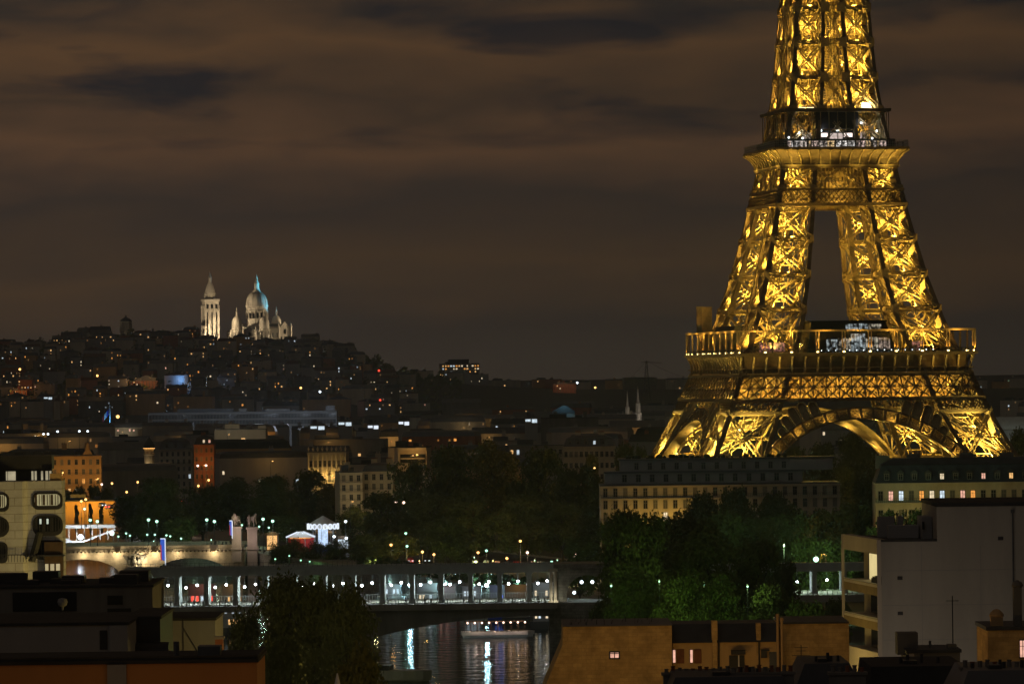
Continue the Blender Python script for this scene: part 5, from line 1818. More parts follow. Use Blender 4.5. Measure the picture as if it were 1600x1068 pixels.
# banners on masts
for (px0, px1, p0, p1, Y, lb) in ((250.5, 258.5, 841, 884, 1180, 'tall blue banner with red stripe and white edge on a mast before the bridge'), (358.5, 363, 813, 842, 1288, 'narrow blue banner hanging beside the left statue pylon')):
    a, b_ = at(px0, p0, Y), at(px1, p1, Y)
    o = thing('banner', lb, 'banner', (a.x, Y, b_.z))
    wd, hh = b_.x - a.x, a.z - b_.z
    m = MB(); m.cyl((wd + .1, 0, -8 if Y < 1250 else -.5), (wd + .1, 0, hh + .6), .12, .1, 8); m.bar((0, 0, hh), (wd, 0, hh), .1); m.build('mast', M['steel'], o)
    m = MB(); m.sheet([(0, hh * .24), (wd, hh * .2), (wd, hh), (0, hh)], -.05, .05); m.build('cloth', glow('banner_blue_glow', (.06, .16, .8), .55), o)  # cloth and stripe glow by themselves, light put into their colour
    m = MB(); m.sheet([(.0, hh * .22), (wd * .3, hh * .21), (wd * .22, hh * .75), (0, hh * .8)], -.1, -.055); m.build('stripe', glow('banner_red_glow', (.7, .06, .08), .5), o)
    m = MB(); m.bar((wd, -.08, hh * .05), (wd, -.08, hh), .22); m.bar((0, -.08, hh), (wd, -.08, hh), .22); m.build('light_edge', G['strip'], o)  # white border, given a glow as well
# white steel footbridge with two bright flood lamps
YF = 1450
a, b_ = at(60, 823, YF), at(181, 823, YF)
o = thing('steel_footbridge', 'white-lit steel canopy bridge with a slanting truss behind the arch bridge', 'footbridge', (a.x, YF, 0))
W_ = b_.x - a.x
m = MB()
m.box(0, W_, -1.5, 4, a.z - .5, a.z + .6)
zb = at(60, 846, YF).z
m.bar((0, -1.2, a.z), (W_ * .52, -1.2, zb - 1), .9, .6)
m.bar((W_ * .48, -1.2, zb - 1), (W_ * 1.0, -1.2, a.z - 1.0), .9, .6)
for i in range(1, 10):
    x = W_ * i / 10
    m.bar((x, -1.2, a.z), (x, -1.2, max(zb, a.z - 4.5)), .22)
m.bar((0, -1.2, zb), (W_ * .6, -1.2, zb), .5)
m.build('truss', M['white'], o)
light(o, (W_ * .55, -7, a.z - 4.0), 1700, WHITEC, .3, name='deck_light'); light(o, (W_ * .85, -7, a.z - 3.0), 900, WHITEC, .3, name='deck_light')
light(o, (W_ * .3, -9, a.z - 3.0), 900, WHITEC, .3, name='deck_light')
m = MB(); m.ball((W_ * .555, -3.0, at(126, 838, YF).z), .95, 10, 7); m.ball((W_ * .96, -3.0, at(176, 832, YF).z), .75, 10, 7); m.build('flood_lamp', G['lamp_white'], o)
# orange-lit low arcade wall with trees in front of it
L, w, h = place(96, 178, 783, 1500)
o = building('arcade_wall', 'low arcaded building lit bright orange behind a line of small trees', 'building', L, 0, w, 8, h, M['plaster_ochre'], 'flat', M['zinc'], 1, 1, 9, (1.3, 3.0), {}, True, 1.0, chim=0)
for fx in (-.4, -.15, .1, .35):
    light(o, (w * fx, -5, h - 1.5), 1100, (1, .48, .06), .3, name='facade_light')
SL = ((127, 783, 'lamp_sodium', SODC), (134, 780, 'lamp_sodium', SODC), (132, 795, 'lamp_green', GREENC), (97, 784, 'lamp_sodium', SODC), (159, 756.5, 'lamp_pink', PINKC), (175, 755, 'lamp_sodium', SODC), (215, 753, 'lamp_sodium', SODC), (198, 768.5, 'lamp_sodium', SODC), (295, 818, 'lamp_pink', PINKC), (309, 727.5, 'lamp_pink', PINKC), (322, 727, 'lamp_pink', PINKC), (326, 750, 'lamp_sodium', SODC), (310, 759, 'lamp_sodium', SODC),
                                  (495, 778.5, 'lamp_sodium', SODC), (480, 786, 'lamp_sodium', SODC), (507, 776, 'lamp_sodium', SODC), (476, 797, 'lamp_sodium', SODC), (484, 797, 'lamp_sodium', SODC), (490, 797.5, 'lamp_sodium', SODC), (492, 801.5, 'lamp_sodium', SODC), (521.5, 800.5, 'lamp_sodium', SODC), (548, 802, 'lamp_sodium', SODC), (503, 750.5, 'lamp_sodium', SODC),
                                  (636, 801, 'lamp_pink', PINKC))
for i, (px_, py_, g_, c) in enumerate(SL):
    Y = 1440 if py_ > 770 else 1580
    if 470 < px_ < 560: Y = 1500
    p = at(px_, py_, Y)
    street_lamp(f'{ {"lamp_sodium": "orange", "lamp_pink": "pinkish", "lamp_green": "greenish"}[g_] } street lamp among the trees behind the arch bridge, {nth(rank(SL, i))} from the left', p, max(4, min(9, p.z)), (0,), g_, 900 if 470 < px_ < 560 else 420, c, group='street lamps among the trees', r=.4)
p = at(625, 785, 1300)
street_lamp('tall street lamp with two pinkish heads between the trees', p, p.z, (-1.1, 1.1), 'lamp_pink', 500, (1, .7, .4), r=.42)

# ================================================================== the fair on the bank: tents, carousel
YT = 1330
L = at(470, 848, YT)
o = thing('market_tent', 'white market tent with lit edges and an orange strip of light under its gable', 'tent', (L.x, YT, 0))
w = px_w(447, 492, YT); zt, ze = at(470, 830, YT).z, at(470, 839, YT).z
m = MB()
m.sheet([(-w / 2, ze), (w / 2, ze), (w / 2, ze + .3), (w * .1, zt), (-w * .12, zt), (-w / 2, ze + .3)], -2, 6)
m.build('canopy', M['canvas'], o)
m = MB()
for s in (-1, 1):
    m.bar((s * w / 2, -2.1, ze + .2), (s * w * .1, -2.1, zt), .35)
for x in (-.3, -.1, .1, .3):
    m.bar((x * w, -2.1, ze + 1.0), (x * w * .4, -2.1, zt), .18)
m.build('light_edge', G['strip'], o)
m = MB(); m.box(-w * .36, w * .36, -2.15, -2.0, ze - .3, ze); m.build('light_bar', G['amber'], o)
m = MB()
for x in (-.48, -.16, .16, .48):
    m.cyl((x * w, -1.8, 0), (x * w, -1.8, ze), .12, .12, 6)
m.build('tent_pole', M['steel'], o)
m = MB(); m.box(-w * .45, w * .45, 2.0, 2.2, 0, ze - .2); m.build('back_wall', M['red'], o)
light(o, (0, -1, ze - .8), 90, (1, .6, .25), .3, name='tent_light')
light(o, (0, -6, zt + 1), 420, WHITEC, .3, name='tent_light')
L = at(505, 850, YT + 5)
o = thing('carousel', 'carousel with a scalloped crown of white lights and blue-lit horses below', 'carousel', (L.x, YT + 5, 0))
R_ = px_w(481, 529, YT) / 2; z1, z0 = at(505, 818, YT).z, at(505, 827, YT).z
m = MB(); m.lathe((0, 0, 0), [(R_, z0 + .2), (R_ * .96, z1 - .2), (R_ * .3, z1 + 1.6), (.2, z1 + 2.3)], 24); m.build('roof', M['canvas'], o)
m = MB()
for i in range(18):
    an = 2 * math.pi * i / 18
    q = Vector((R_ * 1.02 * math.cos(an), R_ * 1.02 * math.sin(an), (z0 + z1) / 2))
    t_ = Vector((-math.sin(an), math.cos(an), 0))
    prev = None
    for j in range(11):
        b2 = 2 * math.pi * j / 10
        c = q + t_ * (.62 * math.cos(b2)) + Vector((0, 0, .8 * math.sin(b2)))
        if prev: m.bar(prev, c, .26)
        prev = c
m.build('light_ring', G['strip'], o)
m = MB(); m.lathe((0, 0, 0), [(R_ * 1.0, .2), (R_ * 1.0, .9)], 24); m.build('platform', M['blue'], o)
m = MB(); m.lathe((0, 0, .9), [(1.5, 0), (1.5, z0 - .7)], 12); m.build('core', glow('carousel_core', (.55, .72, 1.0), .9, .8, 1.2), o)
m = MB()
for i in range(10):
    an = 2 * math.pi * i / 10 + .2
    x, y = R_ * .7 * math.cos(an), R_ * .7 * math.sin(an)
    m.cyl((x, y, .9), (x, y, z0 + .3), .06, .06, 6)
m.build('pole', M['steel'], o)
for i in range(10):
    an = 2 * math.pi * i / 10 + .2
    h_ = put('horse', HM.copy() if i == 0 else hm_, o, (R_ * .7 * math.cos(an), R_ * .7 * math.sin(an), 1.0 + .3 * (i % 2)))
    if i == 0:
        hm_ = h_.data
        hm_.materials.clear(); hm_.materials.append(M['white'])
    h_.scale = (.5, .5, .5); h_.rotation_euler.z = an + math.pi
light(o, (-1, -R_ - 1, 2.4), 360, (.45, .6, 1.0), .3, name='carousel_light'); light(o, (2.0, -R_ - 1, z0 - .5), 300, WHITEC, .3, name='carousel_light')
for i, (px_, py_, lb, g_) in enumerate(((536, 840, 'small kiosk with a white lit front right of the carousel', 'cool'), (425, 834, 'stall with a yellow-lit counter right of the statues', 'warm'))):
    p = at(px_, py_, YT - 8)
    o = thing('kiosk', lb, 'kiosk', (p.x, YT - 8, 0))
    m = MB(); m.box(-1.8, 1.8, 0, 3, 0, p.z); m.sheet([(-2.2, p.z), (2.2, p.z), (2.2, p.z + .2), (0, p.z + .9), (-2.2, p.z + .2)], -.8, 3.2); m.build('booth', M['wood'], o)
    m = MB(); m.box(-1.5, 1.5, -.08, -.01, 1.1, p.z - .4); m.build('lit_front', G[g_], o)
    light(o, (0, -2, p.z), 120, WHITEC if i == 0 else (1, .8, .4), .2, name='kiosk_light')
for i, (px_, py_) in enumerate(((541, 840.5), (522, 838), (557, 843), (540, 814.5))):
    p = at(px_, py_, YT - 14)
    street_lamp(f'white lamp near the carousel, {nth(i)} of four', p, max(2.6, p.z), (0,), 'lamp_white', 150, WHITEC, group='white lamps near the carousel', r=.42)
for i in range(14):
    px_ = rp.uniform(330, 440); Y = rp.uniform(1302, 1318)
    p = at(px_, 850, Y)
    person((p.x, Y, bz0 + .4 if px_ < 384 else .05), i % 3, rp.uniform(0, 6), 'dark silhouetted person walking in the lamplight at the end of the arch bridge', 'people on the arch bridge')

# ================================================================== the viaduct with its steel colonnade
YV = 905
va = at(560, 885, YV)
zdt, zdb, zrd = va.z, at(560, 893.5, YV).z, at(560, 941.5, YV).z      # upper deck top, bottom; road deck
xL, xP = at(196, 890, YV).x, at(869, 890, YV).x
vd = thing('steel_viaduct', 'two-level river bridge, a railway deck on pale steel columns above the road deck', 'bridge', ((xL + xP) / 2, YV, 0))
ox = (xL + xP) / 2
m = MB()
m.box(xL - ox, xP - ox, -4.2, 4.2, zdb, zdt - .25)
m.box(xL - ox, xP - ox, -4.6, -4.2, zdb - .25, zdt + .35); m.box(xL - ox, xP - ox, 4.2, 4.6, zdb - .25, zdt + .35)
n = int((xP - xL) / 2.0)
for i in range(n):
    x = xL - ox + (i + .5) * (xP - xL) / n
    m.box(x - .06, x + .06, -4.75, -4.6, zdb - .1, zdt + .2)
m.box(xL - ox, xP - ox, -4.8, -4.6, zdt + .2, zdt + .4)
m.build('railway_deck', M['grey_paint'], vd)
m = MB()
for i in range(n * 2):
    x = xL - ox + (i + .5) * (xP - xL) / n / 2
    m.box(x - .03, x + .03, -4.5, -4.44, zdt + .4, zdt + 1.3)
m.box(xL - ox, xP - ox, -4.52, -4.42, zdt + 1.3, zdt + 1.36)
m.build('deck_railing', M['dark_metal'], vd)
sp_v = px_w(0, 45.7, YV)
xc0 = at(644, 920, YV).x - ox
colm = MB()
colm.box(-.6, .6, -.6, .6, 0, .45); colm.box(-.5, .5, -.5, .5, .45, .75)
for sx in (-1, 1):
    for sy in (-1, 1):
        colm.box(sx * .36 - .12, sx * .36 + .12, sy * .36 - .12, sy * .36 + .12, .75, zdb - zrd - .9)
colm.box(-.3, .3, -.3, .3, .75, zdb - zrd - .9)
colm.box(-.55, .55, -.55, .55, zdb - zrd - .9, zdb - zrd - .6)
for sx in (-1, 1):
    colm.sheet([(sx * .5, zdb - zrd - .6), (sx * 1.3, zdb - zrd - .05), (sx * 1.3, zdb - zrd), (sx * .5, zdb - zrd)] if sx > 0 else [(-.5, zdb - zrd - .6), (-.5, zdb - zrd), (-1.3, zdb - zrd), (-1.3, zdb - zrd - .05)], -.3, .3)
colm.box(-.5, .5, -.5, .5, zdb - zrd - .6, zdb - zrd - .26)
cme = colm.mesh('column', M['grey_paint'])
i0, i1 = int((xL - ox - xc0) / sp_v), int((xP - ox - xc0 - 1.0) / sp_v)
for i in range(i0, i1 + 1):
    for y in (-3.6, 3.6):
        put('column', cme, vd, (xc0 + i * sp_v, y, zrd))
m = MB()
m.box(xL - ox, xP - ox, -12, 12, zrd - .8, zrd)
m.box(xL - ox, xP - ox, -12.3, -12, zrd - 1.0, zrd + .25)
m.box(xL - ox, xP - ox, -3.8, 3.8, zrd, zrd + .15)
m.build('road_deck', M['stone_grey'], vd)
m = MB(); m.box(xL - ox, xP - ox, -11.4, -4.6, zrd + .002, zrd + .012); m.build('carriageway', M['asphalt'], vd)
m = MB()
k = int((xP - xL) / .55)
for i in range(k):
    x = xL - ox + (i + .5) * (xP - xL) / k
    m.box(x - .045, x + .045, -12.2, -12.1, zrd + .25, zrd + 1.2)
    if i % 6 == 0: m.box(x - .13, x + .13, -12.28, -12.02, zrd + .25, zrd + 1.45)
m.box(xL - ox, xP - ox, -12.25, -12.05, zrd + 1.2, zrd + 1.3)
m.build('railing', M['grey_paint'], vd)
m = MB()
for i in range(k):
    x = xL - ox + (i + .5) * (xP - xL) / k
    m.box(x - .04, x + .04, 11.9, 12, zrd, zrd + 1.1)
m.box(xL - ox, xP - ox, 11.85, 12.05, zrd + 1.1, zrd + 1.18)
m.build('railing', M['grey_paint'], vd)
# low steel arch spans underneath
xs0, xs1 = at(588, 1000, YV).x - ox, at(868, 1000, YV).x - ox
ctr = at(800, 957, YV)
xm_, xo_ = at(828, 957, YV).x - ox, at(462, 1000, YV).x - ox
for (a_, b2) in ((xo_, xm_ * 2 - xo_),):
    n = 24
    zc = ctr.z
    for y in (-11.5, -4, 4, 11.5):
        m = MB()
        for i in range(n):
            f0, f1 = i / n, (i + 1) / n
            za, zb2 = [-5.5 + (zc + 5.5) * (1 - (2 * f - 1) ** 2) for f in (f0, f1)]
            xa, xb = a_ + (b2 - a_) * f0, a_ + (b2 - a_) * f1
            if xb > xs1 + 1: continue
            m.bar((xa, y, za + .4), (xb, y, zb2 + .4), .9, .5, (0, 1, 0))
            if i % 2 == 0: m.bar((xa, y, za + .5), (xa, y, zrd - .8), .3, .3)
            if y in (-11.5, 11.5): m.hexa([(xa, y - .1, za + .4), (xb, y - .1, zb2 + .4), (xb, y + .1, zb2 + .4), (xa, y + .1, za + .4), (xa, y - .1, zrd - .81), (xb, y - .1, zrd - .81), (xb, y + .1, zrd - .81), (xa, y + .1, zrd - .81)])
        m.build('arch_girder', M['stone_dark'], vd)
xs0 = xo_ + 1
m = MB(); m.box(xs0 - 5, xs0 + 1, -14, 14, -9, zrd - 1); m.lathe((xs0 - 2, -14, -9), [(3.2, 0), (3.2, 7), (2.4, 7.5), (.1, 8.2)], 12); m.build('pier', M['stone_dark'], vd)
# hanging lanterns, one pair per bay, each pair lighting the bay
lant = MB()
lant.ball((0, 0, 0), .25, 10, 7)
lme = lant.mesh('globe', glow('lantern_globe', (.86, .95, 1.0), 16.0))
hang = MB(); hang.bar((0, 0, .3), (0, 0, 3.2), .06); hang.lathe((0, 0, .3), [(.34, 0), (.2, .15), (.05, .35)], 8)
hme = hang.mesh('hanger', M['dark_metal'])
zl = at(665, 910, YV).z
lanterns = []
for i in range(i0, i1 + 1):
    for k2, (y, dx) in enumerate(((-2.6, .3 * sp_v), (2.6, .62 * sp_v))):
        x = ox + xc0 + i * sp_v + dx
        if x > xP - 1: continue
        lanterns.append((x, YV + y, zl - (.25 if k2 == 0 else 0)))
lanterns += [tuple(at(1245.5, 908.5, YV + 1)), tuple(at(1292, 905.5, YV + 1))]
lanterns.sort()
for i, p in enumerate(lanterns):
    o = thing('hanging_lantern', f'white globe lantern hanging under the railway deck, {nth(i)} from the left', 'lantern', p, 0, 'lanterns under the viaduct')
    put('globe', lme, o); hh_ = put('hanger', hme, o)
    hh_.scale.z = max(.2, (zdb - p[2]) / 3.2)
    light(o, (0, -.75, -.5), 480 if p[0] < 60 else 500, (.82, .96, .96), .3)
for i, (px_, k2) in enumerate(((634, 1), (606, 1), (663, 0), (693, 1), (741, 2), (302, 1), (352, 0), (841, 1))):
    p = at(px_, 941, YV - 9)
    person((p.x, YV - 9 + (i % 3), zrd + .02), k2, (1.57 if i % 2 else -1.57), f'pedestrian in dark clothes on the lower deck of the viaduct, {nth(sorted(range(8), key=lambda q: (634, 606, 663, 693, 741, 302, 352, 841)[q]).index(i))} from the left', 'pedestrians on the viaduct')
# the stone abutment pavilion with an archway
px0, px1 = at(868, 880, YV).x, at(962, 880, YV).x
w = px1 - px0
o = thing('stone_abutment', 'heavy stone abutment with a round archway where the viaduct meets the island', 'abutment', (px0, YV, 0))
ztop = at(905, 880, YV).z
ac = at(917, 938, YV).x - px0; ar_ = px_w(885, 949, YV) / 2; az = at(917, 926, YV).z
m = MB()
n = 14
pts = [(ac - ar_ * math.cos(math.pi * i / n), az + ar_ * .95 * math.sin(math.pi * i / n)) for i in range(n + 1)]
for (xa, za), (xb, zb2) in zip(pts, pts[1:]):
    m.hexa([(xa, -6, za), (xb, -6, zb2), (xb, 6, zb2), (xa, 6, za), (xa, -6, ztop - .6), (xb, -6, ztop - .6), (xb, 6, ztop - .6), (xa, 6, ztop - .6)])
m.box(0, ac - ar_, -6, 6, -9, ztop - .6); m.box(ac + ar_, w, -6, 6, -9, ztop - .6)
m.box(-.5, w + .5, -6.5, 6.5, ztop - .6, ztop + .2)
m.box(-1.4, w, -9, 9, -9, zrd)
m.box(ac - ar_, ac + ar_, -6, 6, zrd, zrd + .01)
m.build('masonry', brick('abutment_masonry', (.20, .20, .175), (.25, .245, .21), (.13, .13, .12), 1.5, .6), o)
m = MB()
for x in (-.9, .05):
    m.cyl((x - .2, -6.8, zrd + .4), (x - .2, -6.8, zdb), .38, .34, 10)
    m.box(x - .75, x + .35, -7.3, -6.3, zrd, zrd + .4); m.box(x - .7, x + .3, -7.3, -6.3, zdb, zdb + .5)
m.build('twin_column', M['stone'], o)
light(o, (-.4, -8.6, zrd + .8), 130, (1, .92, .7), .2, name='column_light')
light(o, (ac, 1, az + 2), 420, (.8, .95, .95), .3, name='arch_light')
m = MB()
for dx in (-1.0, 1.2):
    m.ball((ac + dx, 2, az + 2.2), .36, 10, 7)
m.ball((ac - 2.6, -1, az + .2), .34, 10, 7)
m.build('arch_lamp', G['lamp_white'], o)
# right hand continuation of the viaduct between the trees
xa, xb = at(962, 890, YV).x, at(1420, 890, YV).x
o = thing('viaduct_span', 'short stretch of the railway viaduct showing between the trees at the right', 'bridge', ((xa + xb) / 2, YV, 0))
oo = (xa + xb) / 2
zu = at(1260, 881, YV).z
m = MB(); m.box(xa - oo, xb - oo, -4.2, 4.2, zu - 1.0, zu + .2); m.box(xa - oo, xb - oo, -4.6, -4.2, zu - 1.3, zu + .5)
for i in range(40):
    x = xa - oo + (i + .5) * (xb - xa) / 40
    m.box(x - .06, x + .06, -4.75, -4.6, zu - 1.2, zu + .4)
m.build('railway_deck', M['grey_paint'], o)
zr2 = at(1260, 925, YV).z
for px_ in (1222.5, 1270.5, 1317):
    for y in (-3.6, 3.6):
        c = put('column', cme, o, (at(px_, 900, YV).x - oo, y, zr2)); c.scale.z = (zu - 1.0 - zr2) / (zdb - zrd)
m = MB(); m.box(xa - oo, xb - oo, -12, 12, zr2 - 1.4, zr2); m.build('road_deck', M['stone_grey'], o)
m = MB()
for i in range(60):
    x = xa - oo + (i + .5) * (xb - xa) / 60
    m.box(x - .05, x + .05, -12, -11.9, zr2, zr2 + 1)
m.box(xa - oo, xb - oo, -12.05, -11.85, zr2 + 1, zr2 + 1.1)
m.build('railing', M['grey_paint'], o)
p = at(1275, 874, 930)
street_lamp('bright green-white street lamp just above the viaduct among the trees at the right', p, p.z, (0,), 'lamp_green', 9500, (.6, 1, .5), r=.6)
p = at(897.5, 866, 1120)
street_lamp('single bright pinkish street lamp above the stone abutment', p, p.z, (0,), 'lamp_pink', 700, PINKC, r=.75)
p = at(1290, 866, 985)
street_lamp('orange lamp glowing through the leaves beside the grey building', p, p.z, (0,), 'lamp_sodium', 900, SODC, r=.5)

# ---- what shows between the columns: lit boats, kiosks and a hedge of the far quay
CABIN = [(598, 627, 1010, 'cool', 'green-hulled', 'white'), (655, 682, 1000, 'pale', 'dark', 'pale'), (688, 712, 1010, 'pink', 'red', 'pink'), (726, 752, 1000, 'cool', 'white', 'cool'), (768, 792, 1012, 'blue', 'blue', 'blue'), (793, 826, 1000, 'warm', 'dark', 'warm'), (836, 864, 1006, 'pale', 'grey', 'pale'), (300, 336, 1010, 'red', 'dark', 'red'), (352, 380, 1005, 'warm', 'brown', 'orange')]
for i, (pa, pb, Y, g_, hull, lt) in enumerate(CABIN):
    Y = bank_Y((pa + pb) / 2) - 9 if pa > 500 else Y
    a = at((pa + pb) / 2, 935, Y)
    w = px_w(pa, pb, Y) * 1.25
    o = thing('moored_boat', f'{hull} river boat with {lt} lit cabin windows seen between the viaduct columns', 'boat', (a.x, Y, -6), R(rp.uniform(-6, 6)))
    m = MB()
    hl = [(-w * .62, -1.8), (w * .55, -1.8), (w * .7, 0), (w * .55, 1.8), (-w * .62, 1.8)]
    m.poly([(x * .95, y * .8) for x, y in hl], -.5, .6); m.poly(hl, .6, 1.7)
    m.build('hull', {'red': M['red'], 'white': M['white'], 'blue': M['blue'], 'green-hulled': M['grey_paint']}.get(hull, M['dark_metal']), o)
    zc = at((pa + pb) / 2, 912 + rp.uniform(-3, 6), Y).z + 6
    m = MB(); m.box(-w * .5, w * .42, -1.4, 1.4, 1.7, zc); m.box(-w * .54, w * .46, -1.6, 1.6, zc, zc + .2)
    if zc > 5: m.box(-w * .54, w * .46, -1.6, 1.6, 4.2, 4.4)
    co_ = m.build('cabin', M['plaster_grey'], o)
    for lv in range(max(1, int((zc - 1.7) / 2.6))):
        nw = 5
        for j in range(nw):
            if rp.random() < .65:
                add_window(co_, -w * .44 + (j + .5) * w * .8 / nw, -1.42, 2.4 + lv * 2.6, w * .1, 1.2, G[g_ if rp.random() < .7 else 'cool'], simple=True)
    light(o, (0, -4, zc), 90, {'red': (1, .3, .2), 'warm': SODC, 'pink': (1, .5, .5), 'blue': (.4, .5, 1)}.get(g_, WHITEC), .3, name='boat_light')
hd = MB()
for px_ in range(560, 870, 6):
    p = at(px_, 930, bank_Y(px_) + 7)
    for q in range(7):
        c = Vector((p.x + rp.uniform(-.6, .6), p.y + rp.uniform(-.8, .8), .9 + rp.uniform(0, 3.4)))
        for k in range(6):
            d = Vector((rp.uniform(-1, 1), rp.uniform(-1, 1), rp.uniform(-1, 1)))
            e = d.orthogonal().normalized() * .35; f_ = d.cross(e).normalized() * .35
            cc = c + d * .5
            hd.face([cc - e - f_, cc + e - f_, cc + e + f_, cc - e + f_])
tag(hd.build('hedge', mat('hedge_leaves', (.05, .085, .03), .9, .4, 1.0)), 'clipped green hedge along the quay seen between the viaduct columns', 'hedge')
G['quay_white'] = glow('lamp_quay', (.40, .78, 1.0), 160.0)
QL = (606, 640, 668, 694, 738, 760, 806)
for i, px_ in enumerate(QL):
    p = at(px_, 914, bank_Y(px_) + 3)
    street_lamp(f'green-white quay lamp seen between the viaduct columns, {nth(i)} of seven', p, p.z - .9, (0,), 'quay_white', 420, (.55, .95, .9), group='quay lamps behind the viaduct', r=.36)
# the lit excursion boat under the arch
a, b_ = at(728, 968, 960), at(824, 968, 960)
o = thing('excursion_boat', 'long excursion boat with a row of bright lamps and pinkish deck under the arch', 'boat', ((a.x + b_.x) / 2, 985, -6), R(4))
w = (b_.x - a.x) * 1.2
m = MB()
hl = [(-w * .5, -2), (w * .42, -2), (w * .52, 0), (w * .42, 2), (-w * .5, 2)]
m.poly([(x * .96, y * .85) for x, y in hl], -.4, .5); m.poly(hl, .5, 1.3)
m.build('hull', M['white'], o)
m = MB(); m.box(-w * .46, w * .38, -1.7, 1.7, 3.4, 3.6)
for i in range(10):
    x = -w * .46 + i * w * .84 / 9
    m.box(x - .05, x + .05, -1.7, -1.6, 1.3, 3.4); m.box(x - .05, x + .05, 1.6, 1.7, 1.3, 3.4)
m.build('canopy', M['wood'], o)
m = MB()
for i in range(9):
    m.ball((-w * .42 + i * w * .8 / 8, -1.95, 3.3), .22, 8, 6)
m.build('deck_lamp', G['lamp_pink'], o)
for x in (-.3, 0, .28):
    light(o, (w * x, -2.8, 3.0), 120, (1, .66, .5), .25, name='deck_light')
a = at(612, 1003, 850)
o = thing('barge', 'dark moored barge dimly lit at the water edge left of the reflections', 'boat', (a.x - 2, 846, -6), R(-12))
m = MB()
hl = [(-16, -2.6), (5, -2.6), (8.6, -1.4), (10, 0), (8.6, 1.4), (5, 2.6), (-16, 2.6)]
m.poly([(x * .95, y * .8) for x, y in hl], -.6, .3); m.poly(hl, .3, 1.8); m.poly([(x * 1.01, y * 1.03) for x, y in hl], 1.8, 2.1)
m.build('hull', M['stone_grey'], o)
m = MB(); m.box(-14, 2, -1.8, 1.8, 2.1, 3.1); m.box(-13, -8, -1.6, 1.6, 3.1, 4.6); m.build('deckhouse', M['cladding'], o)
light(o, (4, -9, 3.5), 60, (.85, .95, .55), .3, name='boat_light')

# ================================================================== cars on the quay road
def car_parts(col):
    b_ = MB()
    prof = [(-2.15, .3), (2.15, .3), (2.2, .75), (1.95, .95), (1.25, 1.02), (.55, 1.48), (-1.0, 1.5), (-1.75, 1.05), (-2.15, .95), (-2.25, .6)]
    b_.sheet(prof, -.85, .85)
    g_ = MB()
    g_.sheet([(1.1, 1.04), (.52, 1.42), (-.95, 1.44), (-1.55, 1.06)], -.87, .87)
    wh = MB(); wh.cyl((0, -.1, 0), (0, .1, 0), .32, .32, 12)
    hl = MB(); hl.box(2.12, 2.24, -.2, .2, -.08, .1)
    tl = MB(); tl.box(-2.27, -2.12, -.2, .2, -.1, .12)
    return b_.mesh('body', col), g_.mesh('side_window', M['glassdark']), wh.mesh('wheel', M['tyre']), hl.mesh('headlight', G['lamp_white']), tl.mesh('tail_light', glow('tail_lamp', (1, .05, .02), 9))
CARS = []
carm = [mat('car_paint_' + n_, c, .35, .05, 1, spec=.5) for n_, c in (('black', (.02, .02, .022)), ('silver', (.35, .36, .37)), ('white', (.6, .6, .6)), ('blue', (.03, .05, .14)), ('red', (.3, .03, .02)))]
cnm = ['black', 'silver', 'white', 'dark blue', 'red']
protos = []
for i, cm_ in enumerate(carm):
    b_, g_, wh, hl, tl = car_parts(cm_)
    protos.append((b_, g_, wh, hl, tl))
cars = []
k = 0
for Y, dxs in ((1212, (0,)), (1224, (0,)), (1236, (0,))):
    pass
for i, (px_, py_, Y, fr) in enumerate(((745, 872, 1215, -1), (762, 873, 1215, -1), (778, 874, 1212, -1), (795, 875, 1210, -1), (808, 875.5, 1208, -1), (820, 876, 1206, -1), (833, 876.5, 1205, -1), (846, 877, 1204, -1), (858, 878, 1202, -1), (640, 866, 1240, 1), (668, 866, 1240, 1), (160, 792, 1470, 1), (172, 795, 1460, -1), (284, 786, 1500, -1))):
    p = at(px_, py_, Y)
    z = .05
    o = thing('parked_car' if i < 9 else 'car', f'{cnm[i % 5]} car ' + (f'with red tail lights queuing on the quay road, {nth(i)} of nine' if i < 9 else ('facing us under the lamps left of the quay lamp, ' + nth(i - 9) if i < 11 else ('at the orange-lit street corner on the far left, ' + nth(i - 11) if i < 13 else 'with red lights among the trees behind the bridge'))), 'car', (p.x, Y, z + (at(px_, py_, Y).z if i > 10 else 0)), (R(70) if fr < 0 else R(-80)) + rp.uniform(-.2, .2), 'cars on the far quay' if i < 11 else None)
    b_, g_, wh, hl, tl = protos[i % 5]
    put('body', b_, o); put('side_window', g_, o)
    for x in (-1.35, 1.35):
        for y in (-.8, .8):
            put('wheel', wh, o, (x, y, .32))
    for y in (-.55, .55):
        put('headlight', hl, o, (0, y, .72)); put('tail_light', tl, o, (0, y, .8))
    if i in (0, 2, 4, 6, 8, 9, 13):
        light(o, (-3.2 if fr < 0 else 3.4, 0, .9), 110, (1, .15, .05) if fr < 0 else (1, .9, .7), .15, name='car_light')
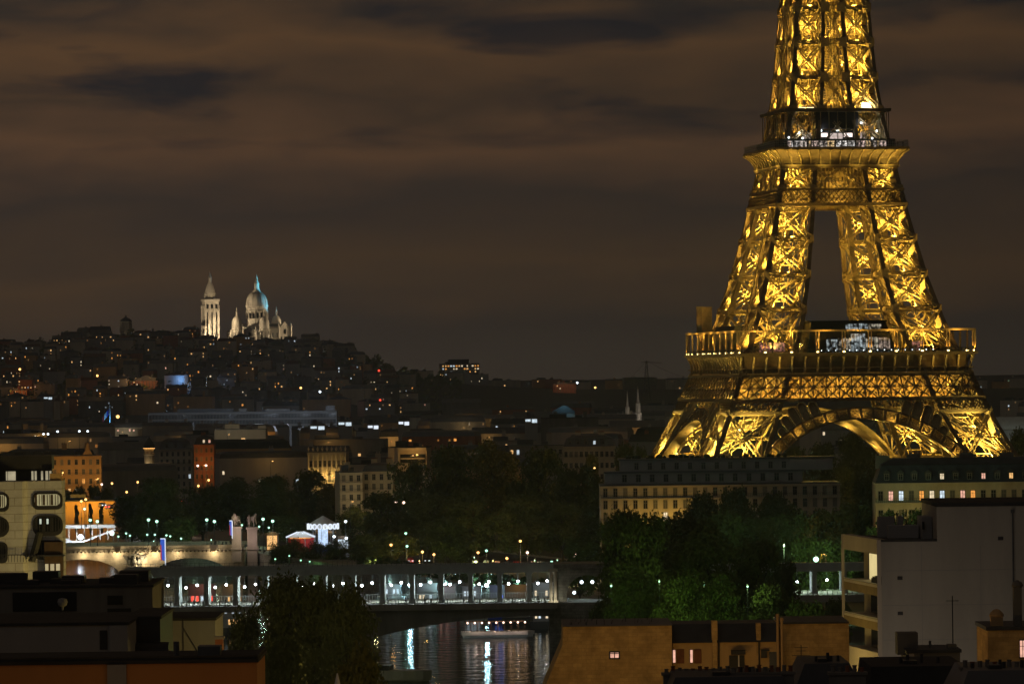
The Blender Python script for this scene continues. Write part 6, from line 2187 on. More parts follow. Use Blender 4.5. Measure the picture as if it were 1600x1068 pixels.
for i, (px_, py_, g_, c, pw_) in enumerate(((747, 863, 'lamp_sodium', (1, .25, .05), 420), (760, 860, 'lamp_green', GREENC, 200), (824, 863, 'lamp_pink', PINKC, 420), (813, 845, 'lamp_sodium', SODC, 60), (792, 872, 'lamp_sodium', (1, .35, .08), 600), (862, 877.5, 'lamp_green', (.3, 1, .9), 60), (611, 851, 'lamp_sodium', SODC, 200), (634, 833, 'lamp_green', (.3, 1, .8), 60), (636, 853, 'lamp_green', GREENC, 60), (660, 862, 'lamp_sodium', SODC, 700), (678, 866, 'lamp_sodium', SODC, 500))):
    p = at(px_, py_, 1200)
    street_lamp(f'{ {"lamp_sodium": "orange", "lamp_pink": "pinkish", "lamp_green": "greenish"}[g_] } lamp over the quay road under the dark trees, {nth(sorted(range(11), key=lambda q: (747, 760, 824, 813, 792, 862, 611, 634, 636, 660, 678)[q]).index(i))} from the left', p, max(2.5, p.z), (0,), g_, pw_, c, group='lamps over the quay road', r=.36)
# ================================================================== foreground buildings
def rrect(x0, x1, z0, z1, r, n=4):
    pts = []
    for cx, cz, a0 in ((x1 - r, z0 + r, -90), (x1 - r, z1 - r, 0), (x0 + r, z1 - r, 90), (x0 + r, z0 + r, 180)):
        for i in range(n + 1):
            an = R(a0 + 90 * i / n)
            pts.append((cx + r * math.cos(an), cz + r * math.sin(an)))
    return pts
# ---- pale modern block with rounded windows at the left edge
YA = 540
def LX(px, Y): return at(px, 800, Y).x
cx = LX(40, YA)
o = thing('modern_block', 'pale panelled modern block with round-cornered windows and a dark terrace storey at the left edge', 'apartment block', (cx, YA, 0))
def az_(py, px=60, Y=YA): return at(px, py, Y).z
xl, xc, xr = LX(-60, YA) - cx, LX(37, YA) - cx, LX(97, YA) - cx
panel = brick('wall_panels', (.44, .455, .46), (.475, .485, .49), (.30, .29, .27), 2.4, 1.0, .8, .06)
m = MB()
m.poly([(xl, -1.2), (xc, -1.2), (xc + .5, 0), (xr, 0), (xr, 4), (xl, 4)], -2, az_(751))
m.build('wall', panel, o)
zt = az_(751)
m = MB()
m.box(xl, LX(78, YA) - cx, 2.2, 3.9, zt + .004, az_(733)); m.box(xl, LX(80, YA) - cx, 1.4, 4, az_(733), az_(712))
m.build('terrace_storey', M['cladding'], o)
m = MB()
for i in range(40):
    x = xl + i * (LX(78, YA) - cx - xl) / 39
    m.box(x - .03, x + .03, 1.5, 1.56, az_(712), az_(705))
m.box(xl, LX(78, YA) - cx, 1.48, 1.58, az_(705) - .06, az_(705))
m.build('roof_railing', M['dark_metal'], o)
for (p0, p1) in ((7, 9), (10, 22), (47, 50), (52, 55), (62, 65), (69, 73), (75, 78)):
    m = MB(); m.box(LX(p0, YA) - cx, LX(p1, YA) - cx, 2.05, 2.19, az_(750), az_(736)); m.build('terrace_window', glow('terrace_pane', (1, .86, .55), .30, .6, .8), o)
m = MB(); m.box(LX(78, YA) - cx, xr, .3, .42, zt, zt + .9); m.box(LX(78, YA) - cx, xr, 1.2, 3.9, zt + .004, zt + .25); m.build('terrace_parapet', M['plaster_ochre'], o)
for (p0, p1, q0, q1, lit_, rr_) in ((54, 95, 771, 790, 'olive', .7), (54, 95, 807, 831, None, 1.0), (-18, 13, 771, 792, 'olive', .7), (-18, 13, 808, 832, None, 1.2), (-18, 10, 848, 872, None, .6), (57, 95, 846, 868, None, .6)):
    x0, x1, z0, z1 = LX(p0, YA) - cx, LX(p1, YA) - cx, az_(q1), az_(q0)
    yy = 0 if p0 > 30 else -1.2
    m = MB(); m.sheet(rrect(x0 - .25, x1 + (.25 if p0 > 30 else .25), z0 - .45, z1 + .2, rr_), yy - .22, yy - .003)
    f_ = m.build('window', M['cladding'], o)
    m = MB(); m.sheet(rrect(x0 + .05, x1 - .05, z0 + .05, z1 - .05, rr_ * .7), yy - .26, yy - .225); m.build('pane', glow('rounded_pane', (.95, .82, .42), .28, .5, .9) if lit_ else M['glassdark'], f_)
    m = MB()
    n = 9
    for i in range(n):
        x = x0 + .3 + (x1 - x0 - .6) * i / (n - 1)
        m.box(x - (.05 if i % 3 else .22), x + .05, yy - .31, yy - .265, z0 + .1, z1 - .1)
    m.build('curtain', M['cladding'] if not lit_ else M['wood'], f_)
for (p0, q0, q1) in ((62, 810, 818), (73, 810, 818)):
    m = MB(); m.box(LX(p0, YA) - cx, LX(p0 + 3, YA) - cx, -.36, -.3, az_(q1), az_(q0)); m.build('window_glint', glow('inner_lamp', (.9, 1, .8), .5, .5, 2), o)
m = MB()
m.box(LX(40, YA) - cx, xr + .3, -1.6, -.01, az_(868), az_(866))
for i in range(16):
    x = LX(2, YA) - cx + i * .36
    m.box(x - .03, x + .03, -2.2, -2.14, az_(876), az_(864))
m.box(LX(2, YA) - cx, LX(40, YA) - cx, -2.2, -2.1, az_(864) - .08, az_(864))
m.bar((LX(62, YA) - cx, -.5, az_(832)), (LX(50, YA) - cx, -1.2, az_(876)), .9, .5)
m.build('balcony', M['dark_metal'], o)
m = MB(); m.box(LX(70, YA) - cx, LX(98, YA) - cx, -1.0, .3, az_(912), az_(846)); m.build('stair_bay', M['wood'], o)
for p0, p1, g_ in ((71, 76, 'pale'), (79, 85, 'olive'), (88, 94, 'olive')):
    m = MB(); m.box(LX(p0, YA) - cx, LX(p1, YA) - cx, -1.08, -1.005, az_(908), az_(880)); m.build('lit_bay', glow('stair_pane', (1, .82, .45), .4, .6, .7), o)
rq = random.Random(4)
lamp_front(o, -3, -24, 22, 430, (1, .92, .76)); lamp_front(o, 8, -20, 18, 120, (1, .9, .72))
# ---- dark roofs and blocks, lower left
def block(name, label, px0, px1, ptop, Y, d, wallm, zb=-3, roofm=None, cat='building'):
    a = at((px0 + px1) / 2, ptop, Y)
    w = px_w(px0, px1, Y)
    o = thing(name, label, cat, (a.x, Y, 0))
    m = MB(); m.box(-w / 2, w / 2, 0, d, zb, a.z - .25); m.build('wall', wallm, o)
    m = MB(); m.box(-w / 2 - .12, w / 2 + .12, -.12, d + .12, a.z - .248, a.z); m.build('roof', roofm or M['bitumen'], o)
    return o, w, a.z
o, w, z = block('dark_block', 'dark flat-roofed block with roof clutter below the pale modern block', -30, 238, 914, 430, 14, M['stone_dark'])
for i in range(14):
    m = MB()
    x = rq.uniform(-w / 2 + 1, w / 2 - 1); y = rq.uniform(2, 12); s_ = rq.uniform(.4, 1.6)
    m.box(x - s_, x + s_, y - s_, y + s_, z, z + rq.uniform(.3, 1.2))
    m.build('roof_plant', M['cladding'], o)
m = MB()
for q0, q1, p0, p1 in ((925, 955, 20, 120), (930, 944, 168, 192), (950, 968, 168, 205)):
    m.box(at(p0, q1, 430).x - o.location.x, at(p1, q1, 430).x - o.location.x, -.06, -.01, at(p0, q1, 430).z, at(p0, q0, 430).z)
m.build('window_band', M['glassdark'], o)
m = MB(); m.lathe((at(97, 945, 429).x - o.location.x, -.6, at(97, 945, 429).z - .5), [(.1, 0), (.12, .3), (.42, .5), (.5, .8), (.42, 1.1), (.1, 1.2)], 12); m.build('satellite_dish', M['plaster_grey'], o)
o, w, z = block('dark_block', 'olive-dark rendered block with a recessed doorway behind the orange wall', -30, 200, 972, 372, 16, M['concrete'], -3)
m = MB()
for p0, p1, q0, q1 in ((156, 168, 984, 1014),):
    m.box(at(p0, q1, 372).x - o.location.x, at(p1, q1, 372).x - o.location.x, -.06, -.01, at(p0, q1, 372).z, at(p0, q0, 372).z)
m.build('recess', M['cladding'], o)
m = MB(); m.box(at(172, 975, 372).x - o.location.x, at(200, 975, 372).x - o.location.x, -.5, -.005, -2, z - .3); m.build('pier', M['plaster_grey'], o)
o, w, z = block('dark_penthouse', 'black-roofed penthouse with a small bluish lit window and a rounded awning', 200, 250, 962, 380, 14, M['cladding'])
m = MB(); m.cyl((-w / 2, -.6, z - 3.1), (w / 2 + .8, -.6, z - 3.1), .9, .9, 12); m.build('awning', M['cladding'], o)
a = at(253, 1011, 379); m = MB(); m.box(a.x - o.location.x - .4, a.x - o.location.x + .55, -.09, -.01, a.z - .3, a.z + .3); m.build('window', glow('bluish_pane', (.45, .75, .85), .5, .8, 3), o)
a = at(224, 1008, 379); m = MB(); m.ball((a.x - o.location.x, -.3, a.z), .13, 8, 6); m.build('wall_lamp', G['lamp_white'], o)
o, w, z = block('rendered_block', 'brown-grey rendered block with a slanting cable, left of the big dark tree', 246, 336, 965, 440, 12, M['plaster_grey'])
m = MB(); m.bar((-w * .05, -.06, z - 1), (w * .22, -.06, z - 3.6), .06); m.box(-w * .06, -w * .05, -.05, -.01, z - 4, z - .3); m.build('cable', M['dark_metal'], o)
o, w, z = block('chimney_block', 'small brick chimney block glowing orange beside the brown-grey block', 336, 348, 994, 425, 1.2, M['brickred'], -3, M['concrete'])
light(o, (.2, -2.2, z - 1.0), 30, (1, .55, .12), .1, name='wall_light')
# ---- the orange-lit rendered wall along the bottom left
o, w, z = block('orange_wall_house', 'flat-roofed house with a broad orange-lit rendered wall along the bottom left', -40, 401, 1031, 300, 10, mat('orange_lit_render', (.42, .20, .065), .9, .12, .2, streak=True), -3)  # orange lamplight is partly put into this base colour
m = MB(); m.box(-w * .06 + .6, -w * .06 + 1.9, -.22, -.005, -3, z - .28); m.build('pilaster', M['plaster_grey'], o)
m = MB()
m.box(-w / 2, w / 2, -.05, .25, z, z + .25); m.box(w / 2 - .25, w / 2 + .05, .25, 10, z, z + .22)
m.build('parapet', M['bitumen'], o)
m = MB(); m.box(w * .28, w * .36, 3, 5, z + .004, z + .7); m.cyl((w * .2, 4, z), (w * .2, 4, z + 1.0), .2, .2, 8); m.build('roof_vent', M['zinc'], o)
# lamps of the street in front of it, below the picture's edge
for i, x in enumerate((-30, -20, -10)):
    street_lamp(f'orange street lamp in the street before the orange wall, {nth(i)} of three', (x, 286, 6.5), 6.5, (0,), 'lamp_sodium', 1000, SODC, group='street lamps before the orange wall')
# a parasol tip against the big tree
a = at(527, 1051, 330)
o = thing('closed_parasol', 'pale closed parasol tip against the big dark tree at the bottom', 'parasol', (a.x, 330, 20))
m = MB(); m.lathe((0, 0, a.z - 20 - 3), [(.32, 0), (.36, 1.0), (.22, 2.2), (.04, 3.0)], 12); m.build('canopy', M['canvas'], o)
m = MB(); m.cyl((0, 0, -20), (0, 0, a.z - 23), .06, .05, 8); m.build('pole', M['dark_metal'], o)

# ---- the ochre rubble gable and the low houses, lower right
rubble = brick('rubble_wall', (.46, .31, .125), (.55, .38, .16), (.40, .275, .12), .7, .28, .95, .24)  # stone ochre with the warm street light mixed into the colour
YR = 330
def RX(px): return at(px, 1010, YR).x
def RZ(py, px=960): return at(px, py, YR).z
gx = RX(960)
o = thing('gable_house', 'tall blank ochre rubble gable with one small lit window and a sloping left edge', 'house', (gx, YR, 0))
m = MB()
m.sheet([(RX(835) - gx, RZ(1110)), (RX(1050) - gx, RZ(1110)), (RX(1050) - gx, RZ(977.5)), (RX(880) - gx, RZ(977.5)), (RX(879) - gx, RZ(1006)), (RX(852) - gx, RZ(1068))], 0, 9)
m.box(RX(835) - gx, RX(1050) - gx, .001, 8.9, -3, RZ(1110) + .01)
m.build('wall', rubble, o)
m = MB(); m.box(RX(879) - gx, RX(1051) - gx, -.15, 9.1, RZ(977.5) + .002, RZ(976)); m.build('roof', M['zinc'], o)
m = MB()
for i in range(26):
    x = RX(885) - gx + rq.uniform(0, 7); m.cyl((x, rq.uniform(.5, 7), RZ(976)), (x + rq.uniform(-.1, .1), rq.uniform(.5, 7), RZ(976) + rq.uniform(.15, .5)), .03, .02, 5)
m.build('roof_stub', M['dark_metal'], o)
w_ = add_window(o, RX(960) - gx, 0, RZ(1027), .82, .5, G['pink'], M['dark_metal'])
for px_, dx in ((955.5, 0),):
    pass
yl = thing('low_house', 'low ochre terrace house with a black slate roof, a shaded door and two slit-lit windows', 'house', (RX(1135), YR + 1, 0))
lx = RX(1135)
m = MB(); m.box(RX(1052) - lx, RX(1219) - lx, 0, 7, -3, RZ(1004, 1135)); m.build('wall', mat('ochre_render', (.50, .34, .15), .9, .14, .5, streak=True), yl)  # this ochre, too, takes in some warm lamplight
m = MB()
m.hexa([(RX(1051) - lx, -.25, RZ(1004, 1135) + .003), (RX(1217) - lx, -.25, RZ(1004, 1135) + .003), (RX(1217) - lx, 7, RZ(1004, 1135) + .003), (RX(1051) - lx, 7, RZ(1004, 1135) + .003),
        (RX(1051) - lx, 1.2, RZ(976, 1135)), (RX(1217) - lx, 1.2, RZ(976, 1135)), (RX(1217) - lx, 6, RZ(976, 1135)), (RX(1051) - lx, 6, RZ(976, 1135))])
m.build('roof', M['slate'], yl)
for px_, q in ((1054, 'pink'), (1081, 'pink')):
    add_window(yl, RX(px_) - lx, 0, RZ(1036, px_), .24, 1.0, G[q], M['wood'], mull=False)
    m = MB(); m.box(RX(px_) - lx + .2, RX(px_) - lx + .75, -.09, -.01, RZ(1037, px_), RZ(1015, px_)); m.build('shutter', M['terracotta'], yl)
m = MB(); m.box(RX(1114) - lx, RX(1121) - lx, -.35, 0, -3, RZ(1000, 1118)); m.box(RX(1113) - lx, RX(1122) - lx, -.4, .6, RZ(1000, 1118), RZ(970, 1118)); m.build('chimney', rubble, yl)
m = MB(); m.box(RX(1183) - lx, RX(1190) - lx, -.1, .9, RZ(1004, 1186) - 1, RZ(974, 1186)); m.build('chimney', rubble, yl)
m = MB(); m.box(RX(1143) - lx, RX(1165) - lx, -.9, -.01, RZ(1022, 1155), RZ(1016, 1155)); m.build('awning', M['cladding'], yl)
m = MB(); m.box(RX(1140) - lx, RX(1164) - lx, -.06, -.01, RZ(1050, 1155), RZ(1024, 1155)); d_ = m.build('door', M['cladding'], yl)
m = MB(); m.box(RX(1154) - lx, RX(1156) - lx, -.1, -.065, RZ(1050, 1155), RZ(1024, 1155)); m.build('door_post', M['canvas'], d_)
m = MB(); m.box(RX(1203) - lx, RX(1217) - lx, -.05, -.01, RZ(1052, 1210), RZ(1019, 1210)); m.build('grey_door', M['zinc'], yl)
m = MB()
for px_, q0 in ((1124, 1003), (1187, 1001)):
    m.cyl((RX(px_) - lx, -.12, RZ(1055, px_)), (RX(px_) - lx, -.12, RZ(q0, px_)), .06, .06, 7)
m.cyl((RX(1190) - lx, -.25, RZ(1016, 1195)), (RX(1203) - lx, -.25, RZ(1016, 1195)), .07, .07, 6); m.box(RX(1190) - lx, RX(1199) - lx, -.3, -.01, RZ(1028, 1195), RZ(1016, 1195))
m.build('drainpipe', M['dark_metal'], yl)
for px_, q0 in ((1214.5, 962), (1221, 968)):
    a = at(px_, q0, YR)
    o = thing('flue_pipe', ('taller thin flue pipe' if px_ < 1217 else 'shorter pale flue pipe') + ' standing between the low house and the rubble wall', 'pipe', (a.x, YR - .3, 0))
    m = MB(); m.cyl((0, 0, 10), (0, 0, a.z), .11, .1, 8); m.cyl((0, 0, a.z), (0, 0, a.z + .2), .16, .12, 8); m.build('pipe', M['plaster_ochre'], o)
wx = RX(1275)
o = thing('wall_house', 'blank ochre rubble wall with a television aerial, left of the grey tower block', 'house', (wx, YR + 2, 0))
m = MB(); m.box(RX(1222) - wx, RX(1330) - wx, 0, 8, -3, RZ(976, 1275)); m.build('wall', rubble, o)
m = MB(); m.box(RX(1221) - wx, RX(1330) - wx, -.2, 8.2, RZ(976, 1275) + .003, RZ(973, 1275)); m.build('roof', M['slate'], o)
a = RX(1251) - wx
m = MB(); m.cyl((a, -2.5, RZ(1068)), (a, -2.5, RZ(1006, 1251)), .04, .03, 6)
for dz, l in ((0.1, .5), (.35, .35), (.7, .7)):
    m.bar((a - l, -2.5, RZ(1008, 1251) - dz), (a + l, -2.5, RZ(1008, 1251) - dz), .04)
m.build('aerial', M['dark_metal'], o)
# street lamps in the lane in front of the ochre houses, below the picture's edge
for i, px_ in enumerate((905, 1000, 1085, 1185, 1275)):
    a = at(px_, 1140, 314)
    street_lamp(f'orange lane lamp before the ochre houses, {nth(i)} of five', (a.x, 314, 24.0), 5.0, (0,), 'lamp_sodium', 400, (1, .60, .18), 'lane_lamp', 'lane lamps before the ochre houses')
# the raised lane they stand on
m = MB(); m.box(RX(830), RX(1420), 309, 329.5, -3, 19); tag(m.build('lane', M['asphalt']), kind='structure')

# ---- the grey tower block with balconies at the right
YG = 380
gx = at(1373, 900, YG).x
o = thing('grey_block', 'tall grey blank-walled block with balconies on its curved left side, one room lit yellow', 'apartment block', (gx, YG, 0))
def GX(px, Y=YG): return at(px, 900, Y).x - gx
def GZ(py, px=1400, Y=YG): return at(px, py, Y).z
z1, z2 = GZ(845.5, 1420), GZ(790.5, 1530)
# wall outline: front, then the slightly curved balcony side going back to the left
back = (GX(1317, 394), 14)
mid = (GX(1343, 387), 7.4)
front = (0.0, 0.0)
sw = MB()
sw.box(0, GX(1640), 0, .3, -3, z1)
sw.poly([(2.2, .301), (GX(1640), .301), (GX(1640), 14), (back[0] + 2.2, 14)], -3, z1 - .001)
sw.box(GX(1465), GX(1640), .001, 14, z1 + .001, z2)
gw = mat('grey_render', (.33, .32, .275), .92, .17, .22, bump=.08, streak=True)
wl_ = sw.build('wall', gw, o)
m = MB(); m.box(GX(1464), GX(1640), -.06, 14.1, z2 + .002, z2 + .35); m.box(-.03, GX(1464.5), -.05, .25, z1 + .002, z1 + .22); m.poly([(.1, .3), (GX(1464), .3), (GX(1464), 13.9), (back[0] + .1, 13.9)], z1 + .003, z1 + .08); m.build('roof', M['bitumen'], o)
for b_ in ((GX(1385), GX(1412), 8.5, 9.2, z1 + .08, z1 + 1.9), (GX(1398), GX(1446), 6, 7.5, z1 + .08, z1 + 1.2), (GX(1418), GX(1427), 9, 10, z1 + .08, z1 + 1.9), (GX(1449), GX(1464), 4, 9, z1 + .08, z2 - 1)):
    m = MB(); m.box(*b_); m.build('roof_plant', M['plaster_grey'], o)
m = MB(); m.box(GX(1448), GX(1452), 3.8, 3.99, z1 + .9, z2 - 1.4); m.build('penthouse_glass', M['glassdark'], o)
m = MB()
for i in range(6):
    z = GZ(890 + i * 54, 1500)
    m.box(.3, GX(1640), -.012, -.002, z, z + .035)
for px_ in (1440, 1532):
    m.box(GX(px_), GX(px_) + .03, -.012, -.002, -3, z1 - .3)
m.build('render_joint', M['plaster_grey'], wl_)
m = MB(); m.cyl((GX(1583), -.12, -3), (GX(1583), -.12, z2 - .4), .07, .07, 7); m.box(GX(1583) - .15, GX(1583) + .15, -.2, -.01, z2 - .6, z2 - .3); m.build('drainpipe', M['zinc'], o)
m = MB()
for px_, q0 in ((1402, 905), (1402, 960), (1560, 845)):
    m.box(GX(px_), GX(px_) + .45, -.05, -.005, GZ(q0, 1420), GZ(q0, 1420) + .3)
m.build('vent_grille', M['cladding'], o)
# balcony side: strips between slabs
pts = [(-.02, .305), (mid[0] * .45, 3.4), mid, (mid[0] + (back[0] - mid[0]) * .55, 10.8), back]
fl_h = 3.0
def strip(mb, off0, off1, za, zb, i0=0, i1=None):
    i1 = len(pts) - 1 if i1 is None else i1
    for (xa, ya), (xb, yb) in list(zip(pts, pts[1:]))[i0:i1]:
        mb.hexa([(xa + off0, ya, za), (xa + off1, ya, za), (xb + off1, yb, za), (xb + off0, yb, za), (xa + off0, ya, zb), (xa + off1, ya, zb), (xb + off1, yb, zb), (xb + off0, yb, zb)])
m = MB()
strip(m, -.02, .8, GZ(866, 1373), z1 + .2)
strip(m, 1.9, 2.2, -3, z1 - .1)
strip(m, -.04, .3, -3, GZ(1020, 1373))
for i in range(-1, 5):
    z = GZ(914, 1373) - i * fl_h
    strip(m, 0, 2.0, z - .22, z)
m.box(-.14, .22, -.08, -.004, -3, z1 + .19)
bx, by = back
m.box(bx - .1, bx + .15, by - .1, by + .2, -3, z1 + .2)
m.build('balcony_side', M['plaster'], o)
for i in range(4):
    z = GZ(914, 1373) - i * fl_h
    m = MB(); strip(m, .03, .09, z - .95, z + .05); m.build('balcony_parapet', mat('smoked_glass' + str(i), ((.30, .23, .10), (.30, .23, .10), (.28, .2, .09), (.10, .11, .10))[i], .15, .15, .8, spec=.6), o)
    m = MB(); strip(m, 0, .12, z + .05, z + .12); m.build('handrail', M['steel'], o)
    m = MB(); strip(m, 1.8, 1.89, z + .1, z + 2.1, 1, 3); m.build('glazed_door', M['glassdark'], o)
m = MB(); strip(m, 1.70, 1.78, GZ(913, 1373), GZ(866, 1373), 2, 3); m.build('lit_room', glow('lit_room', (1, .80, .36), .6, .25, .5), o)
m = MB()
for j in range(9):
    x_, y_ = pts[0][0] + (pts[1][0] - pts[0][0]) * j / 8, pts[1][1] * j / 8
    m.bar((x_ + .2, y_, GZ(914, 1373) + .1), (x_ + .2, y_, GZ(914, 1373) + .5 + rq.random() * .3), .14)
m.build('flower_pot', M['cladding'], o)
light(o, (.9, 1.6, GZ(880, 1373)), 40, (1, .78, .35), .2, name='room_light')
lamp_front(o, -8, 4, GZ(1075, 1373), 900, (1, .68, .2))
lamp_front(o, -1, -12, GZ(1082, 1373), 420, (1, .80, .62)); lamp_front(o, 4, -22, GZ(1100, 1373), 700, (1, .78, .62))
# a tall mast and low sheds in front of the grey wall
a = at(1488, 930, 350)
o = thing('thin_mast', 'thin dark aerial mast standing before the grey wall', 'mast', (a.x, 350, 0))
m = MB(); m.cyl((0, 0, 18), (0, 0, a.z), .07, .04, 6); m.bar((-.5, 0, a.z - .4), (.5, 0, a.z - .4), .05); m.build('pole', M['dark_metal'], o)
o, w, z = block('roof_shed', 'low dark roof shed with a pale end wall before the grey wall', 1418, 1500, 1014, 340, 6, M['stone_dark'], 10, M['slate'])
m = MB(); m.box(-w / 2 + .1, -w / 2 + .5, -.06, -.005, z - 1.2, z - .3); m.build('end_wall', M['plaster'], o)
m = MB(); m.cyl((0, 3, z), (0, 3, z + .5), .12, .1, 7); m.build('vent', M['stone_dark'], o)
for b_ in ((-w / 2 - .6, -w / 2 + 1.0, 2, 4, z - .5, z + 1.2), (w / 2 - .9, w / 2 - .2, .5, 1.5, z - .2, z + .35)):
    m = MB(); m.box(*b_); m.build('roof_box', M['stone_dark'], o)
o, w, z = block('side_house', 'ochre-walled house corner with a domed chimney cap and a pink-lit window at the right edge', 1543, 1640, 978, 300, 7, rubble, -3, M['slate'])
m = MB(); m.box(-w / 2 + .35, -w / 2 + 1.15, .8, 1.6, z, z + .65); m.lathe((-w / 2 + .75, 1.2, z + .65), [(.5, 0), (.5, .12), (.38, .3), (.2, .45), (.03, .5)], 12); m.build('chimney', M['plaster_ochre'], o)
m = MB(); m.box(w / 2 - 2.3, w / 2 - 1.75, 1, 1.6, z, z + 2.6); m.lathe((w / 2 - 2.02, 1.3, z + 2.6), [(.32, 0), (.4, .15), (.3, .35), (.05, .5)], 10); m.build('chimney', M['stone_dark'], o)
add_window(o, w / 2 - 1.85, 0, z - 2.1, .5, 1.2, G['pink'], M['dark_metal'])
a = at(1570, 1100, 285)
street_lamp('orange lane lamp before the house corner at the right edge', (a.x - 1, 287, 25.5), 6, (0,), 'lamp_sodium', 420, (1, .6, .2), 'lane_lamp')
# ---- chimney stacks along the bottom
for i, (pa, pb, pt, Y, npots, lb) in enumerate(((1036, 1130, 1047, 262, 9, 'long dark chimney stack with nine pots, first along the bottom edge'), (1132, 1240, 1046, 258, 11, 'long dark chimney stack with eleven pots under the low ochre house'),
                                               (1296, 1352, 1046, 250, 5, 'short dark chimney stack with five pots below the grey block'), (1502, 1606, 1038, 240, 9, 'dark chimney stack with nine stout pots below the house corner'))):
    a = at((pa + pb) / 2, pt, Y)
    w = px_w(pa, pb, Y)
    o = thing('chimney_stack', lb, 'chimney', (a.x, Y, 10), 0, 'chimney stacks at the bottom')
    zt = a.z - 10
    m = MB(); m.box(-w / 2, w / 2, -.4, .4, 0, zt - .25); m.box(-w / 2 - .1, w / 2 + .1, -.5, .5, zt - .25, zt - .1); m.build('stack', M['stone_dark'], o)
    for j in range(npots):
        x = -w / 2 + (j + .5) * w / npots
        h = rq.uniform(.22, .42)
        m = MB(); m.lathe((x, rq.uniform(-.1, .1), zt - .1), [(.13, 0), (.11, h * .8), (.14, h * .85), (.14, h)], 9); m.build('chimney_pot', M['terracotta'] if rq.random() < .4 else M['stone_dark'], o)
for i, (pa, pb, pt, Y, lb) in enumerate(((1040, 1240, 1058, 255, 'dark slate roof under the long chimney stacks at the bottom edge'), (1243, 1345, 1037, 262, 'dark hipped roof between the chimney stacks below the grey block'), (1360, 1510, 1040, 256, 'black flat roof with vents below the grey wall'), (1498, 1640, 1048, 236, 'dull zinc roof in the bottom right corner'))):
    a = at((pa + pb) / 2, pt, Y)
    w = px_w(pa, pb, Y)
    o = thing('dark_roof_house', lb, 'house', (a.x, Y, 0))
    m = MB(); m.box(-w / 2, w / 2, 0, 9, 5, a.z - 1.6); m.build('wall', M['stone_dark'], o)
    m = MB()
    i_ = .6 if i != 2 else .05
    m.hexa([(-w / 2 - .1, -.2, a.z - 1.598), (w / 2 + .1, -.2, a.z - 1.598), (w / 2 + .1, 9.2, a.z - 1.598), (-w / 2 - .1, 9.2, a.z - 1.598), (-w / 2 + i_, 1.5 * i_, a.z), (w / 2 - i_, 1.5 * i_, a.z), (w / 2 - i_, 9 - 1.5 * i_, a.z), (-w / 2 + i_, 9 - 1.5 * i_, a.z)])
    m.build('roof', M['slate'] if i < 2 else M['bitumen'] if i == 2 else M['zinc'], o)
    m = MB()
    for j in range(4):
        x = rq.uniform(-w / 2 + 1, w / 2 - 1)
        m.cyl((x, 3, a.z - .1), (x, 3, a.z + rq.uniform(.2, .55)), .1, .09, 8)
    m.box(-w * .12, w * .02, 2, 3, a.z, a.z + .2)
    m.build('vent', M['dark_metal'], o)

# ================================================================== trees
leafm = []
for nm, c in (('leaves_dark', (.082, .100, .026)), ('leaves_mid', (.088, .120, .030)), ('leaves_yellow', (.118, .112, .026))):
    leafm.append(mat(nm, c, .75, .45, .35, spec=.2))
def crown_mesh(seed, n, leaf, wid=.36, low=.2, lobes=16, weep=False):
    r = random.Random(seed)
    L_ = []
    for i in range(lobes):
        z = r.uniform(low + .1, .90)
        t_ = (z - low) / (1 - low)
        rad = wid * (math.sin(math.pi * min(1, t_ * .85 + .12)) ** .7)
        an = r.uniform(0, 6.283); d = rad * r.uniform(.25, .85)
        L_.append((d * math.cos(an), d * math.sin(an), z, r.uniform(.09, .17)))
    L_ += [(0, 0, .40, .2), (0, 0, .60, .24), (0, 0, .80, .18), (wid * .4, 0, .5, .2), (-wid * .4, 0, .5, .2), (0, wid * .4, .55, .2), (0, -wid * .4, .55, .2)]
    m = MB()
    for i in range(n):
        x, y, z, s = r.choice(L_)
        v = Vector((r.gauss(0, 1), r.gauss(0, 1), r.gauss(0, 1))).normalized()
        q = s * (r.random() ** .35) * r.uniform(.8, 1.18)
        c = Vector((x, y, z)) + Vector((v.x * q, v.y * q, v.z * q * .8))
        if weep: c.z -= r.random() ** 2 * .18
        if c.z < low * .7 or c.z > 1.0: continue
        nrm = (v * .6 + Vector((r.uniform(-1, 1), r.uniform(-1, 1), r.uniform(-.4, 1)))).normalized()
        e = nrm.orthogonal().normalized()
        f_ = nrm.cross(e)
        a_ = r.uniform(0, 6.28)
        e, f_ = e * math.cos(a_) + f_ * math.sin(a_), f_ * math.cos(a_) - e * math.sin(a_)
        k = leaf * r.uniform(.6, 1.3)
        m.face([c - e * k, c - f_ * k * .55 + e * k * .1, c + e * k, c + f_ * k * .55 + e * k * .1])
    return m, L_
def trunk_mesh(L_, low=.2):
    m = MB()
    m.cyl((0, 0, -.03), (0, 0, low + .1), .022, .015, 8)
    m.cyl((0, 0, low + .1), (0, 0, .7), .015, .005, 7)
    for (x, y, z, s) in L_:
        z0 = max(low, z - .3)
        m.cyl((0, 0, z0), (x * .6, y * .6, (z0 + z) / 2 + .02), .009, .005, 5, False)
        m.cyl((x * .6, y * .6, (z0 + z) / 2 + .02), (x, y, z), .005, .002, 5, False)
    return m
TV = []
for sd, n, lf, wd_, lo, lb in ((1, 13000, .017, .36, .14, 34), (2, 13000, .017, .40, .12, 38), (3, 6500, .023, .36, .15, 26), (4, 6500, .023, .42, .14, 28), (5, 5500, .026, .33, .16, 22), (6, 6000, .023, .46, .06, 24)):
    mb, L_ = crown_mesh(sd, n, lf, wd_, lo, lb, sd == 6)
    crs = [mb.mesh('crown', lm) for lm in leafm]
    TV.append((crs, trunk_mesh(L_, lo).mesh('trunk', M['bark']), wd_))
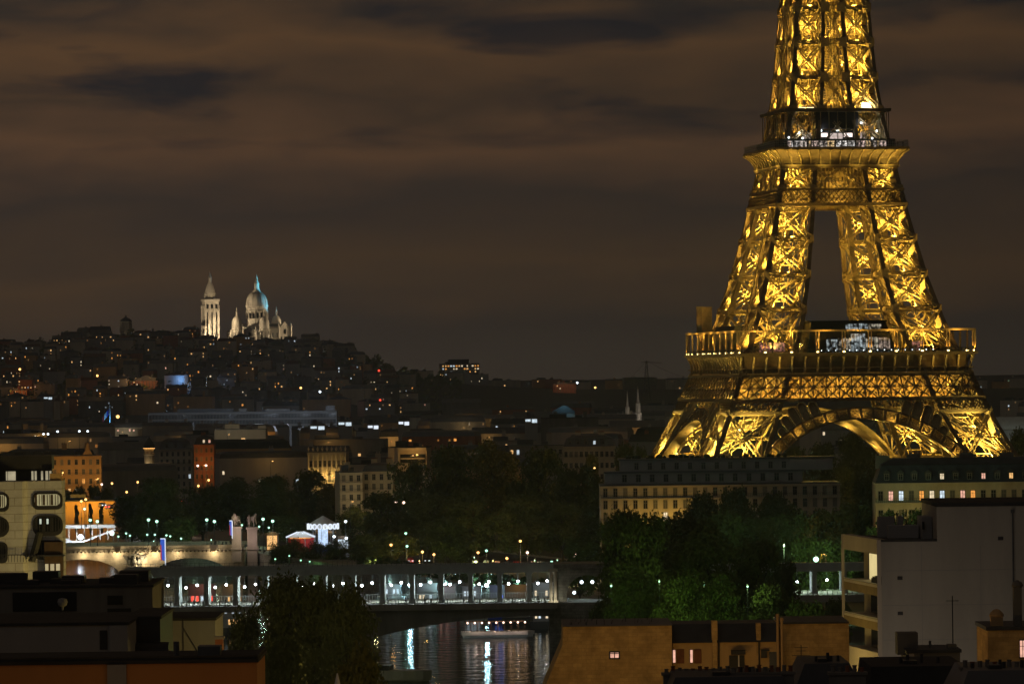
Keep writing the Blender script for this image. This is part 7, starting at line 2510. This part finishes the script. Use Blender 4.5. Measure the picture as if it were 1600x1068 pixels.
def tree(px, ptop, Y, hw, var, col, label, group, cat='tree', name='tree', z0=None):
    a = at(px, ptop, Y)
    z0 = ground_z(a.x, Y) if z0 is None else z0
    if z0 < -5: z0 = -1.0
    H = a.z - z0
    o = thing(name, label, cat, (a.x, Y, z0), rq.uniform(0, 6.28), group)
    crs, tr, wd_ = TV[var]
    s = hw / F * Y / (wd_ + .06)
    c = put('crown', crs[col], o); t_ = put('trunk', tr, o)
    for q in (c, t_):
        q.scale = (s, s, H)
    return o
def grove(label, group, items, **kw):
    order = sorted(range(len(items)), key=lambda i: items[i][0])
    for r_, i in enumerate(order):
        it = items[i]
        tree(*it[:6], f'{label}, {nth(r_)} from left', group, **kw)
tree(455, 888, 585, 82, 1, 0, 'biggest dark round tree in front of the viaduct, left of the open water', None)
tree(502, 902, 580, 70, 1, 0, 'dark tree in the middle of the clump in front of the viaduct', None)
tree(545, 900, 575, 66, 0, 0, 'dark tree closing the right side of the big tree by the water', None)
tree(560, 990, 470, 62, 0, 2, 'olive tree lowest at the bottom, beside the water reflections', None)
tree(440, 985, 500, 56, 1, 0, 'dark tree at the bottom just right of the orange wall', None)
tree(385, 935, 600, 34, 2, 0, 'slim dark tree behind the brown-grey block', None)
grove('full dark green tree on the island right of the abutment', 'trees on the island', [
    (990, 788, 800, 74, 1, 0), (1060, 792, 830, 70, 0, 0), (1105, 806, 815, 78, 0, 0), (1175, 832, 820, 66, 3, 0), (985, 880, 770, 52, 0, 1), (1062, 884, 760, 62, 1, 0), (1130, 892, 765, 58, 0, 1), (1200, 905, 790, 46, 3, 0), (1255, 930, 760, 46, 2, 0), (1302, 928, 765, 40, 3, 0), (942, 928, 780, 30, 4, 0), (1225, 868, 850, 30, 4, 0)], z0=-1.5)
grove('light green lamp-lit tree behind the island trees', 'lamp-lit trees', [
    (1130, 792, 985, 56, 3, 1), (1188, 800, 1000, 50, 2, 1), (1240, 792, 985, 54, 3, 1), (1296, 786, 1000, 52, 2, 1), (1345, 776, 1010, 46, 3, 1), (1262, 832, 965, 44, 3, 1), (1310, 838, 960, 40, 2, 1), (1390, 790, 960, 44, 2, 0), (1430, 786, 960, 40, 3, 0), (958, 806, 1010, 40, 3, 0), (1030, 800, 1020, 44, 2, 0), (1075, 800, 1030, 44, 3, 0), (1112, 790, 1030, 46, 2, 0), (1160, 778, 1030, 52, 3, 0), (1215, 776, 1035, 50, 2, 0)])
grove('dark tree of the wooded mass left of the tower', 'wooded mass left of the tower', [
    (640, 712, 1330, 48, 3, 0), (702, 690, 1300, 58, 1, 0), (770, 682, 1320, 60, 0, 2), (840, 690, 1300, 56, 3, 0), (905, 718, 1270, 50, 2, 0), (945, 742, 1180, 44, 4, 0), (600, 762, 1280, 50, 3, 0), (668, 770, 1240, 62, 1, 0), (740, 762, 1230, 60, 0, 0), (812, 768, 1225, 58, 1, 0), (878, 778, 1230, 54, 3, 0), (930, 800, 1150, 42, 2, 0), (700, 806, 1180, 48, 3, 0), (620, 826, 1210, 46, 2, 0), (572, 830, 1190, 40, 3, 0), (735, 806, 1270, 46, 5, 0), (905, 838, 1010, 40, 2, 0), (1095, 760, 1060, 40, 3, 0), (1150, 752, 1062, 40, 2, 0), (1215, 760, 1060, 42, 3, 0)])
grove('dark rounded tree behind the arch bridge', 'trees behind the arch bridge', [
    (205, 768, 1400, 40, 4, 0), (250, 742, 1390, 52, 1, 0), (316, 754, 1410, 52, 3, 0), (372, 742, 1420, 52, 0, 0), (428, 740, 1400, 54, 1, 0), (478, 728, 1460, 44, 3, 0), (520, 750, 1450, 34, 2, 2), (455, 800, 1370, 40, 3, 0), (283, 800, 1380, 34, 4, 0), (548, 786, 1400, 34, 2, 0), (585, 796, 1390, 34, 3, 0), (225, 796, 1385, 34, 2, 0)])
grove('bushy willow on the bank below the carousel', 'willows on the bank', [(432, 846, 1262, 20, 5, 1), (458, 838, 1258, 26, 5, 1), (492, 842, 1255, 28, 5, 1), (526, 842, 1250, 30, 5, 1), (560, 838, 1245, 30, 5, 0)], name='willow')
grove('small tree before the orange arcade', 'small trees before the arcade', [(106, 760, 1520, 16, 4, 0), (126, 754, 1520, 18, 3, 0), (148, 752, 1520, 18, 4, 0), (168, 757, 1520, 16, 3, 0), (119, 784, 1480, 5, 4, 2), (141, 782, 1480, 5, 4, 2), (158, 785, 1480, 5, 4, 2)], name='street_tree')
grove('tree glowing orange under the lamps right of the trees behind the bridge', 'lamp-lit trees by the carousel', [(476, 782, 1490, 14, 4, 2), (486, 790, 1488, 14, 2, 2), (507, 772, 1486, 14, 4, 2), (498, 788, 1492, 14, 2, 2)], name='street_tree')
grove('dim tree behind the tower, seen through its great arch', 'trees behind the tower', [(1240, 690, 1560, 30, 3, 0), (1285, 684, 1580, 32, 2, 0), (1330, 672, 1600, 34, 1, 0), (1362, 690, 1560, 28, 3, 0), (1215, 700, 1540, 20, 4, 0), (1320, 722, 1400, 26, 3, 0), (1350, 735, 1120, 30, 2, 0)])
grove('dark tree behind the right foot of the tower', 'trees right of the tower', [(1590, 660, 1560, 22, 3, 0), (1612, 690, 1400, 26, 2, 0)])
grove('dim tree left of the tower foot', 'trees at the left tower foot', [(975, 684, 1500, 26, 3, 0), (1000, 690, 1480, 18, 2, 0), (925, 700, 1450, 20, 4, 2)])
# park lamps among the island trees
for i, (px_, py_, Y, c, p_) in enumerate(((1015, 990, 745, (.6, 1, .25), 1300), (1105, 985, 742, (.42, 1, .2), 1300), (1075, 990, 740, (.5, 1, .22), 900), (1192, 990, 742, (.6, 1, .3), 1100), (985, 985, 745, (.65, 1, .3), 700))):
    p = at(px_, py_, Y)
    street_lamp(f'small green-tinted park lamp among the island trees, {nth(sorted((1015, 1105, 1075, 1192, 985)).index(px_))} from the left', (p.x, p.y, p.z), max(3, p.z), (0,), 'lamp_green', p_, c, 'park_lamp', 'park lamps on the island', .16)
for i, (px_, py_) in enumerate(((452, 868), (470, 875), (484, 877), (498, 881), (430, 873))):
    p = at(px_, py_, 1228)
    street_lamp(f'low green lamp lighting the willows on the bank, {nth(sorted((452, 470, 484, 498, 430)).index(px_))} from the left', p, max(1.5, p.z + 1), (0,), 'lamp_green', 90, (.3, 1, .25), 'bank_lamp', 'bank lamps under the willows', .22)
p = at(928, 716, 1440)
street_lamp('lamp with a yellow glow on the leaves at the left tower foot', (p.x, p.y - 8, p.z - 3), p.z - 3, (0,), 'lamp_sodium', 500, (1, .7, .15), r=.3)
for i, (px_, Y, p_) in enumerate(((400, 520, 12000), (480, 515, 15000), (560, 520, 12000), (610, 440, 9000))):
    a = at(px_, 1000, Y)
    street_lamp(f'orange-yellow street lamp below the big dark trees by the water, {nth(i)} of four', (a.x, Y - 8, 9.0), 9.0, (0,), 'lamp_sodium', p_, (1, .68, .18), group='street lamps below the big trees')
for i, (px_, py_, p_) in enumerate(((1180, 866, 4200), (1225, 852, 3600))):
    p = at(px_, py_, 945)  # added behind the leaves to widen the green glow
    street_lamp(f'added greenish lamp hidden in the leaves behind the viaduct at the right, {nth(i)} of two', p, p.z, (0,), 'lamp_green', p_, (.6, 1, .4), 'park_lamp', r=.2)
for i, (px_, py_, Y, p_, c_) in enumerate(((655, 852, 1195, 1512, (1, .82, .3)), (705, 846, 1165, 1296, (.9, .95, .35)), (770, 850, 1190, 1512, (1, .8, .3)), (835, 846, 1190, 1296, (.9, .9, .35)), (905, 850, 1100, 1224, (1, .85, .35)), (585, 858, 1175, 936, (1, .85, .35)), (240, 838, 1368, 864, (.6, 1, .6)), (330, 836, 1372, 864, (.6, 1, .6)), (430, 834, 1350, 864, (.6, 1, .55)), (740, 790, 1215, 648, (.9, 1, .4)), (870, 800, 1190, 648, (.9, 1, .4)))):
    p = at(px_, py_, Y)
    p.z = 2.4  # added low lamps, brightening the crowns from below
    street_lamp(f'small added lamp half hidden at the foot of the tree masses, {nth(rank([(q,) for q in (655, 705, 770, 835, 905, 585, 240, 330, 430, 740, 870)], i))} from the left', p, 2.4, (0,), 'lamp_sodium' if c_[0] == 1 else 'lamp_green', p_, c_, 'tree_fill_lamp', 'added lamps under the trees', .16)
for i, (px_, py_) in enumerate(((955, 915), (1030, 908), (1100, 912), (1168, 916))):
    p = at(px_, py_, 788)  # extra lamps put in to lift the dark island crowns
    street_lamp(f'added green-white lamp deep among the island trees, {nth(i)} from the left', p, max(4, p.z), (0,), 'lamp_green', 420, (.62, 1, .30), 'island_fill_lamp', 'added lamps on the island', .18)
# the wooded crown of the hill: one far mass of foliage
hf = MB()
rh = random.Random(8)
for i in range(5200):
    px_ = rh.uniform(-60, 720)
    Y = rh.uniform(5120, 5230) if rh.random() < .6 else rh.uniform(4300, 5100)
    x = (px_ - 800) / F * Y
    gz_ = ground_z(x, Y)
    if 312 < px_ < 470 and Y > 5050:
        hgt = 3.5
    else:
        hgt = 8 + 4 * math.sin(px_ * .13) + 3 * math.sin(px_ * .31 + 1)
    c = Vector((x, Y, gz_ + rh.uniform(0, max(2, hgt))))
    for k in range(3):
        n_ = Vector((rh.uniform(-1, 1), -1, rh.uniform(-.3, 1))).normalized()
        e = n_.orthogonal().normalized() * rh.uniform(.8, 1.8); f_ = n_.cross(e)
        cc = c + Vector((rh.uniform(-2, 2), rh.uniform(-2, 2), rh.uniform(-1, 1)))
        hf.face([cc - e, cc - f_ * .6, cc + e, cc + f_ * .6])
tag(hf.build('hillside_woods', leafm[0]), kind='stuff')
for i, (px_, py_, g_, c) in enumerate(((380, 556, 'lamp_green', GREENC), (418, 559, 'lamp_green', GREENC), (424, 559.5, 'lamp_green', GREENC), (506, 551, 'lamp_green', (.3, 1, .3)), (71, 557, 'lamp_white', WHITEC), (70, 561, 'lamp_white', WHITEC), (592, 579, 'lamp_sodium', (1, .1, .05)), (594, 625, 'lamp_sodium', (1, .1, .05)), (184, 651, 'lamp_sodium', SODC), (210, 563, 'lamp_sodium', SODC), (31, 577, 'lamp_sodium', SODC), (152, 587, 'lamp_sodium', SODC), (470, 606, 'lamp_sodium', SODC), (500, 612, 'lamp_white', WHITEC), (902, 598, 'lamp_white', WHITEC), (930, 605.5, 'lamp_sodium', SODC))):
    Y = 5080 if py_ < 575 else 4160 if py_ < 640 else 2900
    if px_ > 640: Y = 4700
    p = at(px_, py_, Y)
    z0 = ground_z(p.x, Y)
    street_lamp(f'tiny lamp on the far hillside and skyline, {nth(rank([(q,) for q in (380, 418, 424, 506, 71, 70, 592, 594, 184, 210, 31, 152, 470, 500, 902, 930)], i))} from the left', p, max(5, p.z - z0), (0,), g_ if c[0] < 1 or c[1] > .2 else 'red', 1500 if g_ != 'lamp_sodium' else 600, c, 'hill_lamp', 'lamps of the far hillside', 1.1)

# ================================================================== labels of the generated houses: what they look like, then where
def place_words(px, py):
    d = min(LAND, key=lambda l: ((l[0] - px) / 1.0) ** 2 + ((l[1] - py) * 1.6) ** 2)
    dx, dy = px - d[0], py - d[1]
    if abs(dx) > abs(dy) * 1.3:
        far = 'beside' if abs(dx) < 30 else ('just ' if abs(dx) < 75 else 'far ' if abs(dx) > 200 else '') + ('left of' if dx < 0 else 'right of')
        if far == 'beside': far = 'immediately ' + ('left of' if dx < 0 else 'right of')
    else:
        far = ('just ' if abs(dy) < 25 else 'far ' if abs(dy) > 70 else '') + ('below' if dy > 0 else 'above')
    return far + ' ' + d[2]
TONE = {'cream_plaster': 'cream', 'grey_plaster': 'grey', 'limestone': 'buff', 'ochre_plaster': 'ochre', 'grey_limestone': 'drab', 'red_brickwork': 'brick', 'concrete': 'concrete', 'sooty_masonry': 'sooty'}
RO = {'ridge': 'ridged', 'gable': 'gabled', 'flat': 'flat-roofed', 'mansard': 'mansard-roofed'}
for o, kind, (w, h, wn, rf, nl, gl_), px, py in CITY:
    if kind == 'h':
        size = 'narrow ' if w < 14.5 else 'broad ' if w > 20.5 else 'tall ' if h > 14.5 else 'low ' if h < 10.5 else ''
    else:
        size = 'short ' if w < 28 else 'long ' if w > 40 else 'tall ' if h > 20.5 else 'low ' if h < 15.5 else ''
    lit_ = 'unlit' if nl == 0 else f'{NUM[nl]} {gl_} window' + ('s' if nl > 1 else '')
    lb = f'{size}{TONE[wn]} {RO[rf]} {"house" if kind == "h" else "block"}, {lit_}, {place_words(px, py)}'
    if len(lb.replace('-', ' ').split()) > 16: lb = lb.replace('immediately ', '').replace('just ', '').replace('far ', '').replace(' on the ridge', '')
    tag(o, lb, None, 'houses on the hillside' if kind == 'h' else 'apartment blocks of the plain')

# lamps added on the plain, each brightening a randomly chosen facade
rl = random.Random(31)
cand = [c for c in CITY if c[1] == 'a' and 1700 < c[0].location.y < 3900 and -20 < c[3] < 1000]
rl.shuffle(cand)
for c in cand[:34]:
    o, (w, d_h) = c[0], (c[2][0], c[2][1])
    cc = rl.choice([SODC, SODC, (1, .62, .25), (1, .85, .6), (1, .45, .1)])
    before = set(C.objects)
    lamp_front(o, rl.uniform(-w * .3, w * .3), -9, d_h - rl.uniform(1, 4), rl.uniform(500, 1500), cc)
    for n_ in set(C.objects) - before:
        if n_.get('category'):
            n_['label'] = 'added lamp before the ' + ' '.join(o['label'].split()[:11])
            n_['group'] = 'added lamps of the plain'
# ================================================================== the night air: a thin even haze round the whole scene
hb_ = MB()
hb_.box(-2600, 2600, -60, 6400, -10.5, 236)
hzm = bpy.data.materials.new('haze_air')
hzm.use_nodes = True
ht = hzm.node_tree
ht.nodes.clear()
hv = N(ht, 'ShaderNodeVolumePrincipled')
hv.inputs['Color'].default_value = (.62, .82, 1.0, 1)
hv.inputs['Density'].default_value = 5.5e-5
hv.inputs['Anisotropy'].default_value = 0.55
ho = N(ht, 'ShaderNodeOutputMaterial')
ht.links.new(hv.outputs[0], ho.inputs['Volume'])
tag(hb_.build('haze', hzm), kind='stuff')
